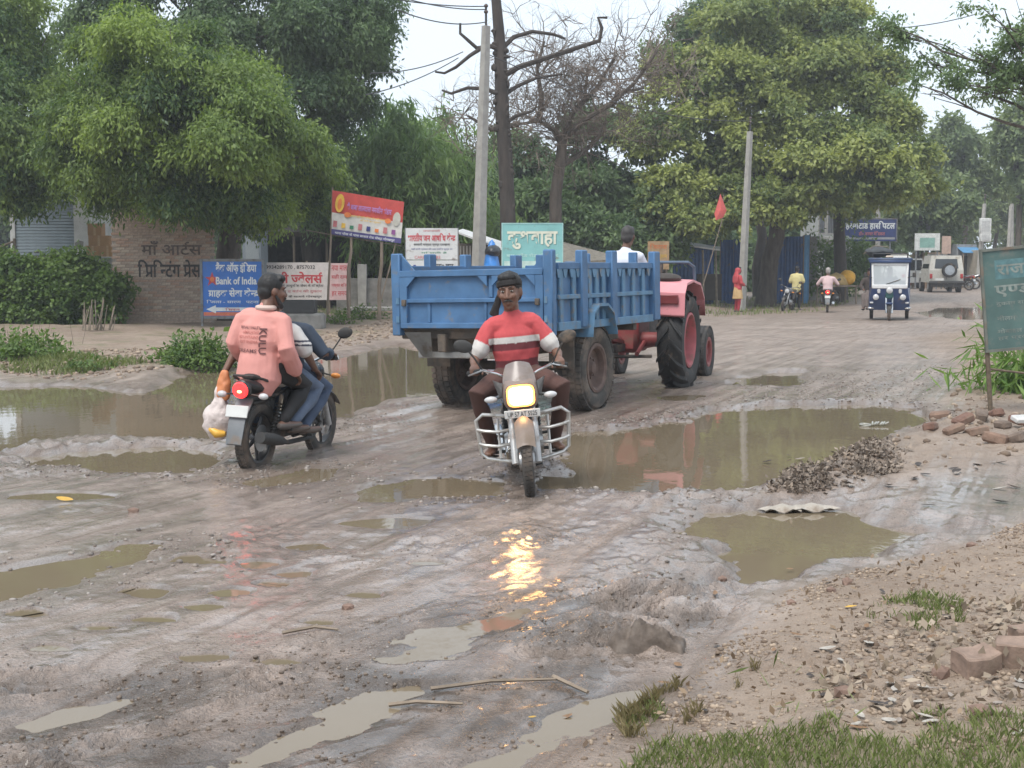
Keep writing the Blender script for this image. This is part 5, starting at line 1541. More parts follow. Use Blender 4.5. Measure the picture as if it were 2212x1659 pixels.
def make_poles():
    top = pole(1029, 56, 690, 36, .15, .085, 'tall tapering concrete pole just left of the bare trunk', True, 1050)
    pole(856, 330, 640, 47, .1, .07, 'thin concrete pole behind the red banner', None, 852)
    t3 = pole(1601, 284, 645, 52.5, .13, .085, 'slim concrete pole with the woman in red at its foot', True, 1620)
    t4 = pole(1896, 432, 600, 80, .12, .1, 'concrete pole in front of the hospital sign', None, 1897)
    t5 = pole(1998, 425, 610, 84, .11, .09, 'leaning concrete pole right of the hospital sign', None, 2009)
    t6 = pole(2112, 440, 600, 78, .12, .08, 'dark pole carrying white boxes near the right edge', True, 2127)
    pole(2175, 445, 600, 79, .1, .08, 'thin pole leaning beside the far wires', None, 2184)
    pole(2186, 440, 600, 80, .1, .08, 'far straight pole beside the leaning thin one', None, 2186)
    for (v, h, lab) in [(488, 54, 'white box hung on the pole near the right edge'), (513, 30, 'smaller white box below the larger one on the same pole')]:
        c = at(2128, v, 77.5); t = thing('meter_box', lab, 'box', c)
        MB().box((0, 0, 0), (.62, .3, h * 78 / FPX * .6), ch=.03).build('case', mat('box_white', (.55, .55, .53), .5), t); MB().box((0, -.16, 0), (.45, .02, h * 78 / FPX * .4)).build('lid', mat('box_grey', (.42, .42, .41), .5), t)
    # wires from the left to the tall pole and on to the right
    wire('uppermost wire from the top left to the tall pole', at(760, -20, 30), top + V((0, 0, .5)), .1)
    wire('second wire from the top left to the tall pole', at(840, -14, 30), top + V((0, 0, .42)), .1)
    wire('third wire reaching the tall pole below its top', at(860, 22, 30), top + V((0, 0, .1)), .15)
    wire('wire rising from the left trees to the crooked bough', at(800, 158, 34), at(1000, 112, 38.8), .15)
    wire('lower wire rising from the bamboo to the bough', at(790, 205, 34), at(990, 125, 38.8), .12)
    wire('wire from the tall pole across the dry tree to the slim pole', top - V((0, 0, .7)), t3 + V((0, 0, .4)), .5)
    wire('wire crossing the sky gap at the upper right', at(1900, 62, 40), at(2110, 30, 44), .1)
    wire('slanting wire above the hospital sign', t4, at(1992, 425, 70), .1, .03)
    wire('wire running right over the far shops', at(2070, 430, 90), at(2260, 436, 95), .1, .03)
    wire('wire low on the sky at the right edge', at(2120, 275, 60), at(2260, 245, 62), .1)
    # red flag on a slanting pole
    b = at(1530, 640, 51.5); z0 = gz(b.x, b.y)
    t = thing('red_flag', 'faded red pennant on a thin slanting stick in front of the big tree', 'flag', (b.x, b.y, z0))
    q = lambda u, v: at(u, v, 51.5) - V((b.x, b.y, z0))
    MB().tube([q(1512, 640), q(1560, 475), q(1563, 420)], .018, 5).build('stick', WOOD_GREY, t)
    pts = [(1556, 418), (1569, 455), (1562, 470), (1546, 476), (1543, 462)]
    vs = [q(u, v) + V((0, -.02 - .05 * (i % 2), 0)) for i, (u, v) in enumerate(pts)]
    c = q(1556, 452) + V((0, -.12, 0))
    mb = MB(); mb.add([tuple(v) for v in vs] + [tuple(c)], [(i, (i + 1) % 5, 5) for i in range(5)]); mb.build('cloth', mat('flag_red', (.55, .1, .09), .7, .2, 5), t)
    # water trough behind the loaded motorcycle
    b = GG(640, 712); t = thing('black_trough', 'black metal trough on a stone ledge at the bank behind the riders', 'trough', b + V((0, .5, 0)))
    MB().box((0, 0, .12), (1.2, .5, .5), ch=.05).build('stone_base', CONC_DARK, t)
    f = MB().box((0, 0, .52), (.8, .45, .3), ch=.015); f.build('tank', mat('tar_black', (.025, .025, .026), .6), t)
    MB().box((0, 0, .665), (.74, .39, .03)).build('inside', mat('hollow_shade', (.012, .012, .012), .9), t)  # near-black slab on top stands for the trough's shaded hollow


make_brick_wall(); make_buildings(); make_poles()
# ------------------------------------------------------------------ vehicle materials
RUBBER = mat('rubber', (.03, .028, .027), .75, .25, 12, dirt=.25)
RUBBER_MUD = mat('muddy_rubber', (.05, .045, .04), .8, .25, 8, dirt=.55, dcol=(.15, .115, .09))
BLACK = mat('black_plastic_panel', (.022, .022, .024), .35, .2, dirt=.12)
BLACK_MATT = mat('black_matt', (.03, .029, .028), .7, .2, dirt=.3)
SEATV = mat('seat_vinyl', (.025, .024, .024), .5, .2)
CHROME = mat('chrome', (.62, .62, .62), .18, .1, metal=1, dirt=.15)
ALU = mat('aluminium', (.42, .42, .42), .4, .15, metal=.8, dirt=.3)
SILVER = mat('silver_paint', (.42, .42, .42), .4, .1, metal=.3, dirt=.3)
PLATE = mat('plate_white', (.58, .58, .56), .45, .08, dirt=.15)
GLASS_D = mat('dark_glass', (.04, .045, .05), .06, .1)
LAMP_OFF = mat('clear_lens', (.5, .5, .5), .1, .1)
TAIL_ON = mat('lit_tail_lamp', (1.0, .025, .025), .3, 0, emit=1.5)
TAIL_HOT = mat('lit_tail_bulb', (1.0, .3, .1), .3, 0, emit=5)
TAIL_OFF = mat('red_lens', (.35, .02, .02), .2, .1)
AMBER = mat('amber_lens', (.6, .22, .04), .25, .1)
HEAD_ON = mat('lit_headlight', (1.0, .55, .2), .3, 0, emit=14)
HEAD_RIM = mat('rim_glow', (1.0, .42, .1), .3, 0, emit=1.3)  # rim emits orange itself to imitate the glow round the headlight
MUDP = mat('mud_splash', (.19, .145, .11), .9, .25, 12)


def tyre_prof(Ro, w, Ri):
    h = w / 2
    return [(Ri, -h * .55), (Ri + .1 * (Ro - Ri), -h * .8), (Ro - .55 * (Ro - Ri), -h), (Ro - .22 * (Ro - Ri), -h * .93), (Ro - .03 * (Ro - Ri), -h * .55), (Ro, 0), (Ro - .03 * (Ro - Ri), h * .55),
            (Ro - .22 * (Ro - Ri), h * .93), (Ro - .55 * (Ro - Ri), h), (Ri + .1 * (Ro - Ri), h * .8), (Ri, h * .55)]


AX = M4.Rotation(R(90), 4, 'Y')        # turns local z to local x: an axle across the vehicle


def moto_wheel(parent, y, Ro, w, style, disc, mud, n=28, rimmat=None):
    T = tr(0, y, Ro) @ AX
    Ri = Ro - .095
    rm = rimmat or (BLACK if style == 'alloy' else ALU)
    rim = MB().lathe([(Ri - .012, -w * .36), (Ri + .004, -w * .38), (Ri + .004, w * .38), (Ri - .012, w * .36)], T, n, closed=True)
    rim.lathe([(.0, -.05), (.03, -.05), (.038, -.03), (.038, .03), (.03, .05), (0, .05)], T, 12)
    ro = rim.build('wheel', rm, parent)
    ty = MB().lathe(tyre_prof(Ro, w, Ri), T, n, closed=True)
    g = random.Random(3)
    for i in range(n * 2):                     # tread blocks
        a = 2 * math.pi * i / (n * 2)
        for s in (-1, 1):
            ty.box((Ro * .985, 0, s * w * .22), (.018, .026, w * .26), T @ M4.Rotation(a + s * .05, 4, 'Z'))
    ty.build('tyre', RUBBER_MUD if mud else RUBBER, ro)
    if style == 'alloy':
        for k in range(5):
            a = 2 * math.pi * k / 5
            MB().tube([(.03 * math.cos(a), .03 * math.sin(a), 0), ((Ri - .005) * math.cos(a + .12), (Ri - .005) * math.sin(a + .12), 0)], [.02, .013], 6, T).build('alloy_spoke', rm, ro)
    else:
        m = MB()
        for k in range(28):
            a = 2 * math.pi * k / 28; b = a + (.5 if k % 2 else -.5)
            m.tube([(.034 * math.cos(a), .034 * math.sin(a), .03 * (1 if k % 4 < 2 else -1)), ((Ri - .005) * math.cos(b), (Ri - .005) * math.sin(b), 0)], .0022, 3, T)
        tag(m.build('spoke', CHROME, ro), kind='stuff')
    if disc:
        MB().lathe([(.05, .045), (.115, .045), (.115, .05), (.05, .05)], T, 20, closed=True).build('brake_disc', ALU, ro)
    else:
        MB().lathe([(0, -.035), (.07, -.06), (.075, 0), (.07, .055), (0, .06)], T, 16).build('brake_drum', ALU, ro)
    return ro


def make_moto(label, group, loc, rz, lean=0, sc=1., style='spoke', tank=None, head_on=False, tail_on=False, guard=False, cowl=False, plate_front=None, plate_rear='blank', sport=False, mirrors=True, detail=True, mud=True, grp=None, steer=0):
    t = thing('motorcycle', label, 'motorcycle', loc, rz, group, ry=lean, sc=sc)
    tank = tank or mat('tank_black', (.03, .03, .032), .25, .1, dirt=.1)
    wb = 1.27
    moto_wheel(t, 0, .305, .105 if sport else .09, style, sport, mud)
    # front end leans back
    rake = R(26)
    fy, fz = wb, .3
    F = tr(0, fy, fz) @ rotx(rake) @ rotz(steer)
    moto_wheel(t, wb, .3, .082, style, sport, mud)
    for s in (-1, 1):
        m = MB().tube([F @ V((s * .085, 0, -.02)), F @ V((s * .085, 0, .3))], .027, 10); m.tube([F @ V((s * .085, 0, .3)), F @ V((s * .085, 0, .62))], .018, 8)
        m.build('fork_leg', SILVER, t)
    fm = MB()                                     # front fender, bent over the tyre
    vs = []; fs = []
    na = 13
    for i in range(na):
        a = R(28 + 140 * i / (na - 1)); rr = .335
        for j in range(7):
            b = (j - 3) / 3
            vs.append(V((b * .07, fy + rr * math.cos(a) * (1 - .0 * abs(b)), fz + (rr - .05 * b * b) * math.sin(a))))
    o = len(vs)
    for i in range(na - 1):
        for j in range(6): fs.append((i * 7 + j, i * 7 + j + 1, (i + 1) * 7 + j + 1, (i + 1) * 7 + j))
    fm.add(vs, fs)
    fm.build('front_fender', mat('fender_brown', (.2, .15, .12), .5, .2, dirt=.3) if guard else BLACK, t)
    # frame, swing arm, engine
    m = MB()
    hd = F @ V((0, -.02, .62))
    for s in (-1, 1):
        m.tube([hd, (s * .05, .98, .52), (s * .09, .86, .28), (s * .1, .5, .27), (s * .11, .3, .5)], .018, 6)
        m.tube([hd, (s * .06, .7, .7), (s * .1, .1, .66), (s * .1, -.12, .68)], .016, 6)
    m.build('frame', BLACK_MATT, t)
    m = MB()
    for s in (-1, 1): m.tube([(s * .1, .45, .36), (s * .085, 0, .3)], [.026, .02], 6)
    m.build('swing_arm', BLACK_MATT, t)
    for s in (-1, 1):
        m = MB().tube([(s * .13, .04, .33), (s * .13, .2, .66)], .016, 6)
        for k in range(9): m.lathe([(.02, -.006), (.036, 0), (.02, .006)], M4.Translation(V((s * .13, .06 + .013 * k, .37 + .027 * k))) @ rotx(R(-25)), 8, closed=True)
        m.build('shock_absorber', BLACK_MATT, t)
    e = MB().box((0, .68, .36), (.24, .3, .2), ch=.04)
    for s in (-1, 1): e.lathe([(0, 0), (.1, 0), (.11, .02), (.09, .05), (0, .055)], tr(s * .1, .66 + .03 * s, .35) @ (M4.Rotation(R(90 * s), 4, 'Y')), 14)
    for k in range(6): e.box((0, .8 + .004 * k, .45 + .028 * k), (.17, .16, .01), ch=.003)
    e.build('engine', ALU, t)
    ex = MB().tube([(.1, .86, .46), (.13, .98, .34), (.13, .82, .22), (.15, .3, .24), (.17, .1, .28)], [.02, .02, .02, .022, .028], 8)
    ex.tube([(.17, .15, .27), (.19, -.05, .31), (.2, -.32, .36)], [.035, .052, .048], 12)
    ex.build('exhaust', BLACK_MATT if sport else CHROME, t)
    # tank, seat, panels
    tk = MB().loft([(0, .62, .74), (0, .74, .78), (0, .9, .8), (0, 1.02, .78), (0, 1.1, .74)], [(.09, .07), (.13, .1), (.155, .115), (.14, .1), (.08, .06)], side=(1, 0, 0), n=16)
    tk.build('fuel_tank', tank, t)
    st = MB().loft([(0, .66, .75), (0, .5, .745), (0, .3, .765), (0, .08, .815 if sport else .79), (0, -.12, .83 if sport else .8)], [(.09, .035), (.13, .045), (.145, .048), (.12, .045), (.08, .03)], side=(1, 0, 0), n=14)
    st.build('seat', SEATV, t)
    for s in (-1, 1):
        m = MB().add([(s * .14, .6, .68), (s * .15, .3, .69), (s * .13, .25, .5), (s * .14, .52, .46), (s * .11, .6, .68), (s * .11, .3, .69), (s * .1, .25, .5), (s * .11, .52, .46)], [(0, 1, 2, 3), (7, 6, 5, 4), (0, 4, 5, 1), (1, 5, 6, 2), (2, 6, 7, 3), (3, 7, 4, 0)])
        m.build('side_panel', tank, t, fix=True)
    tc = MB().loft([(0, .2, .7), (0, -.05, .735), (0, -.24, .78)], [(.13, .05), (.11, .06), (.07, .045)], side=(1, 0, 0), n=12)
    tc.build('tail_cowl', BLACK if sport else tank, t)
    gr = MB().tube([(.13, .1, .76), (.13, -.14, .82), (.09, -.24, .85), (-.09, -.24, .85), (-.13, -.14, .82), (-.13, .1, .76)], .012, 6); gr.build('grab_rail', BLACK_MATT if sport else CHROME, t)
    tl = tr(0, -.29, .735) @ rotx(R(-80))
    lamp = MB().lathe([(0, -.03), (.062, -.02), (.07, .0), (.055, .022), (0, .03)], tl, 18)
    lo = lamp.build('tail_lamp', TAIL_ON if tail_on else TAIL_OFF, t)
    if tail_on: MB().ell((.005, -.316, .725), (.022, .012, .012), None, 10, 6).build('bulb', TAIL_HOT, lo)
    MB().box((0, -.25, .735), (.15, .08, .13), ch=.03).build('tail_lamp_housing', BLACK, t)
    # rear fender, plate, flap
    rf = MB().add([(-.075, .02, .66), (.075, .02, .66), (.075, -.2, .66), (-.075, -.2, .66), (-.075, -.34, .5), (.075, -.34, .5), (.07, -.4, .3), (-.07, -.4, .3)], [(0, 1, 2, 3), (3, 2, 5, 4), (4, 5, 6, 7)])
    rf.add([(-.075, .0, .645), (.075, .0, .645), (.075, -.2, .645), (-.075, -.2, .645), (-.075, -.33, .49), (.075, -.33, .49), (.07, -.39, .29), (-.07, -.39, .29)], [(3, 2, 1, 0), (4, 5, 2, 3), (7, 6, 5, 4)])
    rf.build('rear_fender', mat('fender_grey', (.13, .14, .15), .5, .2, dirt=.3), t)
    pt = tr(0, -.345, .565) @ rotx(R(-14))
    po = MB().box((0, 0, 0), (.2, .008, .1), pt, ch=.006).build('number_plate', PLATE, t)
    if plate_rear != 'blank': lettering(po, plate_rear, 0, 0, .16, .06, INK_K, -.005, .01, T=pt)
    for s in (-1, 1):
        MB().tube([(s * .06, -.24, .7), (s * .17, -.25, .69)], .008, 5).build('indicator_stalk', BLACK_MATT, t)
        MB().ell((s * .19, -.25, .69), (.045, .03, .028), None, 10, 7).build('indicator', LAMP_OFF if sport else AMBER, t)
    # handlebar, mirrors
    top = F @ V((0, -.03, .66))
    hb = lambda s: [top + V((s * .04, 0, 0)), top + V((s * .16, -.0, .06)), top + V((s * .27, -.1, .09)), top + V((s * .37, -.19, .07))]
    m = MB()
    for s in (-1, 1): m.tube(hb(s), .012, 8)
    m.build('handlebar', CHROME, t)
    HB = {}
    for s in (-1, 1):
        p = hb(s); HB[s] = (p[2], p[3])
        MB().tube([p[2].lerp(p[3], .12), p[3] + (p[3] - p[2]).normalized() * .02], .018, 8).build('grip', BLACK_MATT, t)
        MB().tube([p[2] + V((0, .02, 0)), p[2] + V((s * .05, .07, -.01)), p[3] + V((s * .01, .05, -.015))], .007, 5).build('lever', ALU, t)
        if mirrors:
            mo = MB().tube([p[2], p[2] + V((s * .05, .05, .1)), p[2] + V((s * .1, .04, .17))], .007, 5).build('mirror_stem', BLACK_MATT, t)
            MB().ell(p[2] + V((s * .13, .04, .2)), (.075, .018, .05), M4.Rotation(R(-18 * s), 3, 'Y'), 14, 8).build('mirror', BLACK_MATT, mo)
    # headlight
    hc = F @ V((0, .07, .5))
    if cowl:
        c = MB()
        ring = lambda y, w, zb, zt, n=16: [V((w * math.copysign(abs(math.cos(2 * math.pi * i / n)) ** .55, math.cos(2 * math.pi * i / n)), y, (zb + zt) / 2 + (zt - zb) / 2 * math.copysign(abs(math.sin(2 * math.pi * i / n)) ** .55, math.sin(2 * math.pi * i / n)))) for i in range(n)]
        rs = [ring(hc.y - .13, .11, hc.z - .09, hc.z + .12), ring(hc.y - .02, .135, hc.z - .115, hc.z + .14), ring(hc.y + .055, .122, hc.z - .1, hc.z + .1), ring(hc.y + .066, .112, hc.z - .088, hc.z + .088)]
        vs = [p for r_ in rs for p in r_]; n = 16
        fs = [(i * n + j, i * n + (j + 1) % n, (i + 1) * n + (j + 1) % n, (i + 1) * n + j) for i in range(3) for j in range(n)] + [tuple(range(n))[::-1]]
        c.add(vs, fs); c.build('headlight_cowl', mat('cowl_brown', (.22, .165, .14), .45, .15, dirt=.35), t, fix=True)
        vz = MB()                                      # small flyscreen
        vs = []; fs = []
        for i in range(6):
            z = i / 5
            for j in range(9):
                b = (j - 4) / 4
                vs.append(V((b * (.125 - .035 * z * z), hc.y + .05 - .1 * z - .05 * b * b, hc.z + .09 + .16 * z * (1 - .16 * b * b))))
        for i in range(5):
            for j in range(8): fs.append((i * 9 + j, i * 9 + j + 1, (i + 1) * 9 + j + 1, (i + 1) * 9 + j))
        k = len(vs); vs = vs + [p - V((0, .008, 0)) for p in vs]; fs = fs + [tuple(k + q for q in f[::-1]) for f in fs]
        vz.add(vs, fs); vz.build('flyscreen', mat('smoked_screen', (.2, .165, .15), .3, .2, dirt=.3), t)
        sq = lambda w, h, k: [(w * math.copysign(abs(math.cos(a)) ** k, math.cos(a)), h * math.copysign(abs(math.sin(a)) ** k, math.sin(a))) for a in [i * math.pi / 14 for i in range(28)]]
        lens = MB().prism(sq(.088, .066, .5), .02, tr(0, hc.y + .092, hc.z) @ rotx(R(90)))
        lo_ = lens.build('headlight', HEAD_ON if head_on else LAMP_OFF, t, ang=60)
        MB().prism(sq(.106, .083, .5), .02, tr(0, hc.y + .084, hc.z) @ rotx(R(90))).build('reflector_rim', HEAD_RIM if head_on else CHROME, lo_, ang=60)
        MB().add([(-.14, hc.y - .02, hc.z + .0), (-.13, hc.y + .04, hc.z + .1), (-.2, hc.y - .1, hc.z + .12), (-.15, hc.y - .1, hc.z - .05)], [(0, 1, 2), (0, 2, 3), (2, 1, 0), (3, 2, 0)]).build('cowl_wing', SILVER, t)
        MB().add([(.14, hc.y - .02, hc.z + .0), (.13, hc.y + .04, hc.z + .1), (.2, hc.y - .1, hc.z + .12), (.15, hc.y - .1, hc.z - .05)], [(0, 1, 2), (0, 2, 3), (2, 1, 0), (3, 2, 0)]).build('cowl_wing', SILVER, t)
    else:
        H = tr(*hc) @ rotx(R(-90))
        MB().lathe([(0, -.12), (.06, -.1), (.095, -.02), (.098, .02), (.09, .03)], H, 18).build('headlight_shell', BLACK, t)
        MB().lathe([(.09, .028), (.06, .042), (0, .05)], H, 18).build('headlight', HEAD_ON if head_on else LAMP_OFF, t)
    for s in (-1, 1):
        MB().tube([hc + V((s * .1, -.03, 0)), hc + V((s * .2, -.03, -.02))], .008, 5).build('indicator_stalk', BLACK_MATT, t)
        MB().ell(hc + V((s * .225, -.02, -.02)), (.05, .028, .026), None, 10, 7).build('indicator', LAMP_OFF if guard else AMBER, t)
    if plate_front:
        pf = tr(0, hc.y + .075, hc.z - .135) @ rotz(math.pi) @ rotx(R(8))
        po = MB().box((0, 0, 0), (.27, .008, .062), pf, ch=.005).build('front_number_plate', PLATE, t)
        lettering(po, plate_front, 0, 0, .22, .036, INK_K, -.005, .01, T=pf)
    if guard:
        # tubular leg guards, three rails a side
        gt = mat('guard_silver', (.55, .54, .52), .3, .1, metal=.6, dirt=.2)
        for s in (-1, 1):
            y = .98
            rails = MB().tube([(s * .09, y, .26), (s * .1, y + .02, .58), (s * .13, y + .03, .62), (s * .3, y + .03, .645), (s * .355, y, .6), (s * .335, y - .03, .34), (s * .29, y - .02, .3), (s * .14, y + .01, .27), (s * .09, y, .26)], .0145, 8)
            rails.build('leg_guard', gt, t)
            for z, w0 in ((.53, .35), (.42, .342)): MB().tube([(s * .1, y + .015, z - .02), (s * .2, y + .05, z - .025), (s * .3, y + .035, z - .01), (s * w0, y, z)], .0125, 8).build('guard_rail', gt, t)
            MB().tube([(s * .19, y + .02, .6), (s * .19, y + .03, .3)], .012, 6).build('guard_upright', gt, t)
        MB().box((0, -.05, .2), (.3, .012, .32), ch=.004).build('mud_flap', BLACK_MATT, t)
    for s in (-1, 1):
        MB().tube([(s * .1, .55, .29), (s * .26, .55, .28)], .014, 6).build('foot_peg', BLACK_MATT, t)
        MB().tube([(s * .1, .22, .36), (s * .24, .2, .37)], .013, 6).build('rear_foot_peg', BLACK_MATT, t)
    MB().box((.115, .3, .33), (.02, .5, .09), ch=.008).build('chain_cover', BLACK_MATT, t)
    if detail and mud:
        s_ = MB().box((0, -.02, .62), (.13, .3, .03), ch=.01); s_.build('inner_fender', BLACK_MATT, t)
    t['_hb'] = [list(HB[-1][0]), list(HB[-1][1]), list(HB[1][0]), list(HB[1][1])]
    return t


def big_wheel(parent, c, Ro, w, Ri, rimmat, lugs=False, n=36, side=1, rzl=0, hub=.2, name='wheel', tyremat=None, dish=.35):
    """wheel with its axle along local x; side=+1 shows the outer face toward +x"""
    T = tr(*c) @ rotz(rzl) @ AX
    rim = MB().lathe([(Ri + .01, -w * .42), (Ri + .01, w * .42), (Ri - .02, w * .44), (Ri - .045, w * .36), (Ri - .06, side * w * (dish - .2)), (hub * 1.5, side * w * (dish - .28)), (hub * .9, side * w * (dish - .22)), (hub * .6, side * w * (dish - .05)), (0, side * w * (dish - .03)), (0, -w * .1), (Ri - .03, -w * .2)], T, n)
    ro = rim.build(name, rimmat, parent, fix=True)
    tp = tyre_prof(Ro - (.022 if lugs else 0), w, Ri)
    ty = MB().lathe(tp, T, n, closed=True)
    if lugs:
        nl = 17
        for i in range(nl):
            for s in (-1, 1):
                a0 = 2 * math.pi * (i + (.5 if s > 0 else 0)) / nl
                pts = []
                for q in range(6):
                    f = q / 5
                    a = a0 + f * .34
                    zz = s * w * (.02 + .47 * f)
                    rr = Ro - .022 - .05 * max(0, f - .55) / .45 * 1.0
                    pts.append((rr, a, zz))
                vs = []; fs = []
                for (rr, a, zz) in pts:
                    for da, dr in ((-.05, -.01), (-.035, .036), (.035, .036), (.05, -.01)):
                        vs.append(((rr + dr) * math.cos(a + da), (rr + dr) * math.sin(a + da), zz))
                for q in range(5):
                    for j in range(3): fs.append((q * 4 + j, q * 4 + j + 1, (q + 1) * 4 + j + 1, (q + 1) * 4 + j))
                fs += [(0, 1, 2, 3), (23, 22, 21, 20)]
                ty.add(vs, fs, T)
    else:
        for i in range(46):
            a = 2 * math.pi * i / 46
            for s in (-.32, 0, .32): ty.box((Ro * .985, 0, s * w), (.022, .05, w * .24), T @ M4.Rotation(a + s * .1, 4, 'Z'))
    ty.build('tyre', tyremat or RUBBER_MUD, ro, fix=True)
    bo = MB()
    for i in range(8):
        a = 2 * math.pi * i / 8
        bo.lathe([(0, -.015), (.016, -.015), (.016, .015), (0, .015)], T @ tr(hub * 1.15 * math.cos(a), hub * 1.15 * math.sin(a), side * w * (dish - .24)), 6)
    tag(bo.build('wheel_bolt', rimmat, ro), kind='stuff')
    return ro


def make_trailer():
    C = (.45, 14.14)
    th = R(27)
    hd = V((math.sin(th), math.cos(th))); rt = V((math.cos(th), -math.sin(th)))
    L, W = 3.05, 1.945
    o = V((C[0], C[1])) - rt * (W / 2)
    z0 = 0
    t = thing('tipper_trailer', 'blue steel tipper trailer with tall corner posts, seen from behind', 'trailer', (o.x, o.y, z0), -th, ry=R(-1.2))
    blue = mat('trailer_blue', (.06, .145, .28), .55, .22, 4, dirt=.14, dcol=(.17, .165, .155), dscale=9)
    bl2 = mat('trailer_blue_faded', (.1, .21, .33), .6, .18, 5, dirt=.3, dcol=(.22, .19, .16), dscale=9)
    muddy = mat('trailer_underside', (.09, .075, .062), .85, .3, 6, dirt=.4)
    zb, zt, zp = .95, 1.6, 1.79
    x0, x1 = -W / 2, W / 2
    MB().box((0, L / 2, zb + .02), (W - .06, L - .06, .05)).build('bed', muddy, t)
    # tailgate
    tg = MB().box((0, .03, (zb + zt) / 2 + .01), (W - .26, .03, zt - zb - .12)).build('tailgate', blue, t)
    w = W - .2
    rib = lambda c, d, nm='rib', m=blue, ch=.006: MB().box(c, d, ch=ch).build(nm, m, tg)
    rib((0, .0, zt - .035), (w, .075, .07)); rib((0, -.0, zb + .05), (w, .075, .06)); rib((0, .0, (zb + zt) / 2 - .005), (w - .04, .05, .045))
    rib((-w / 2 + .045, .0, (zb + zt) / 2), (.09, .07, zt - zb - .14)); rib((w / 2 - .045, .0, (zb + zt) / 2), (.09, .07, zt - zb - .14))
    rib((w * .14, .008, zb + .48), (.05, .03, .26)); rib((-w * .3, .01, zb + .19), (.04, .03, .22)); rib((w * .1, .01, zb + .19), (.03, .03, .22))
    for s, cx in ((1, -w / 2 + .09), (-1, w * .14 - .03), (1, w * .14 + .03), (-1, w / 2 - .09)):
        MB().prism([(0, 0), (s * .11, 0), (0, -.11)] if s > 0 else [(0, 0), (0, -.11), (s * .11, 0)], .025, tr(cx, -.012, zt - .07) @ rotx(R(90))).build('gusset', blue, tg, smooth=False, fix=True)
    for s in (-1, 1):
        for z in (zb + .32, zb + .12): MB().tube([(s * (w / 2 + .03), -.02, z - .035), (s * (w / 2 + .03), -.02, z + .035)], .025, 8).build('hinge', bl2, tg)
        MB().box((s * (w / 2 - .06), -.045, zb + .3), (.05, .04, .07), ch=.006).build('latch', muddy, tg)
    # corner posts and side walls
    for s in (-1, 1):
        MB().box((s * (W / 2 - .045), .02, (zb + zp) / 2 - .03), (.11, .1, zp - zb + .06), ch=.012).build('corner_post', blue, t)
        MB().prism([(0, 0), (.16, 0), (0, .17)], .03, tr(s * (W / 2 - .1), .05, zt) @ (rotz(math.pi) if s > 0 else M4.Identity(4)) @ rotx(R(90))).build('corner_gusset', blue, t, smooth=False, fix=True)
        sp = MB().box((s * (W / 2 - .06), L / 2, (zb + zt) / 2 + .02), (.025, L - .1, zt - zb + .04)).build('side_wall', blue, t)
        ys = [.06, .78, 1.62, L - .08]
        for i, y in enumerate(ys):
            if i == 0: continue
            MB().box((s * (W / 2 - .02), y, (zb + zp) / 2 + (.0 if i < 3 else .0)), (.085, .16 if i < 3 else .2, zp - zb), ch=.012).build('stake', blue if i != 2 else blue, sp)
        for z, hh in ((zt + .02, .07), (zb + .34, .05), (zb + .03, .09)):
            MB().box((s * (W / 2 - .025), L / 2, z), (.05, L - .3, hh), ch=.006).build('side_rail', bl2 if z < zt else blue, sp)
        for a, b in zip(ys[:-1], ys[1:]):
            for f in (.27, .5, .73):
                yy = a + (b - a) * f
                if (b - a) < .75 and f == .5: continue
                MB().box((s * (W / 2 - .033), yy, zb + .34), (.035, .085, .6), ch=.008).build('slat', bl2, sp)
            for f in (.16, .38, .62, .84):
                yy = a + (b - a) * f
                MB().prism([(-.06, 0), (.06, 0), (.02, -.09), (-.02, -.09)], .012, tr(s * (W / 2 - .012) - (.006), yy, zt - .015) @ rotz(R(90)) @ rotx(R(90))).build('gusset', bl2, sp, smooth=False, fix=True)
        # arch over the wheel
        ar = MB(); pts = [(.86, zb - .08), (.92, zb + .17), (1.06, zb + .25), (1.3, zb + .25), (1.46, zb + .16), (1.56, zb - .08)]
        vs = []; fs = []
        for y, z in pts:
            vs += [(s * (W / 2 - .32), y, z), (s * (W / 2 + .075), y, z), (s * (W / 2 + .075), y, z - .03), (s * (W / 2 - .32), y, z - .03)]
        for i in range(5):
            for j in range(4): fs.append((i * 4 + j, i * 4 + (j + 1) % 4, (i + 1) * 4 + (j + 1) % 4, (i + 1) * 4 + j))
        fs += [(0, 1, 2, 3), (23, 22, 21, 20)]
        ar.add(vs, fs); ar.build('wheel_arch', bl2, t, smooth=False, fix=True)
        MB().box((s * (W / 2 - .2), .62, zb - .24), (.3, .02, .4), rotx(0)).build('mud_flap', muddy, t)
    # front wall with posts
    fw = MB().box((0, L - .03, (zb + zt) / 2 + .02), (W - .2, .04, zt - zb)).build('front_wall', blue, t)
    for f in (-.33, 0, .33): MB().box((f * W, L, (zb + zp) / 2), (.1, .08, zp - zb), ch=.01).build('post', blue, fw)
    MB().box((0, L, zt + .02), (W - .25, .07, .07), ch=.008).build('rail', blue, fw)
    # underside
    for s in (-1, 1): MB().box((s * .38, L / 2, zb - .14), (.1, L, .2), ch=.01).build('chassis_beam', muddy, t)
    for y in (.12, 1.2, 2.4): MB().box((0, y, zb - .05), (W - .1, .1, .1), ch=.01).build('cross_member', muddy, t)
    MB().box((-.12, .2, zb - .28), (1.3, .09, .07), ch=.01).build('bumper', mat('galvanised', (.3, .3, .29), .6, .2, dirt=.4), t)
    for s in (-1, 1): MB().box((s * .45 - .12, .22, zb - .17), (.06, .05, .22)).build('bumper_bracket', muddy, t)
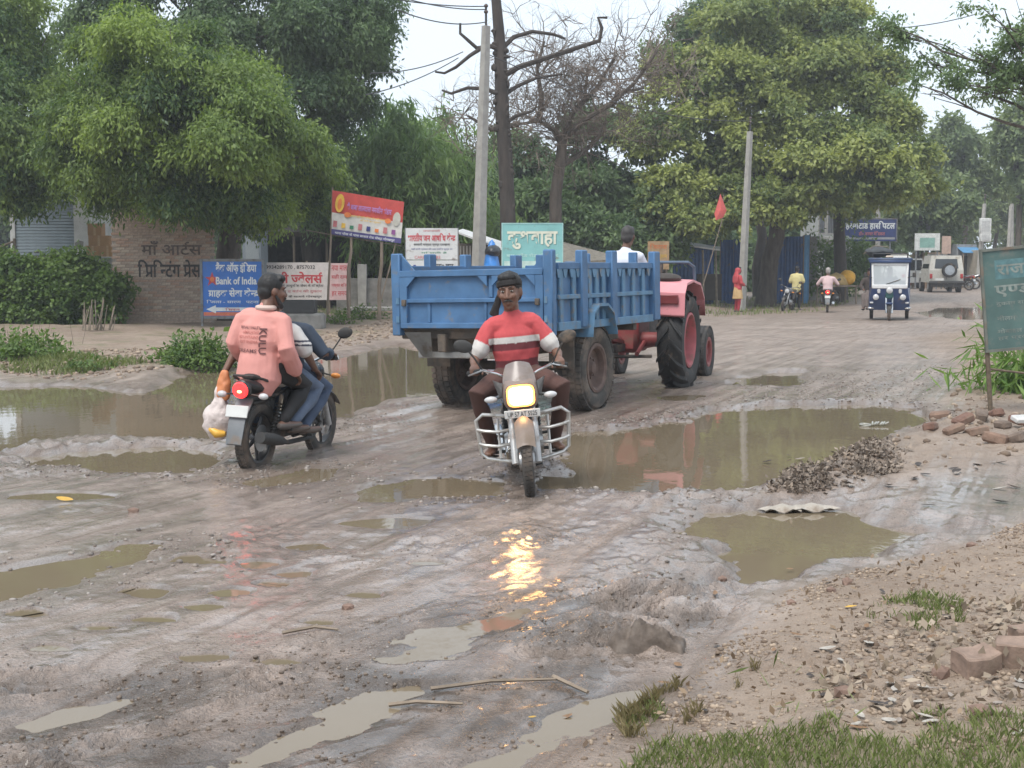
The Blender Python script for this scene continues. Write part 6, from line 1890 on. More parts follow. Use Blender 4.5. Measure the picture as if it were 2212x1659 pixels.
    MB().add([(-W / 2 + .16, -.06, zb - .02), (-W / 2 + .5, -.06, zb - .02), (-W / 2 + .42, .1, zb - .3), (-W / 2 + .3, .1, zb - .3)], [(0, 1, 2, 3), (3, 2, 1, 0)]).build('torn_flap', mat('galvanised', (0, 0, 0)), t)
    MB().box((.05, .35, zb - .2), (.9, .3, .24), ch=.02).build('tipping_gear', muddy, t)
    MB().tube([(-.75, 1.22, .49), (.75, 1.22, .49)], .055, 10).build('axle', muddy, t)
    MB().box((-.38, 1.22, .7), (.09, .9, .1), ch=.02).build('leaf_spring', muddy, t); MB().box((.38, 1.22, .7), (.09, .9, .1), ch=.02).build('leaf_spring', muddy, t)
    rustrim = mat('rusty_rim', (.13, .085, .07), .8, .3, 10, dirt=.3)
    for s in (-1, 1): big_wheel(t, (s * (W / 2 - .14), 1.22, .475), .49, .24, .27, rustrim, side=s, hub=.1, tyremat=RUBBER_MUD, dish=.3)
    red = mat('drawbar_red', (.24, .04, .04), .6, .25, dirt=.4)
    for s in (-1, 1): MB().tube([(s * .36, L - .1, zb - .2), (0, L + 1.15, .62)], .05, 6).build('drawbar', red, t)
    MB().box((0, L + .35, .75), (.5, .12, .12), ch=.01).build('drawbar_brace', red, t)


def make_tractor():
    th = R(20)
    rc = V((2.24, 18.2))
    hd = V((math.sin(th), math.cos(th))); rt = V((math.cos(th), -math.sin(th)))
    o = rc - rt * .72
    t = thing('tractor', 'red and pink farm tractor with big lugged rear tyres pulling the blue trailer', 'tractor', (o.x, o.y, 0), -th)
    red = mat('tractor_red', (.25, .05, .05), .55, .2, 5, dirt=.3); pink = mat('faded_red', (.64, .25, .27), .45, .1, 3, dirt=.14)
    dk = mat('greasy_iron', (.05, .042, .04), .7, .3, dirt=.4)
    for s in (-1, 1): big_wheel(t, (s * .72, 0, .645), .655, .36, .36, mat('wheel_red', (.4, .1, .11), .6, .2, 6, dirt=.3) if s > 0 else red, lugs=True, side=s, hub=.12, n=40, tyremat=mat('lug_rubber', (.022, .021, .021), .7, .3, dirt=.22), dish=.1)
    for s in (-1, 1): big_wheel(t, (s * .66, 1.9, .37), .38, .17, .21, red, side=s, hub=.07, n=28, dish=.3, rzl=R(0), tyremat=RUBBER)
    MB().tube([(-.6, 0, .645), (.6, 0, .645)], .1, 12).build('rear_axle', red, t)
    MB().box((0, .1, .72), (.42, .7, .5), ch=.06).build('gearbox', red, t)
    MB().box((0, 1.0, .8), (.36, 1.3, .42), ch=.05).build('engine_block', dk, t)
    MB().tube([(-.6, 1.9, .37), (0, 1.9, .5), (.6, 1.9, .37)], .05, 8).build('front_axle', red, t)
    hood = MB().loft([(0, .55, 1.2), (0, 1.2, 1.2), (0, 1.9, 1.14), (0, 2.1, 1.08)], [(.27, .2), (.27, .21), (.25, .19), (.22, .16)], side=(1, 0, 0), n=16); hood.build('bonnet', red, t)
    MB().box((0, 2.2, .95), (.36, .1, .4), ch=.03).build('grille', dk, t)
    MB().tube([(.14, 1.3, 1.35), (.14, 1.3, 1.7)], .035, 8).build('exhaust_stack', dk, t)
    for s in (-1, 1):
        f = MB(); vs = []; fs = []
        pr = [(-.62, 1.02), (-.6, 1.3), (-.48, 1.43), (-.1, 1.47), (.35, 1.42), (.6, 1.22), (.66, 1.0)]
        for y, z in pr: vs += [(s * .4, y, z), (s * .93, y, z - .02), (s * .93, y, z - .05), (s * .4, y, z - .03)]
        for i in range(len(pr) - 1):
            for j in range(4): fs.append((i * 4 + j, i * 4 + (j + 1) % 4, (i + 1) * 4 + (j + 1) % 4, (i + 1) * 4 + j))
        fs += [(0, 1, 2, 3), tuple(len(vs) - 4 + k for k in (3, 2, 1, 0))]
        f.add(vs, fs); fo = f.build('fender', pink, t, fix=True, ang=25)
        MB().box((s * .7, -.632, 1.2), (.3, .03, .12), ch=.01).build('tail_lamp_box', mat('dull_red_lens', (.16, .03, .03), .4), fo)
        MB().add([(s * .4, -.6, 1.0), (s * .4, .6, 1.0), (s * .4, .34, 1.4), (s * .4, -.1, 1.45), (s * .4, -.46, 1.41), (s * .415, -.6, 1.0), (s * .415, .6, 1.0), (s * .415, .34, 1.4), (s * .415, -.1, 1.45), (s * .415, -.46, 1.41)],
                 [(0, 1, 2, 3, 4), (9, 8, 7, 6, 5)]).build('fender_side', red, fo, smooth=False)
        MB().tube([(s * .48, -.45, 1.42), (s * .48, -.42, 1.62), (s * .5, -.3, 1.68), (s * .85, -.1, 1.68), (s * .9, .05, 1.62), (s * .9, .1, 1.4)], .02, 7).build('hand_rail', mat('rail_blue', (.1, .14, .2), .5), fo)
    MB().tube([(0, -.1, .9), (0, -.1, 1.16)], .05, 8).build('seat_post', dk, t)
    MB().loft([(-.14, -.1, 1.2), (.14, -.1, 1.2)], [(.2, .06), (.2, .06)], side=(0, 1, 0)).build('seat', SEATV, t)
    MB().loft([(-.13, -.3, 1.34), (.13, -.3, 1.34)], [(.14, .05), (.14, .05)], side=(0, 0, 1)).build('seat_back', SEATV, t)
    MB().ell((.6, -.25, 1.47), (.2, .2, .07), None, 14, 8).build('tool_bundle', mat('dark_cloth', (.06, .05, .045), .9), t)
    MB().tube([(0, .35, 1.2), (0, .25, 1.58)], .025, 8).build('steering_column', dk, t)
    MB().tube([V((.2 * math.cos(a), .23 + .06 * math.sin(a), 1.6 + .19 * math.sin(a))) for a in [i * math.pi / 8 for i in range(16)]], .016, 6, closed=True).build('steering_wheel', BLACK_MATT, t)
    for s in (-1, 1): MB().tube([(s * .3, -.25, .62), (s * .36, -.85, .5)], .03, 6).build('link_arm', red, t)
    MB().box((0, -.55, .55), (.12, .5, .1), ch=.01).build('hitch', dk, t)
    MB().tube([(-.5, -.62, .43), (.5, -.62, .46)], .025, 6).build('draw_rod', dk, t)
    return t, o, th


def make_rickshaw():
    p = GG(1922, 693)
    t = thing('auto_rickshaw', 'navy blue electric auto-rickshaw with a white windscreen frame coming up the road', 'auto-rickshaw', p + V((0, .1, 0)), math.pi - R(15.5))
    navy = mat('rickshaw_navy', (.025, .05, .13), .35, .15, 3, dirt=.12); wht = mat('rickshaw_white', (.6, .6, .6), .4, .08)
    # local +y = driving direction; front axle at y=0, rear at y=-1.9
    big_wheel(t, (0, 0, .22), .23, .1, .12, ALU, side=1, hub=.04, n=20, dish=.2)
    for s in (-1, 1): big_wheel(t, (s * .52, -1.9, .22), .23, .11, .12, ALU, side=s, hub=.04, n=20, dish=.2)
    for s in (-1, 1): MB().tube([(s * .075, .0, .22), (s * .1, -.1, .72)], .03, 8).build('fork_leg', CHROME, t)
    MB().box((0, -.02, .5), (.2, .3, .06), ch=.02).build('front_fender', navy, t)
    f = MB(); f.add([(-.58, -.25, .3), (.58, -.25, .3), (.56, -.1, .62), (.5, -.02, .95), (-.5, -.02, .95), (-.56, -.1, .62), (-.58, -.6, .3), (.58, -.6, .3), (.58, -.6, .95), (-.58, -.6, .95)],
                    [(0, 1, 2, 5), (5, 2, 3, 4), (1, 7, 8, 3, 2), (6, 0, 5, 4, 9), (4, 3, 8, 9), (7, 1, 0, 6)])
    f.build('front_panel', navy, t, fix=True, ang=20)
    MB().box((0, -.09, .8), (.26, .09, .34), ch=.05).build('nose', mat('rickshaw_green', (.02, .09, .09), .35), t)
    H = lambda x, z, r, y: MB().lathe([(r * 1.15, -.03), (r * 1.15, .01), (r, .02), (r * .5, .035), (0, .04)], tr(x, y, z) @ rotx(R(-90)), 16)
    H(0, .88, .08, .0).build('headlight', LAMP_OFF, t)
    for s in (-1, 1):
        H(s * .38, .68, .075, -.06).build('headlight', LAMP_OFF, t)
        MB().box((s * .3, -.04, .86), (.09, .05, .14), ch=.02).build('indicator', LAMP_OFF, t)
        MB().box((s * .5, -.13, .52), (.1, .05, .05), ch=.01).build('marker_lamp', LAMP_OFF, t)
        MB().box((s * .52, -.2, .36), (.18, .1, .06), ch=.02).build('bumper', CHROME, t)
        MB().box((s * .56, -1.35, .58), (.05, 1.5, .62), ch=.02).build('side_panel', navy, t)
        MB().tube([(s * .47, -.05, .95), (s * .5, -.3, 1.72)], .032, 8).build('windscreen_post', wht, t)
        for y in (-1.0, -2.1): MB().tube([(s * .56, y, .85), (s * .56, y, 1.74)], .022, 6).build('roof_post', navy, t)
        MB().tube([(s * .5, -.05, 1.25), (s * .66, -.02, 1.3)], .012, 5).build('mirror_stem', BLACK_MATT, t); MB().box((s * .68, -.02, 1.33), (.1, .03, .14), ch=.02).build('mirror', BLACK_MATT, t)
    MB().box((0, -.03, .99), (1.0, .06, .12), ch=.02).build('windscreen_sill', wht, t); MB().box((0, -.27, 1.64), (.98, .05, .1), ch=.02).build('windscreen_header', wht, t)
    gm = bpy.data.materials.new('windscreen_glass'); gm.use_nodes = True; gb = gm.node_tree.nodes['Principled BSDF']
    gb.inputs['Base Color'].default_value = (.5, .53, .55, 1); gb.inputs['Roughness'].default_value = .05; gb.inputs['Alpha'].default_value = .62  # whitish sky reflection put into the glass colour
    MB().add([(-.46, -.07, 1.05), (.46, -.07, 1.05), (.47, -.26, 1.6), (-.47, -.26, 1.6)], [(0, 1, 2, 3)]).build('windscreen', gm, t, smooth=False)
    MB().tube([(.1, -.05, 1.06), (-.3, -.1, 1.2)], .01, 5).build('wiper', BLACK_MATT, t)
    MB().box((0, -1.25, 1.78), (1.28, 2.1, .1), ch=.05).build('roof', mat('roof_navy', (.03, .05, .1), .45, .2, dirt=.2), t)
    MB().box((0, -.24, 1.72), (1.2, .1, .1), ch=.03).build('roof_visor', navy, t)
    MB().box((.02, -.4, 1.86), (.22, .14, .06), ch=.02).build('roof_marker', mat('marker_cream', (.55, .45, .35), .5), t)
    MB().box((0, -1.5, .45), (1.05, 1.5, .1)).build('floor', BLACK_MATT, t)
    for y in (-.75, -1.3, -2.0): MB().box((0, y, .68), (1.0, .36, .16), ch=.04).build('bench', SEATV, t)
    rr = MB()
    for s in (-1, 1): rr.tube([(s * .5, -.5, 1.83), (s * .5, -.5, 1.95), (s * .5, -2.1, 1.95), (s * .5, -2.1, 1.83)], .014, 5)
    for y in (-.5, -1.3, -2.1): rr.tube([(-.5, y, 1.95), (.5, y, 1.95)], .014, 5)
    rr.build('roof_rack', DARK_STEEL, t)
    # load on the roof
    b = thing('bundle', 'dark bundle tied on the auto-rickshaw roof', 'luggage', p + V((-.05, 1.2, 1.94)))
    m = MB().ell((0, 0, .06), (.42, .4, .16), None, 16, 10); vv = np.array(m.v); vv += .08 * (vn3(vv * 5, 8) - .5)[:, None]; m.v = [tuple(a) for a in vv]; m.build('sack', mat('dark_sack', (.05, .055, .06), .8), b)
    MB().tube([(-.45, 0, 0), (-.2, -.2, .24), (.2, -.2, .22), (.45, 0, 0)], .012, 5).build('rope', WOOD_GREY, b)
    return t, p


def make_jeep():
    p = GG(2043, 632)
    t = thing('jeep', 'dusty white jeep-style car seen from behind with a spare wheel on its tailgate', 'car', p, R(-8))
    wh = mat('jeep_white', (.5, .48, .43), .45, .08, 3, dirt=.22, dcol=(.3, .25, .19)); w, h = 1.66, 1.85
    b = MB(); b.add([(-w / 2, 0, .5), (w / 2, 0, .5), (w / 2, -.03, 1.12), (-w / 2, -.03, 1.12), (-w / 2, 2.6, .5), (w / 2, 2.6, .5), (w / 2, 2.6, 1.12), (-w / 2, 2.6, 1.12)],
                    [(0, 1, 2, 3), (5, 4, 7, 6), (1, 5, 6, 2), (4, 0, 3, 7), (3, 2, 6, 7), (4, 5, 1, 0)])
    b.box((0, 3.2, .75), (1.5, 1.4, .55), ch=.08); bo = b.build('body', wh, t, fix=True)
    c = MB(); a = .1
    c.add([(-w / 2, -.02, 1.12), (w / 2, -.02, 1.12), (w / 2 - a, .12, h), (-w / 2 + a, .12, h), (-w / 2, 2.7, 1.12), (w / 2, 2.7, 1.12), (w / 2 - a, 2.2, h), (-w / 2 + a, 2.2, h)], [(0, 1, 2, 3), (5, 4, 7, 6), (1, 5, 6, 2), (4, 0, 3, 7), (3, 2, 6, 7)])
    c.build('cabin', wh, t, fix=True, ang=20)
    MB().add([(-.58, -.015, 1.2), (.58, -.015, 1.2), (.52, .08, 1.68), (-.52, .08, 1.68)], [(0, 1, 2, 3)]).build('rear_window', GLASS_D, t, smooth=False)
    for s in (-1, 1): MB().add([(s * (w / 2 - .012 + .006), .3, 1.2), (s * (w / 2 - .012 + .006), 2.3, 1.2), (s * (w / 2 - .085), 2.1, 1.7), (s * (w / 2 - .085), .35, 1.7)], [(0, 1, 2, 3), (3, 2, 1, 0)]).build('side_window', GLASS_D, t, smooth=False)
    big_wheel(t, (.12, -.17, 1.12), .36, .2, .2, SILVER, side=1, hub=.08, n=24, rzl=R(90), name='spare_wheel', tyremat=RUBBER)
    MB().lathe([(0, .12), (.24, .11), (.25, .05)], tr(.12, -.17, 1.12) @ rotx(R(90)), 20).build('spare_cover', mat('cover_grey', (.3, .33, .36), .4), t)
    MB().box((0, -.12, .52), (w + .02, .16, .14), ch=.03).build('bumper', mat('bumper_dark', (.05, .05, .05), .6, dirt=.3), t)
    MB().box((0, -.06, .36), (w - .2, .1, .16)).build('underrun', BLACK_MATT, t)
    for s in (-1, 1):
        MB().box((s * (w / 2 - .09), -.03, .82), (.13, .05, .24), ch=.015).build('tail_lamp', TAIL_OFF, t)
        for y in (.55, 3.1): big_wheel(t, (s * .7, y, .35), .36, .22, .2, SILVER, side=s, hub=.08, n=22, tyremat=RUBBER)
        MB().box((s * (w / 2 + .07), 2.3, 1.25), (.1, .06, .16), ch=.02).build('mirror', BLACK_MATT, t)
    po = MB().box((-.35, -.2, .66), (.42, .02, .12)).build('number_plate', PLATE, t)
    MB().box((0, .0, 1.0), (.02, .08, .7)).build('door_seam', BLACK_MATT, t)
    # white van left of it
    p = GG(1984, 628) + V((0, 5, 0)); p.z = gz(p.x, p.y)
    t = thing('van', 'small white van parked between the auto-rickshaw and the jeep', 'van', p, R(-35))
    wv = mat('van_white', (.55, .55, .52), .4, .08, 3, dirt=.12)
    b = MB().add([(-.75, 0, .35), (.75, 0, .35), (.75, 0, 1.0), (-.75, 0, 1.0), (-.75, 3.2, .35), (.75, 3.2, .35), (.75, 3.2, 1.0), (-.75, 3.2, 1.0), (-.66, .3, 1.75), (.66, .3, 1.75), (.66, 3.1, 1.75), (-.66, 3.1, 1.75)],
                 [(0, 1, 2, 3), (5, 4, 7, 6), (1, 5, 6, 2), (4, 0, 3, 7), (3, 2, 9, 8), (2, 6, 10, 9), (7, 3, 8, 11), (6, 7, 11, 10), (8, 9, 10, 11), (0, 4, 5, 1)]); b.build('body', wv, t, fix=True, ang=20)
    MB().add([(-.64, .06, 1.06), (.64, .06, 1.06), (.6, .27, 1.66), (-.6, .27, 1.66)], [(0, 1, 2, 3)], tr(0, -.012, 0)).build('rear_window', GLASS_D, t, smooth=False)
    for s in (-1, 1):
        MB().add([(s * .755, .4, 1.06), (s * .755, 2.9, 1.06), (s * .68, 2.9, 1.66), (s * .68, .5, 1.66)], [(0, 1, 2, 3), (3, 2, 1, 0)]).build('side_window', GLASS_D, t, smooth=False)
        for y in (.6, 2.6): big_wheel(t, (s * .66, y, .27), .28, .17, .16, SILVER, side=s, hub=.06, n=20, tyremat=RUBBER)
        MB().box((s * .62, -.01, .75), (.18, .04, .18), ch=.01).build('tail_lamp', TAIL_OFF, t)
    MB().box((0, -.04, .42), (1.5, .1, .14), ch=.02).build('bumper', BLACK_MATT, t)
    # handcart with yellow cloth
    p = at(1846, 640, 54); p.z = gz(p.x, p.y + 3)
    t = thing('handcart', 'wooden handcart heaped with a tan load under a yellow cloth beside the auto-rickshaw', 'cart', p + V((0, 3, 0)), R(20))
    MB().box((0, 0, .78), (1.5, .9, .07), ch=.01).build('deck', WOOD_GREY, t)
    for sx in (-1, 1):
        for sy in (-1, 1): MB().tube([(sx * .68, sy * .38, .78), (sx * .7, sy * .4, -.02)], .035, 6).build('leg', WOOD_GREY, t)
    for s in (-1, 1): moto_wheel(t, 0, .3, .05, 'spoke', False, True, 16) if s > 0 else None
    y_ = p + V((-.05, 3, .82))
    c = thing('cloth_load', 'yellow and tan cloth thrown over the heap on the handcart', 'cloth', y_, R(20))
    m = MB().ell((0, 0, .18), (.72, .42, .3), None, 20, 12); vv = np.array(m.v); vv += .12 * (vn3(vv * 4, 3) - .5)[:, None]; vv[:, 2] = np.maximum(vv[:, 2], 0); m.v = [tuple(a) for a in vv]; m.build('cloth', mat('tan_cloth', (.42, .29, .12), .8, .25, 6), c)
    m = MB().ell((.5, -.1, .3), (.34, .34, .32), None, 16, 10); vv = np.array(m.v); vv += .1 * (vn3(vv * 5, 4) - .5)[:, None]; m.v = [tuple(a) for a in vv]; m.build('yellow_cloth', mat('yellow_cloth', (.68, .36, .04), .75, .2, 6), c)


def far_bikes():
    # small two-wheelers standing outside the shops at the far right
    for i, (u, v, d, a, c, lab) in enumerate([(2094, 622, 74, 40, (.2, .03, .03), 'small red motorcycle parked outside the shops right of the jeep'), (2106, 616, 77, 65, (.03, .03, .04), 'small dark motorcycle parked beyond the red one near the green sign')]):
        p = at(u, v, d); p.z = gz(p.x, p.y)
        make_moto(lab, None, p, R(a), lean=R(-8), style='spoke', tank=mat('far_tank%d' % i, c, .4), detail=False)


make_trailer()
far_bikes()
TRACTOR, TR_O, TR_TH = make_tractor()
RICK, RICK_P = make_rickshaw()
make_jeep()
# the two big motorcycles
B1 = GG(1140, 1060)
M1_RZ = math.pi + R(1.0)
M1_L = V((B1.x, B1.y + 1.27 * .965, -.035))
MOTO1 = make_moto('silver-guarded motorcycle with a brightly lit square headlight, ridden towards the camera', None, M1_L, M1_RZ, lean=R(5.4), sc=.965, style='spoke', head_on=True, guard=True, cowl=True, plate_front='UP 57 AT 5525')
B2 = GG(552, 1006)
MOTO2 = make_moto('black sporty motorcycle carrying riders away, its round tail lamp lit', None, (B2.x, B2.y, -.04), R(-17), lean=R(2), sc=.96, style='alloy', tail_on=True, sport=True)
B3 = GG(1787, 675)
MOTO3 = make_moto('dark motorcycle riding away down the road with its red tail lamp lit', None, B3, R(-13), lean=0, style='spoke', tail_on=True, plate_rear='blank')
B4 = GG(1694, 672)
MOTO4 = make_moto('dark motorcycle parked at the verge beside the man in the yellow shirt', None, B4 + V((.45, 1.0, 0)), R(155), lean=R(-9), style='alloy', tank=mat('tank_grey', (.1, .1, .11), .3))
# ------------------------------------------------------------------ people
def remesh(mb, name, m, parent, vox, smooth=4, noise=0, nsc=9, seed=0, fac=.5):
    me0 = mb.mesh('tmp', False)
    o = bpy.data.objects.new('tmp', me0); COL.objects.link(o)
    r_ = o.modifiers.new('r', 'REMESH'); r_.mode = 'VOXEL'; r_.voxel_size = vox
    if smooth:
        s_ = o.modifiers.new('s', 'SMOOTH'); s_.factor = fac; s_.iterations = smooth
    dg = bpy.context.evaluated_depsgraph_get()
    me = bpy.data.meshes.new_from_object(o.evaluated_get(dg))
    bpy.data.objects.remove(o); bpy.data.meshes.remove(me0)
    n = len(me.vertices)
    co = np.empty(n * 3, np.float32); me.vertices.foreach_get('co', co); co = co.reshape(-1, 3)
    if noise:
        no = np.empty(n * 3, np.float32); me.vertices.foreach_get('normal', no); no = no.reshape(-1, 3)
        w = (vn3(co * nsc * np.array([1, 1, .45]), seed) - .5) * 1.3 + (vn3(co * nsc * 2.6 * np.array([.7, .7, .6]), seed + 1) - .5) * .6
        co = co + no * (w * noise)[:, None]
        me.vertices.foreach_set('co', co.astype(np.float32).ravel())
    me.polygons.foreach_set('use_smooth', np.ones(len(me.polygons), bool))
    me.update(); me.name = name
    me.materials.clear(); me.materials.append(m)
    return link(name, me, parent), co


def paint(o, co, fn):
    me = o.data
    a = me.color_attributes.new('print', 'FLOAT_COLOR', 'POINT')
    c = np.ones((len(co), 4), np.float32); c[:, :3] = fn(co)
    a.data.foreach_set('color', c.ravel())


def skin_mat(name, c): return mat(name, c, .5, .1, 14)


def head_parts(mb, Hm, neck_to):
    """Hm: head frame, origin mid-head, +y face, +z up"""
    e = lambda c, r: mb.ell((0, 0, 0), r, None, 14, 10, Hm @ M4.Translation(c))
    e((0, -.012, .03), (.076, .094, .088)); e((0, .022, -.02), (.066, .076, .085)); e((0, .035, -.078), (.05, .05, .04)); e((0, .06, -.1), (.028, .026, .02))
    mb.loft([Hm @ V((0, .09, .018)), Hm @ V((0, .107, -.012)), Hm @ V((0, .112, -.03))], [.009, .012, .015], n=8)
    for s in (-1, 1):
        e((s * .012, .098, -.034), (.011, .013, .009)); e((s * .036, .074, -.022), (.026, .022, .024)); e((s * .077, -.005, -.005), (.012, .022, .033))
        e((s * .03, .083, .034), (.027, .014, .01))
    e((0, .092, -.062), (.026, .012, .0075)); e((0, .09, -.074), (.022, .012, .008))
    mb.loft([Hm @ V((0, -.02, -.05)), V(neck_to)], [.055, .062], n=12)


def face_parts(t, Hm, beard=0, open_eyes=True, hair=(.012, .01, .01)):
    hm = mat('hair_black', (.012, .011, .011), .6, .3)
    mb_ = lambda: MB()
    for s in (-1, 1):
        ey = mb_().ell((0, 0, 0), (.0115, .006, .0062), None, 10, 8, Hm @ M4.Translation((s * .031, .089, .012))).build('eye', mat('eye_white', (.3, .27, .24), .4, .05), t)
        mb_().ell((0, 0, 0), (.0058, .004, .0058), None, 8, 6, Hm @ M4.Translation((s * .031, .0935, .012))).build('iris', mat('iris_dark', (.015, .01, .008), .2), ey)
        mb_().loft([Hm @ V((s * .012, .096, .034)), Hm @ V((s * .032, .096, .04)), Hm @ V((s * .052, .08, .034))], [.0035, .005, .003], n=6).build('eyebrow', hm, t)
    if beard:
        mb_().loft([Hm @ V((-.032, .095, -.06)), Hm @ V((-.014, .107, -.05)), Hm @ V((.014, .107, -.05)), Hm @ V((.032, .095, -.06))], [.004, .0075, .0075, .004], n=6).build('moustache', hm, t)
        if beard > 1:
            mb = mb_()
            mb.loft([Hm @ V((-.07, .015, -.04)), Hm @ V((-.056, .05, -.09)), Hm @ V((0, .08, -.112)), Hm @ V((.056, .05, -.09)), Hm @ V((.07, .015, -.04))], [.012, .02, .026, .02, .012], n=8)
            mb.build('beard', hm, t)


def hand(mb, wrist, fwd, up, curl, scale=1., spread=1., side=1):
    """palm and five fingers; curl: per-joint bend in degrees toward the palm side"""
    f = V(fwd).normalized(); u = V(up); u = (u - f * u.dot(f)).normalized(); s = f.cross(u) * side
    w = V(wrist); k = scale
    mb.loft([w, w + f * .03 * k, w + f * .065 * k, w + f * .09 * k], [(.024 * k, .019 * k), (.034 * k, .017 * k), (.041 * k, .016 * k), (.04 * k, .012 * k)], side=s, n=12)
    for i, (o_, L) in enumerate(((-.031, .074), (-.0105, .083), (.0105, .078), (.03, .062))):
        p = w + (f * .09 + s * o_ * spread) * k; d = f.copy(); pts = [p - f * .012 * k, p]; ax = s
        for j, q in enumerate((.42, .33, .25)):
            d = M4.Rotation(R(-curl[j] if True else 0), 3, ax * side) @ d
            pts.append(pts[-1] + d * L * q * k)
        mb.loft(pts, [.0105 * k, .0102 * k, .0095 * k, .0088 * k, .0075 * k], n=8)
    b = w + (f * .025 - s * .03) * k
    d = (f * .55 - s * .6 - u * .45).normalized(); d2 = (f * .8 - s * .1 - u * .6).normalized()
    mb.loft([b, b + d * .032 * k, b + d * .04 * k + d2 * .03 * k, b + d * .038 * k + d2 * .054 * k], [.014 * k, .012 * k, .0105 * k, .009 * k], n=8)


def shoe(mb, ankle, toe, r=.042):
    a = V(ankle); t_ = V(toe); d = (t_ - a); d.z = 0; d.normalize()
    dn = V((0, 0, -1))
    heel = a + dn * .045 - d * .045
    tip = t_ + dn * 0
    mb.loft([heel, a + dn * .05 + d * .03, (a + dn * .055).lerp(tip, .6), tip], [(.034, .032), (.04, .034), (.046, .028), (.036, .022)], side=d.cross(V((0, 0, 1))), n=12)


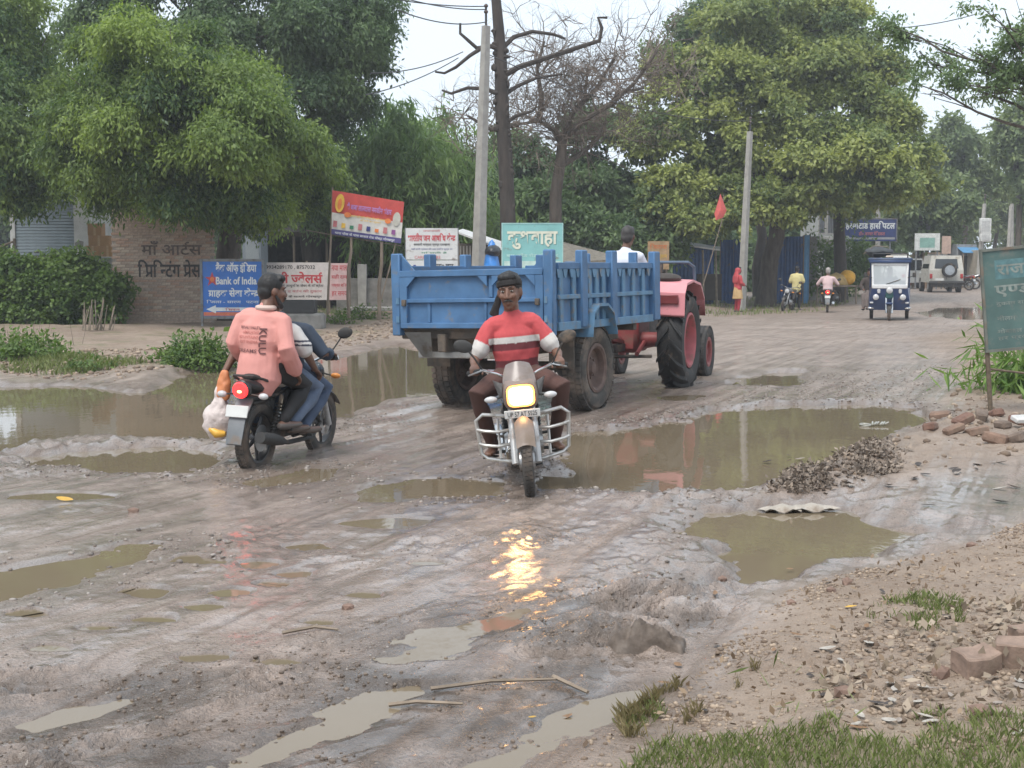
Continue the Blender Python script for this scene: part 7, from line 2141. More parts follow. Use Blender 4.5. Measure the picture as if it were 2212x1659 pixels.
def make_person(label, loc, rz, J, spec, group=None, sc=1.):
    """J: joints in the person's own frame (+y forward). spec: garments and colours"""
    t = thing('person', label, 'person', loc, rz, group, sc=sc)
    for k in J: J[k] = V(J[k])
    vox = spec.get('vox', .01)
    skin = skin_mat(spec.get('skin_name', 'skin'), spec.get('skin', (.2, .1, .065)))
    g = spec.get('girth', 1.)
    pel, ch, nk = J['pelvis'], J['chest'], J['neck']
    sdv = (J['shR'] - J['shL']).normalized()
    hs_ = spec.get('head_sc', 1.07)
    Hm = M4.Translation(J['head']) @ spec.get('head_rot', M4.Identity(4)) @ M4.Diagonal((hs_, hs_, hs_, 1))

    def torso(mb, e, bottom=None):
        low = pel + (pel - ch).normalized() * .05
        if bottom: low = bottom
        mb.loft([low, pel.lerp(ch, .35), pel.lerp(ch, .75), ch + (nk - ch) * .3, ch + (nk - ch) * .72, nk], [(.165 * g + e, .118 * g + e), (.15 * g + e, .115 * g + e), (.175 * g + e, .122 * g + e), (.172 * g + e, .108 * g + e), (.112 * g + e * .8, .078 * g + e * .8), (.06 + e * .35, .058 + e * .35)], side=sdv, n=20)
        for s in 'LR': mb.loft([ch.lerp(nk, .5), J['sh' + s].lerp(nk, .35) + V((0, 0, -.03)), J['sh' + s]], [.07 * g + e, .062 * g + e, .056 * g + e], n=12)

    def arm(mb, s, e, f0=0., f1=1., flare=0):
        a, b, c = J['sh' + s], J['el' + s], J['wr' + s]
        pts = []; rr = []
        for f in (0, .25, .5, .62, .75, .9, 1.):
            if f > f1 + 1e-6: break
            p = a.lerp(b, f / .5) if f <= .5 else b.lerp(c, (f - .5) / .5)
            r = np.interp(f, [0, .25, .5, .62, .9, 1], [.056, .05, .041, .042, .03, .027]) * (.9 + .1 * g)
            pts.append(p); rr.append(r + e + flare * f)
        if f1 < 1 and f1 not in (0, .25, .5, .62, .75, .9):
            p = a.lerp(b, f1 / .5) if f1 <= .5 else b.lerp(c, (f1 - .5) / .5); pts.append(p); rr.append(np.interp(f1, [0, .25, .5, .62, .9, 1], [.056, .05, .041, .042, .03, .027]) + e + flare * f1)
        mb.loft(pts, rr, n=12)

    def leg(mb, s, e, f1=1.):
        a, b, c = J['hip' + s], J['kn' + s], J['an' + s]
        pts = []; rr = []
        for f in (0, .25, .5, .66, .85, 1):
            if f > f1 + 1e-6: break
            p = a.lerp(b, f / .5) if f <= .5 else b.lerp(c, (f - .5) / .5)
            pts.append(p); rr.append((np.interp(f, [0, .25, .5, .66, .85, 1], [.092, .08, .058, .056, .042, .036])) * (.9 + .1 * g) + e)
        mb.loft(pts, rr, n=14)
        mb.loft([pel, a], [.11 * g + e, .095 + e], n=12)
    # one continuous body
    body = MB()
    torso(body, 0)
    head_parts(body, Hm, nk)
    for s in 'LR':
        arm(body, s, 0); leg(body, s, 0)
        wr, el = J['wr' + s], J['el' + s]
        hf = J.get('hf' + s, (wr - el)); hu = J.get('hu' + s, V((0, 0, 1)))
        hand(body, wr, hf, hu, spec.get('curl' + s, spec.get('curl', (30, 35, 25))), 1., side=1 if s == 'R' else -1)
        shoe(body, J['an' + s], J['toe' + s])
    remesh(body, 'body', skin, t, vox, 2)
    face_parts(t, Hm, spec.get('beard', 0))
    # hair
    hm = mat(spec.get('hair_name', 'hair_black'), spec.get('hair', (.012, .011, .011)), .6, .3)
    if spec.get('hair_on', True):
        hb = MB()
        hb.ell((0, 0, 0), (.085, .1, .094), None, 18, 12, Hm @ M4.Translation((0, -.024, .052)))
        hb.ell((0, 0, 0), (.078, .06, .075), None, 16, 10, Hm @ M4.Translation((0, -.06, -.005)))
        hb.ell((0, 0, 0), (.07, .05, .035), None, 14, 8, Hm @ M4.Translation((0, .045, .105)))
        remesh(hb, 'hair', hm, t, vox * .9, 2, .006, 60, 5)
    # trousers
    if 'trousers' in spec:
        tb = MB(); e = .013
        tb.loft([pel + (ch - pel).normalized() * .06, pel + (pel - ch).normalized() * .06], [(.17 * g, .125 * g), (.17 * g, .125 * g)], side=sdv, n=18)
        for s in 'LR': leg(tb, s, e, spec.get('trouser_len', 1.))
        remesh(tb, 'trousers', spec['trousers'], t, vox, 3, .008, 9, 21)
    if 'skirt' in spec:
        sb = MB(); z1 = spec['skirt_z']
        sb.loft([pel + V((0, 0, .12)), pel + V((0, 0, -.05)), V((pel.x, pel.y, (pel.z + z1) / 2)), V((pel.x, pel.y, z1))], [(.16, .125), (.185, .15), (.215, .17), (.24, .19)], side=sdv, n=22, caps=False)
        remesh(sb, 'kurta_skirt', spec['skirt'], t, vox, 3, .012, 7, 25)
    # shirt
    sh = MB(); e = spec.get('shirt_ease', .016)
    torso(sh, e, spec.get('shirt_low'))
    f1 = spec.get('sleeve', .95)
    for s in 'LR': arm(sh, s, e * .9, 0, f1, spec.get('sleeve_flare', .012))
    so, co = remesh(sh, 'shirt', spec['shirt'], t, vox, 3, spec.get('wrinkle', .009), 8, 31)
    if 'print' in spec: paint(so, co, spec['print'])
    if 'collar' in spec:
        c = MB(); n = 14; pts = [nk + V((0, 0, .015)) + sdv * (.07 * math.cos(a)) + V((-sdv.y, sdv.x, 0)) * (.068 * math.sin(a)) for a in [2 * math.pi * i / n for i in range(n)]]
        c.tube(pts, .022, 8, closed=True); c.build('collar', spec['collar'], t)
    # footwear
    for s in 'LR':
        fb = MB(); shoe(fb, J['an' + s] + V((0, 0, -.004)), J['toe' + s] + V((0, 0, -.003)))
        if spec.get('shoes'):
            fb.v = [tuple(V(v) + (V(v) - J['an' + s]).normalized() * .006) for v in fb.v]; fb.build('shoe', spec['shoes'], t)
        else:
            a, b = J['an' + s], J['toe' + s]; d = V((b.x - a.x, b.y - a.y, 0)).normalized()
            sl = MB().box((0, 0, 0), (.085, .25, .018), M4.Translation((a + b) / 2 + V((0, 0, -.062))) @ M4.Rotation(math.atan2(-d.x, d.y), 4, 'Z') @ rotx(math.atan2((b.z + .02) - (a.z - .055), .19)), ch=.008)
            sl.build('sandal', BLACK_MATT, t)
    return t, Hm


def to_frame(L, rz, lean, sc, p):
    return M4.Translation(L) @ Euler((0, lean, rz)).to_matrix().to_4x4() @ M4.Diagonal((sc, sc, sc, 1)) @ V(p)


def rider_joints(y, z, lean, hbar, kneew=.26, armout=.1, peg=(.55, .28), sh=.19, torso_l=.47, kneez=.68, kneey=.36, headf=.03, footw=.19):
    """joints of someone astride a motorcycle, in the motorcycle's frame"""
    cl, sl = math.cos(lean), math.sin(lean)
    up = lambda d: V((0, y + sl * d, z + cl * d))
    J = dict(pelvis=up(.02), chest=up(torso_l * .55), neck=up(torso_l), head=up(torso_l) + V((0, headf, .155)))
    for s, k in ((-1, 'L'), (1, 'R')):
        J['sh' + k] = up(torso_l - .095) + V((s * sh, 0, 0))
        J['hip' + k] = V((s * .095, y + .03, z - .0))
        J['kn' + k] = V((s * kneew, y + kneey, kneez))
        J['an' + k] = V((s * footw, peg[0] - .06, peg[1] + .09)); J['toe' + k] = V((s * (footw + .04), peg[0] + .14, peg[1] + .035))
    if hbar:
        for k, (a, b) in (('L', (V(hbar[0]), V(hbar[1]))), ('R', (V(hbar[2]), V(hbar[3])))):
            s = -1 if k == 'L' else 1
            gp = a.lerp(b, .62)
            J['wr' + k] = gp + V((0, -.085, .045)); J['hf' + k] = V((0, 1, -.28)); J['hu' + k] = V((0, .3, 1))
            m = J['sh' + k].lerp(J['wr' + k], .5); J['el' + k] = m + V((s * armout, -.06, -.11))
    return J


def riders():
    # --- rider coming towards the camera
    hb = [list(x) for x in MOTO1['_hb']]
    J = rider_joints(.47, .87, R(7), hb, kneew=.33, armout=.075, peg=(.57, .26), sh=.168, torso_l=.52, kneez=.79, kneey=.42, headf=.03, footw=.25)
    red, white, maroon = np.array((.5, .075, .08)), np.array((.56, .53, .5)), np.array((.13, .025, .03))
    el = {k: J['el' + k].copy() for k in 'LR'}; shd = {k: J['sh' + k].copy() for k in 'LR'}

    def pr(co):
        c = np.tile(red, (len(co), 1))
        z = co[:, 2]
        band = lambda a, b: (z > a) & (z < b)
        ax = np.abs(co[:, 0])
        body = ax < .2
        c[body & (z < 1.145)] = maroon; c[body & band(1.09, 1.145)] = maroon
        c[body & band(1.14, 1.19)] = white
        c[body & band(1.01, 1.085)] = red * .95
        for k in 'LR':
            a, b = np.array(shd[k]), np.array(el[k]); d = b - a; f = ((co - a) @ d) / (d @ d)
            q = co - (a + np.clip(f, 0, 1)[:, None] * d)
            m = (f > .52) & (np.hypot(np.hypot(q[:, 0], q[:, 1]), q[:, 2]) < .1) & (ax > .2) & (co[:, 2] > 1.04)
            c[m] = white
        return c
    tee = mat('striped_tee', (1, 1, 1), .85, .08, 30, attr='print')
    hr = rotz(R(-12)) @ rotx(R(-2))
    t, Hm = make_person('man in a red T-shirt with white bands and a black headscarf riding towards the camera', M1_L, M1_RZ, J,
                        dict(vox=.008, skin=(.155, .077, .05), shirt=tee, sleeve=.38, sleeve_flare=.025, trousers=mat('brown_trousers', (.085, .04, .032), .85, .15, 5, bump=.002, bscale=60), head_rot=hr, beard=1, curl=(62, 68, 40), girth=.98, wrinkle=.018, head_sc=1.15,
                             **{'print': pr}), sc=.965)
    t.rotation_euler = (0, R(5.4), M1_RZ)
    # scarf round the head, tail hanging behind the shoulder
    sc_ = MB(); ck = mat('black_scarf', (.02, .018, .018), .9, .3, 12, bump=.004, bscale=40)
    sc_.lathe([(.08, -.024), (.091, -.016), (.094, .002), (.09, .02), (.08, .026), (.072, .0)], Hm @ M4.Translation((0, -.008, .058)) @ M4.Diagonal((.95, 1.13, 1, 1)) @ rotx(R(9)) @ roty(R(5)), 24, closed=True)
    sc_.build('headscarf', ck, t)
    tl = MB().loft([Hm @ V((.06, -.08, .05)), Hm @ V((.095, -.07, -.03)), Hm @ V((.12, -.06, -.1)), Hm @ V((.135, -.05, -.15))], [(.02, .02), (.028, .02), (.034, .02), (.045, .015)], side=(1, 0, 0), n=10)
    remesh(tl, 'scarf_tail', ck, t, .008, 2, .012, 20, 9)

    # --- three on the black motorcycle: driver, middle, pillion
    L2 = V((B2.x, B2.y, -.04)); rz2 = R(-17); ln2 = R(2)
    hb = [list(x) for x in MOTO2['_hb']]
    jeans = mat('blue_jeans', (.06, .085, .14), .85, .25, 6, bump=.002, bscale=70)
    J = rider_joints(.53, .84, R(10), hb, kneew=.23, peg=(.6, .28), sh=.185, torso_l=.45, kneez=.66, armout=.1)
    for k, d in (('head', -.19), ('neck', -.1), ('shL', -.06), ('shR', -.03), ('chest', -.05)): J[k] = J[k] + V((d, 0, -.03 if k == 'head' else 0))
    t, _ = make_person('driver in a navy jacket and jeans at the handlebar of the black motorcycle', L2, rz2, J, dict(vox=.01, shirt=mat('navy_jacket', (.022, .035, .06), .7, .2, 6), trousers=jeans, curl=(62, 68, 40), head_rot=rotz(R(-3)), shoes=mat('brown_shoe', (.1, .075, .06), .7), wrinkle=.012))
    t.rotation_euler = (0, ln2, rz2); t.scale = (.96,) * 3
    J = rider_joints(.3, .86, R(6), None, kneew=.24, peg=(.36, .32), sh=.17, torso_l=.43, kneez=.68, kneey=.38)
    for k, d in (('head', -.07), ('neck', -.03)): J[k] = J[k] + V((d, 0, -.02))
    J['elR'] = V((.27, .34, 1.04)); J['wrR'] = V((.26, .58, .86)); J['hfR'] = V((-.02, 1, -.55)); J['huR'] = V((.3, .2, 1))
    J['elL'] = V((-.29, .22, 1.06)); J['wrL'] = V((-.36, .08, .82)); J['hfL'] = V((-.1, -.1, -1)); J['huL'] = V((-1, 0, 0))

    def st(co):
        c = np.tile(np.array((.52, .5, .48)), (len(co), 1)); f = co[:, 2]
        k = (np.abs(co[:, 0]) > .2) & (((f > 1.08) & (f < 1.095)) | ((f > 1.115) & (f < 1.13)))
        c[k] = (.03, .03, .05); return c
    t, _ = make_person('middle passenger in a white striped T-shirt and jeans, mostly hidden, on the black motorcycle', L2, rz2, J, dict(vox=.01, shirt=mat('white_tee', (1, 1, 1), .85, .06, 20, attr='print'), sleeve=.45, sleeve_flare=.06, trousers=mat('pale_jeans', (.1, .13, .19), .85, .25, 6), curlL=(55, 60, 40), shoes=mat('brown_shoe', (0, 0, 0)), head_rot=rotz(R(5)), **{'print': st}))
    t.rotation_euler = (0, ln2, rz2); t.scale = (.96,) * 3
    J = rider_joints(.06, .92, R(5), None, kneew=.24, peg=(.2, .37), sh=.175, torso_l=.47, kneez=.72, kneey=.38)
    J['head'] = J['head'] + V((.05, .03, -.0)); J['neck'] = J['neck'] + V((.02, 0, 0))
    J['elR'] = V((.265, .0, 1.07)); J['wrR'] = V((.27, .19, .86)); J['hfR'] = V((-.1, .8, -.6)); J['huR'] = V((.6, .3, .8))
    J['elL'] = V((-.25, .06, 1.1)); J['wrL'] = V((-.24, .27, .94)); J['hfL'] = V((.3, 1, -.2)); J['huL'] = V((-.4, 0, 1))
    pink = mat('salmon_shirt', (.6, .265, .23), .8, .08, 4, bump=.003, bscale=30)
    t, Hm = make_person('pillion rider in a loose salmon-pink shirt looking to the right', L2, rz2, J, dict(vox=.009, shirt=pink, sleeve=.92, sleeve_flare=.02, shirt_ease=.032, wrinkle=.02, trousers=mat('black_trousers', (.018, .017, .018), .8), beard=2,
                        head_rot=rotz(R(-48)) @ rotx(R(-4)), collar=mat('pale_collar', (.5, .38, .33), .8), shirt_low=V((0, .02, .79)), shoes=mat('grey_sandal', (.12, .1, .09), .7)))
    t.rotation_euler = (0, ln2, rz2); t.scale = (.96,) * 3
    # print on the back of the shirt
    back = lambda x, z: (x, -.175 - .0 * z, z)
    sp = mat('shirt_print', (.12, .05, .05), .85)
    so = [c for c in t.children if c.name.startswith('shirt')][0]
    me = so.data; n = len(me.vertices); co = np.empty(n * 3, np.float32); me.vertices.foreach_get('co', co); co = co.reshape(-1, 3)

    def wrap(o):
        m = o.data
        for v in m.vertices:
            d = (co[:, 0] - v.co.x) ** 2 + (co[:, 2] - v.co.z) ** 2
            d = np.where(co[:, 1] < .06, d, 9)
            k = np.argsort(d)[:6]
            v.co.y = float(co[k, 1].min()) - .006
    o = lettering(so, 'KULU', 0, 0, .215, .06, sp, 0, .02, T=tr(.075, 0, 1.13) @ roty(R(90))); wrap(o)
    faint = mat('faint_shirt_print', (.42, .14, .12), .85)
    for i, (w, x, z) in enumerate([(.2, -.05, 1.24), (.16, -.04, 1.2), (.2, -.06, 1.16), (.18, -.05, 1.12)]):
        o = lettering(so, ['MANALI VALLEY', 'HIMALAYAS', 'MOUNTAINS', 'EST INDIA'][i], 0, 0, w, .025, faint if i else sp, 0, .005, T=tr(x, 0, z)); wrap(o)
    o = lettering(so, 'DREAMS', 0, 0, .2, .03, sp, 0, .01, T=tr(-.07, 0, 1.045)); wrap(o)
    # shopping bag hanging from the middle passenger's hand
    bp = to_frame(L2, rz2, ln2, .96, (-.38, .05, .7))
    b = thing('carrier_bag', 'white plastic carrier bag with orange and yellow goods hanging beside the black motorcycle', 'bag', (bp.x, bp.y, bp.z - .42), rz2)
    m = MB(); m.loft([(0, 0, .4), (0, 0, .32), (-.02, 0, .22), (-.03, 0, .1), (-.02, 0, .03)], [(.03, .025), (.075, .05), (.12, .08), (.13, .085), (.08, .06)], side=(1, 0, 0), n=20)
    remesh(m, 'bag_film', mat('white_film', (.58, .5, .47), .3, .22, 9, bump=.01, bscale=25), b, .008, 1, .034, 13, 3)
    m = MB(); m.loft([(-.05, -.05, .09), (.0, -.055, .05), (.045, -.045, .05)], [(.03, .04), (.04, .045), (.03, .03)], side=(0, 0, 1), n=10); m.build('yellow_pack', mat('yellow_pack', (.75, .42, .06), .4, .2, 10), b)
    m = MB(); m.loft([(.03, .0, .36), (.04, 0, .46), (.05, .0, .54)], [(.07, .05), (.065, .045), (.04, .03)], side=(1, 0, 0)); remesh(m, 'orange_wrap', mat('orange_wrap', (.55, .2, .08), .5, .2, 8), b, .01, 1, .02, 16, 4)


def others():
    # tractor driver in white, from behind
    M = lambda p: V(p)
    J = dict(pelvis=(0, -.1, 1.12), chest=(0, -.12, 1.38), neck=(0, -.1, 1.6), head=(.02, -.06, 1.76), shL=(-.18, -.1, 1.5), shR=(.18, -.1, 1.5), elL=(-.25, .04, 1.28), elR=(.25, .04, 1.28), wrL=(-.15, .22, 1.36), wrR=(.15, .22, 1.36),
             hipL=(-.1, -.08, 1.1), hipR=(.1, -.08, 1.1), knL=(-.18, .32, 1.08), knR=(.18, .32, 1.08), anL=(-.22, .38, .72), anR=(.22, .38, .72), toeL=(-.24, .55, .66), toeR=(.24, .55, .66), hfL=(.2, .6, .1), hfR=(-.2, .6, .1))
    t, _ = make_person('tractor driver in a white shirt seen from behind above the trailer', (TR_O.x, TR_O.y, .26), -TR_TH, J, dict(vox=.016, shirt=mat('white_shirt', (.6, .62, .68), .8, .06, 4), sleeve=.8, trousers=mat('grey_trousers', (.12, .12, .13), .85), hair=(.045, .04, .038), hair_name='hair_greying', curl=(55, 60, 40), shoes=BLACK_MATT))
    # rider on the far motorcycle
    hb = [list(x) for x in MOTO3['_hb']]
    J = rider_joints(.42, .84, R(12), hb, kneew=.24, sh=.2, torso_l=.48)
    make_person('rider in a pale pink shirt on the motorcycle heading away, seen from behind', B3, R(-13), J, dict(vox=.018, shirt=mat('pale_pink_shirt', (.55, .4, .4), .8, .08), sleeve=.85, trousers=mat('dark_trousers', (.035, .033, .035), .85), hair=(.3, .27, .25), hair_name='white_hair', curl=(55, 60, 40), shoes=BLACK_MATT))
    # standing figures
    def stand(arms):
        J = dict(pelvis=(0, 0, .93), chest=(0, .0, 1.2), neck=(0, .0, 1.42), head=(0, .03, 1.575), shL=(-.17, 0, 1.335), shR=(.17, 0, 1.335), hipL=(-.09, 0, .9), hipR=(.09, 0, .9), knL=(-.1, .02, .49), knR=(.1, .02, .49), anL=(-.1, -.02, .08), anR=(.1, -.02, .08), toeL=(-.12, .14, .025), toeR=(.12, .14, .025))
        J.update(arms); return J
    p = GG(1720, 669)
    J = stand(dict(elL=(-.25, .03, 1.1), wrL=(-.17, .22, 1.02), elR=(.25, .03, 1.1), wrR=(.17, .22, 1.02), hfL=(.3, .6, .1), hfR=(-.3, .6, .1)))
    t, Hm = make_person('man in a yellow shirt, black trousers and a dark cap standing by the parked motorcycle', p, R(-20), J, dict(vox=.018, shirt=mat('yellow_shirt', (.58, .5, .24), .8, .08), sleeve=.45, sleeve_flare=.05, shirt_ease=.03, trousers=mat('black_trousers', (0, 0, 0)), shirt_low=V((0, 0, .8)), shoes=BLACK_MATT), sc=1.0)
    c = MB().lathe([(.0, .07), (.06, .06), (.09, .02), (.095, -.01), (.085, -.02)], Hm @ M4.Translation((0, -.01, .075)), 16); c.box((0, .1, .065), (.13, .1, .012), Hm, ch=.005); c.build('cap', mat('cap_navy', (.02, .03, .06), .8), t)
    p = at(1593, 670, 50.6); p.z = gz(p.x, p.y)
    J = stand(dict(elL=(-.24, .02, 1.1), wrL=(-.14, .2, 1.1), elR=(.24, .02, 1.1), wrR=(.16, .22, 1.0), hfL=(.5, .5, .2), hfR=(-.3, .6, 0)))
    rd = mat('red_kurta', (.5, .07, .08), .8, .12)
    t, Hm = make_person('woman in red with a yellow kurta hem standing at the foot of the slim pole', p, R(-70), J, dict(vox=.018, shirt=rd, sleeve=.8, shirt_ease=.025, trousers=mat('red_trousers', (.42, .04, .06), .8), skirt=mat('yellow_kurta', (.55, .36, .17), .8, .12), skirt_z=.5, shoes=BLACK_MATT), sc=.97)
    sb = MB(); sb.ell((0, 0, 0), (.1, .115, .12), None, 14, 10, Hm @ M4.Translation((0, -.03, .01))); sb.loft([Hm @ V((0, -.08, -.02)), Hm @ V((0, -.12, -.22)), Hm @ V((0, -.13, -.42))], [(.1, .05), (.2, .06), (.19, .05)], side=(1, 0, 0)); remesh(sb, 'shawl', rd, t, .018, 2, .01, 9, 3)
    # rickshaw driver and a passenger at its left side
    rr = math.pi - R(15.5); P = RICK_P + V((0, .1, 0))
    J = dict(pelvis=(0, -.72, .8), chest=(0, -.74, 1.06), neck=(0, -.72, 1.26), head=(0, -.68, 1.41), shL=(-.18, -.72, 1.2), shR=(.18, -.72, 1.2), elL=(-.24, -.58, 1.0), elR=(.24, -.58, 1.0), wrL=(-.2, -.36, 1.02), wrR=(.2, -.36, 1.02), hipL=(-.1, -.7, .8), hipR=(.1, -.7, .8), knL=(-.16, -.36, .78), knR=(.16, -.36, .78),
             anL=(-.17, -.42, .56), anR=(.17, -.42, .56), toeL=(-.17, -.3, .53), toeR=(.17, -.3, .53), hfL=(0, 1, 0), hfR=(0, 1, 0))
    make_person('auto-rickshaw driver dimly seen behind the windscreen', P, rr, J, dict(vox=.02, shirt=mat('grey_shirt', (.2, .2, .2), .8), trousers=mat('dark_trousers', (0, 0, 0)), shoes=BLACK_MATT, curl=(50, 50, 40)))
    J = dict(pelvis=(.52, -1.15, .8), chest=(.56, -1.16, 1.04), neck=(.58, -1.14, 1.24), head=(.58, -1.1, 1.38), shL=(.42, -1.1, 1.19), shR=(.74, -1.16, 1.17), elL=(.4, -.95, 1.0), elR=(.84, -1.1, .98), wrL=(.5, -.78, .95), wrR=(.76, -.9, .9), hipL=(.46, -1.1, .78), hipR=(.6, -1.12, .78), knL=(.6, -.74, .76), knR=(.74, -.78, .72), anL=(.62, -.7, .38), anR=(.74, -.74, .36), toeL=(.64, -.56, .33), toeR=(.76, -.6, .31), hfL=(.2, 1, 0), hfR=(-.2, 1, 0))
    make_person('passenger in brown sitting at the open left side of the auto-rickshaw', P, rr, J, dict(vox=.02, shirt=mat('dark_brown_shirt', (.06, .045, .04), .85), trousers=mat('grey_brown_trousers', (.16, .13, .12), .85), shoes=BLACK_MATT, curl=(40, 40, 30)))


riders(); others()
# ------------------------------------------------------------------ stones, rubble, litter
def rock_mesh(seed, sq=.7):
    bm = bmesh.new(); bmesh.ops.create_icosphere(bm, subdivisions=1, radius=1)
    co = np.array([v.co[:] for v in bm.verts]); w = .75 + .6 * (vn3(co * 1.3 + seed * 3.1, seed))
    co = co * w[:, None] * np.array([1, .8, sq])
    f = np.array([[v.index for v in fa.verts] for fa in bm.faces]); bm.free()
    return co, f


def scatter(name, pts, rmin, rmax, m, seed, sq=.6, power=2.5):
    g = np.random.default_rng(seed); vs = []; fs = []; ti = []
    rocks = [rock_mesh(i, sq) for i in range(6)]; o = 0
    for p in pts:
        co, f = rocks[g.integers(6)]
        a = g.random() * 6.28; r = rmin + (rmax - rmin) * g.random() ** power
        c, s = math.cos(a), math.sin(a)
        q = co * r * (.8 + .4 * g.random(3)); q = np.stack([q[:, 0] * c - q[:, 1] * s, q[:, 0] * s + q[:, 1] * c, q[:, 2]], -1) + p + np.array([0, 0, r * .15])
        vs.append(q); fs.append(f + o); o += len(q); ti.append(np.full(len(q), g.random()))
    me = quadmesh(name, np.concatenate(vs), np.concatenate(fs))
    a = me.attributes.new('tint', 'FLOAT', 'POINT'); a.data.foreach_set('value', np.concatenate(ti).astype(np.float32))
    me.materials.append(m)
    return tag(link(name, me), kind='stuff')


def tint_mat(name, c0, c1, rough=.85):
    m = bpy.data.materials.new(name); m.use_nodes = True; nt = m.node_tree; b = nt.nodes['Principled BSDF']
    a = nt.nodes.new('ShaderNodeAttribute'); a.attribute_name = 'tint'
    tc = nt.nodes.new('ShaderNodeTexCoord')
    c = _mix(nt, a.outputs['Fac'], c0, c1)
    c = _mix(nt, _ramp(nt, _noise(nt, tc.outputs['Object'], 30, 4), .45, .7), c, (.16, .12, .09))
    nt.links.new(c, b.inputs['Base Color']); b.inputs['Roughness'].default_value = rough
    return m


def gpts2(P, n, seed, fn=None):
    g = np.random.default_rng(seed); lo, hi = P.min(0), P.max(0); out = []
    while sum(len(o) for o in out) < n:
        x = lo[0] + (hi[0] - lo[0]) * g.random(n * 4); y = lo[1] + (hi[1] - lo[1]) * g.random(n * 4)
        k = sdist(P, x, y) < 0
        if fn is not None: k &= fn(x, y) > g.random(len(x))
        out.append(np.stack([x[k], y[k]], -1))
    q = np.concatenate(out)[:n]
    h = ground_fields(q[:, 0], q[:, 1])[0]
    q = np.stack([q[:, 0], q[:, 1], h], -1)
    return q[h > -.03]


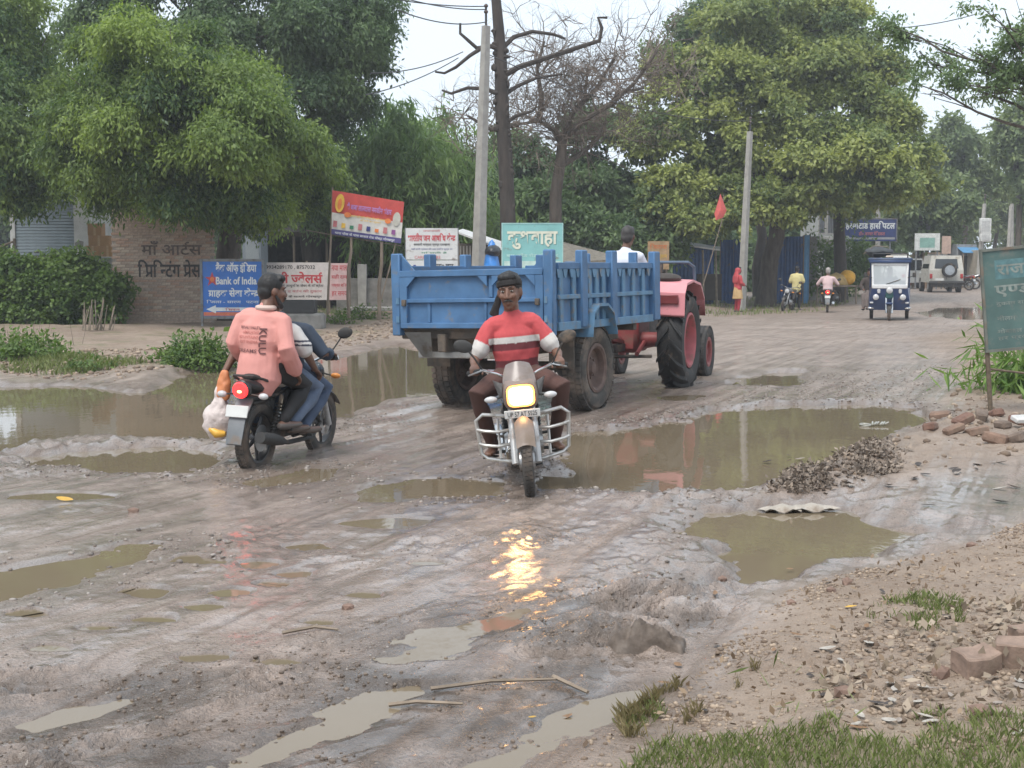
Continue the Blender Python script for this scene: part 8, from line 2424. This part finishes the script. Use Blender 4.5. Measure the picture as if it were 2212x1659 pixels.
def make_debris():
    gm = tint_mat('gravel_grey', (.1, .085, .075), (.36, .32, .29)); bm_ = tint_mat('gravel_brown', (.12, .08, .055), (.4, .31, .23)); 
    clodm = tint_mat('clod_brown', (.075, .055, .042), (.2, .15, .115), .6)
    patch = lambda x, y: sstep(.46, .62, fb2(x / .8, y / .8, 3, 7))
    def rim(x, y):
        d = np.full(x.shape, 9.)
        for P in PUDW[:8]: d = np.minimum(d, np.abs(sdist(P, x, y) - .1))
        return np.exp(-(d / .3) ** 2) * (.3 + .7 * patch(x, y))
    road = gpoly([(-40, 1300), (-40, 1000), (500, 930), (900, 890), (1300, 880), (1900, 850), (2100, 900), (1700, 1060), (1500, 1120), (1500, 1300), (700, 1420)])
    scatter('gravel', gpts2(road, 4500, 1, rim), .004, .022, gm, 1, .5, 3)
    near = gpoly([(-40, 1680), (-40, 1300), (900, 1150), (1500, 1180), (1500, 1290), (1000, 1560), (900, 1680)])
    scatter('gravel', gpts2(near, 1200, 3, patch), .002, .008, gm, 3)
    scatter('gravel', gpts2(gpoly([(1250, 930), (1700, 820), (2050, 790), (2000, 880), (1500, 905)]), 1500, 4), .006, .02, gm, 4)
    scatter('mud_clod', gpts2(CHURN, 1500, 5, lambda x, y: sstep(.45, .65, fb2(x / .35, y / .35, 3, 17))), .002, .013, clodm, 5, .6)
    bank = gpoly([(1150, 1670), (1450, 1500), (1700, 1300), (2100, 1190), (2230, 1130), (2260, 1680)])
    scatter('gravel', gpts2(bank, 4200, 6, lambda x, y: .15 + patch(x, y)), .003, .014, bm_, 6)
    litter = gpoly([(1760, 1580), (1780, 1440), (1900, 1380), (2230, 1340), (2230, 1620), (1950, 1610)])
    scatter('gravel', gpts2(litter, 1100, 7), .004, .02, bm_, 7)
    scatter('rubble', gpts2(RUBBLE, 2600, 8, lambda x, y: .2 + sstep(.4, .6, fb2(x / .5, y / .5, 3, 27))), .01, .055, bm_, 8)
    scatter('gravel', gpts2(gpoly([(0, 790), (300, 770), (560, 760), (860, 700), (900, 725), (640, 775), (400, 795), (250, 830), (0, 815)]), 1600, 9), .012, .06, bm_, 9)
    # dark heap of rotting leaves and rags between the two large puddles
    heap = gpoly([(1640, 1075), (1700, 1020), (1780, 985), (1900, 960), (1965, 985), (1950, 1030), (1850, 1060), (1740, 1075)])
    q = gpts2(heap, 1500, 10, lambda x, y: .15 + sstep(.4, .6, fb2(x / .25, y / .25, 3, 37))); c = heap.mean(0)
    sd_ = -sdist(heap, q[:, 0], q[:, 1]); q[:, 2] += .05 * sstep(0, .5, sd_) * np.random.default_rng(4).random(len(q)) ** .5
    g = np.random.default_rng(11)
    N = g.normal(size=(len(q), 3)); N[:, 2] = np.abs(N[:, 2]) + 1.6; N /= np.linalg.norm(N, axis=1)[:, None]
    me = leaf_mesh('leaf_litter', q, N, g.random(len(q)), 3, .036, .05, 12, .1, .7, 0, .75)
    me.materials.append(leafmat('rotting_leaf', (.04, .03, .024), (.3, .24, .19), .05, .75)); tag(link('leaf_litter', me), kind='stuff')
    scatter('rubble', q[::3], .01, .045, clodm, 13, .5)
    # scraps of leaf and paper strewn over the bank
    q = gpts2(litter, 170, 14); N = g.normal(size=(len(q), 3)) * .3; N[:, 2] = 1; N /= np.linalg.norm(N, axis=1)[:, None]; q[:, 2] += .012
    me = leaf_mesh('leaf_litter', q, N, g.random(len(q)), 2, .045, .05, 15, 0, .55, 0, .9)
    me.materials.append(leafmat('pale_litter', (.12, .09, .06), (.36, .29, .22), .05, .7)); tag(link('leaf_litter', me), kind='stuff')
    q = gpts2(bank, 170, 16); N = g.normal(size=(len(q), 3)) * .3; N[:, 2] = 1; N /= np.linalg.norm(N, axis=1)[:, None]; q[:, 2] += .008
    me = leaf_mesh('leaf_litter', q, N, g.random(len(q)), 2, .035, .05, 17, 0, .5, -.1, .8)
    me.materials.append(leafmat('brown_litter', (.08, .05, .03), (.28, .2, .13), .05, .7)); tag(link('leaf_litter', me), kind='stuff')
    # broken bricks by the sign board
    bmat = [mat('broken_brick_%s' % n, c, .92, .3, 14, bump=.004, bscale=50, dirt=.3) for n, c in (('a', (.17, .095, .07)), ('b', (.2, .13, .095)), ('c', (.16, .12, .095)))]
    rnd = random.Random(7)
    spots = [(2010, 930, 'rust-brown broken brick at the left end of the brick heap'), (2060, 935, 'dull broken brick second from the left in the heap'), (2120, 905, 'broken brick leaning behind the heap near the sign leg'), (2150, 900, 'reddish brick at the foot of the sign leg'), (2110, 940, 'long brick lying across the front of the heap'), (2165, 925, 'dark red brick in the middle of the heap'),
             (2200, 915, 'brick half under the white slab at the right edge'), (2150, 955, 'flat brick piece low at the front of the heap'), (2195, 955, 'blocky grey-brown stone at the right edge of the heap'), (2080, 915, 'small tilted brick piece behind the left bricks'), (2030, 905, 'brick fragment on the puddle side of the heap')]
    for i, (u, v, lab) in enumerate(spots):
        p = GG(u, v)
        t = thing('broken_brick', lab, 'brick', (p.x, p.y, p.z + .035), rnd.uniform(0, 3), 'broken bricks heaped by the green sign board', rx=rnd.uniform(-.35, .35), ry=rnd.uniform(-.35, .35))
        mb = MB().box((0, 0, 0), (rnd.uniform(.16, .25), rnd.uniform(.1, .13), rnd.uniform(.07, .1)), ch=.018)
        vv = np.array(mb.v); vv += .02 * (vn3(vv * 14 + i * 5, i)[:, None] - .5); mb.v = [tuple(a) for a in vv]
        mb.build('brick_body', bmat[i % 3], t, smooth=False)
    p = GG(2205, 925) + V((0, 0, .09)); t = thing('white_slab', 'white broken tile lying on the brick heap at the right edge', 'tile', p, .3, rx=.3)
    MB().box((0, 0, 0), (.17, .12, .05), ch=.01).build('tile_body', mat('tile_white', (.55, .54, .52), .5), t)
    # two big stones at the lower right
    st = mat('concrete_lump', (.25, .175, .135), .92, .3, 14, dirt=.25, bump=.004, bscale=45)
    for u, v, d, lab, a in [(2108, 1448, (.155, .115, .095), 'pale angular concrete block at the lower right', .3), (2188, 1440, (.115, .105, .13), 'second concrete block leaning beside the first at the right edge', -.4), (2212, 1395, (.1, .09, .1), 'small grey stone behind the two concrete blocks at the right edge', .2)]:
        p = GG(u, v); t = thing('concrete_block', lab, 'stone', p + V((0, 0, d[2] * .32)), a, rx=.12, ry=-.1)
        bm = bmesh.new(); bmesh.ops.create_cube(bm, size=1, matrix=M4.Diagonal((*d, 1))); bmesh.ops.bevel(bm, geom=bm.edges[:], offset=.006, segments=1, affect='EDGES'); bmesh.ops.subdivide_edges(bm, edges=bm.edges[:], cuts=2, use_grid_fill=True); bm.verts.index_update()
        vv = np.array([x.co[:] for x in bm.verts]); vv += .014 * (vn3(vv * 9 + u, 3)[:, None] - .5) + .012 * (vn3(vv * 30 + u, 4)[:, None] - .5)
        mb = MB().add([tuple(a_) for a_ in vv], [[x.index for x in f.verts] for f in bm.faces]); bm.free(); mb.build('block_body', st, t, ang=20)
    # muddy sacking half buried in the ridge
    t0 = GG(1300, 1395); t = thing('muddy_sack', 'mud-caked brown sacking crumpled on the ridge between the road and the bank', 'sack', t0)
    a0, a1, w0, w1 = GG(1310, 1400), GG(1480, 1402), .1, .1
    nx, ny = 56, 22; X = np.linspace(0, 1, nx)[:, None] * np.ones((1, ny)); Y = np.linspace(-1, 1, ny)[None, :] * np.ones((nx, 1))
    ex = np.array((a1 - a0).to_2d()); ey = np.array([-ex[1], ex[0]]) / np.hypot(*ex)
    px = a0.x + ex[0] * X + ey[0] * Y * (w0 + .05 * np.sin(7 * X)); py = a0.y + ex[1] * X + ey[1] * Y * (w0 + .05 * np.sin(7 * X))
    gh = ground_fields(px.ravel(), py.ravel())[0].reshape(px.shape)
    fold = 1 - np.abs(fb2(X * 7 + Y * 1.5, Y * 2.2 - X * 3, 3, 121) - .5) * 4
    prof = np.clip(1 - np.abs(Y) ** 2.2, 0, 1) * np.clip(np.sin(X * 3.14) ** .5, 0, 1)
    hh = gh + .012 + prof * (.03 + .04 * np.maximum(fold, -.3) + .05 * fb2(X * 4, Y * 1.2, 2, 123)) - .03 * (1 - np.minimum(prof * 6, 1))
    mb = MB().add([(a - t0.x, b - t0.y, c - t0.z) for a, b, c in zip(px.ravel(), py.ravel(), hh.ravel())], [(i * ny + k, (i + 1) * ny + k, (i + 1) * ny + k + 1, i * ny + k + 1) for i in range(nx - 1) for k in range(ny - 1)])
    mb.build('sacking', mat('muddy_cloth', (.12, .092, .072), .6, .35, 9, bump=.006, bscale=30, dirt=.3, dcol=(.07, .052, .04)), t, ang=60)
    # plastic sheets at the puddle's far edge
    pl = mat('wet_plastic', (.36, .32, .27), .4, .3, 9, dirt=.4)
    for u, v, w, d, lab in [(1690, 1102, .16, .06, 'crumpled whitish plastic sheet on the far edge of the near puddle'), (1752, 1100, .19, .07, 'smaller whitish plastic piece right of the crumpled sheet'), (1650, 1062, .22, .1, 'muddy white plastic between the leaf heap and the puddle')]:
        p = G(u, v, WATER + .012); t = thing('plastic_sheet', lab, 'plastic sheet', p, random.uniform(-.2, .2))
        n = 9; vs = []
        for i in range(n):
            for j in range(n):
                x, y = (i / 4 - 1), (j / 4 - 1); r = math.hypot(x, y)
                vs.append((x * w * (1 - .12 * math.sin(1.1 * j + u)) * (1 - .25 * y * y), y * d * (1 - .12 * math.sin(1.2 * i)) * (1 - .35 * x * x), .04 * max(0, 1 - r) + .012 * math.sin(i * 1.3 + u) * math.cos(j * 1.1) + .004))
        fs = [(i * n + j, (i + 1) * n + j, (i + 1) * n + j + 1, i * n + j + 1) for i in range(n - 1) for j in range(n - 1)]
        vs2 = [(a, b, c - .006) for a, b, c in vs]; k = len(vs)
        MB().add(vs + vs2, fs + [tuple(k + q for q in f[::-1]) for f in fs]).build('film', pl, t)
    # foam ring on the big puddle
    p = G(1888, 917, WATER + .012); t = thing('bottle_scrap', 'clear plastic bottle ring floating near the far edge of the big puddle', 'litter', p); t.scale = (.7,) * 3
    MB().tube([(-.13 + .075 * math.cos(a), .12 * math.sin(a), .0) for a in [i * math.pi / 8 for i in range(16)]], .012, 6, closed=True).build('ring', mat('clear_film', (.36, .36, .32), .25), t)
    mb = MB()
    for i in range(6): mb.tube([(-.04 + .04 * i, -.06 + .03 * (i % 3), .01), (.0 + .045 * i, .08 - .04 * (i % 2), .03)], .014, 5)
    mb.build('shred', mat('clear_film', (0, 0, 0)), t)['kind'] = 'stuff'
    # individual fallen leaves and scraps
    def leaf(name, u, v, L, w, m, lab, cat, group=None, curl=.25, rz_=None):
        p = GG(u, v); p.z = max(p.z, WATER + .004)
        t = thing(name, lab, cat, p + V((0, 0, .012)), rz_ if rz_ is not None else random.uniform(0, 6), group, rx=random.uniform(-.25, .25), ry=random.uniform(-.25, .25))
        n = 7; vs = []
        for i in range(n):
            f = i / (n - 1); ww = w * math.sin(math.pi * (f * .94 + .03)) ** .7
            for s in (-1, 0, 1): vs.append(((f - .5) * L, s * ww / 2, curl * L * (f - .5) ** 2 + (abs(s) * curl * ww * .5)))
        fs = [(i * 3 + j, (i + 1) * 3 + j, (i + 1) * 3 + j + 1, i * 3 + j + 1) for i in range(n - 1) for j in range(2)]
        MB().add(vs, fs).build('blade', m, t)
    yl = mat('yellow_leaf', (.5, .3, .05), .6, .2, 20); bl = mat('brown_leaf', (.2, .115, .06), .7, .3, 20); gl = mat('grey_leaf', (.26, .22, .19), .8, .2, 20); wl = mat('paper_white', (.36, .33, .29), .8, .25, 30); kl = mat('dark_leaf_scrap', (.05, .04, .035), .7, .3, 20)
    leaf('fallen_leaf', 1838, 1317, .055, .04, yl, 'bright yellow leaf lying on the bare dirt of the bank', 'leaf')
    leaf('fallen_leaf', 1222, 1557, .06, .035, bl, 'olive-brown leaf at the edge of the lowest bright puddle', 'leaf')
    leaf('fallen_leaf', 1150, 1557, .05, .03, yl, 'amber leaf left of the olive-brown one by the lowest puddle', 'leaf')
    leaf('fallen_leaf', 140, 1083, .14, .06, yl, 'yellow-brown leaf at the small puddle on the left of the road', 'leaf')
    leaf('fallen_leaf', 1890, 1525, .09, .022, kl, 'long dark curled leaf above the grass', 'leaf')
    leaf('fallen_leaf', 1850, 1578, .08, .018, bl, 'narrow brown leaf just above the grass edge', 'leaf')
    leaf('fallen_leaf', 1545, 1287, .08, .025, bl, 'brown leaf by the mud at the near puddle end', 'leaf')
    leaf('rubber_scrap', 2160, 1087, .13, .06, kl, 'flat black scrap on the wet ground at the right', 'scrap', rz_=.1)
    leaf('rubber_scrap', 2005, 1095, .1, .035, kl, 'thin dark scrap left of the flat black one', 'scrap')
    rnd = random.Random(12)
    for i in range(26):
        u = rnd.uniform(1780, 2205); v = rnd.uniform(1395, 1590)
        leaf('paper_scrap', u, v, rnd.uniform(.03, .075), rnd.uniform(.02, .045), rnd.choice([wl, wl, gl]), 'pale scrap of paper or plastic trodden into the dirt bank', 'scrap', 'pale scraps on the dirt bank')
    for i in range(26):
        u = rnd.uniform(1420, 2200); v = rnd.uniform(1240, 1580)
        leaf('dry_leaf', u, v, rnd.uniform(.03, .06), rnd.uniform(.014, .028), rnd.choice([bl, bl, gl, kl]), 'small dry leaf on the brown dirt bank', 'leaf', 'dry leaves on the dirt bank')
    for i in range(22):
        u = rnd.uniform(1650, 2200); v = rnd.uniform(1000, 1060)
        leaf('paper_scrap', u, v, rnd.uniform(.05, .12), rnd.uniform(.03, .07), rnd.choice([wl, gl, gl, kl]), 'scrap of litter on the rubbly ground below the green sign', 'scrap', 'litter scraps below the green sign')
    # loose stones on the bank and bits on the road
    sm = mat('loose_stone', (.2, .13, .1), .9, .3, 20)
    for i, (u, v, r, lab) in enumerate([(752, 1315, .028, 'single dark stone on the smooth mud left of the tyre ridge'), (1830, 1262, .03, 'brown clod at the upper edge of the bank'), (1795, 1278, .025, 'small clod left of the larger brown clod on the bank'), (2100, 1182, .03, 'round stone at the top of the bank on the right'), (1560, 1255, .028, 'stone at the tip of the near puddle'), (1710, 1305, .022, 'pebble on the bank near the yellow leaf'),
                                        (1825, 1500, .035, 'red brick chip on the bank above the grass'), (2030, 1460, .04, 'brown stone among the pale scraps'), (2120, 1545, .035, 'grey flat stone near the right bottom corner'), (288, 1106 - 0, .03, 'small stone on the gravel near the second puddle')]):
        p = GG(u, v); t = thing('loose_stone', lab, 'stone', p + V((0, 0, r * .3)), i * 1.1)
        co, f = rock_mesh(i, .65); MB().add([tuple(a * r * 1.2) for a in co], [tuple(q) for q in f]).build('stone_body', sm, t, ang=15)
    # sticks in the churned mud
    for pts, lab in [([(930, 1497), (1060, 1480), (1200, 1476)], 'long thin stick lying across the churned mud'), ([(1195, 1470), (1270, 1505)], 'short stick crossing the end of the long one'), ([(610, 1375), (680, 1362), (730, 1368)], 'curved twig on the mud at the left'), ([(840, 1532), (900, 1525), (1000, 1530)], 'dark stick beside the brown rut puddle')]:
        q = [GG(u, v) + V((0, 0, .018)) for u, v in pts]; t = thing('stick', lab, 'stick', q[0])
        MB().tube([a - q[0] for a in q], [.009, .008, .006][:len(q)], 5).build('wood', WOOD_GREY, t)


make_debris()
# ------------------------------------------------------------------ thin damp air
hm_ = bpy.data.materials.new('damp_air'); hm_.use_nodes = True
_n = hm_.node_tree; _n.nodes.remove(_n.nodes['Principled BSDF'])
_v = _n.nodes.new('ShaderNodeVolumePrincipled'); _v.inputs['Color'].default_value = (.93, .96, 1, 1); _v.inputs['Density'].default_value = .0013; _v.inputs['Anisotropy'].default_value = .2
_n.links.new(_v.outputs[0], _n.nodes['Material Output'].inputs['Volume'])
hz = MB().box((0, 60, 12.2), (360, 300, 28)).build('haze', hm_, smooth=False)
tag(hz, kind='stuff')
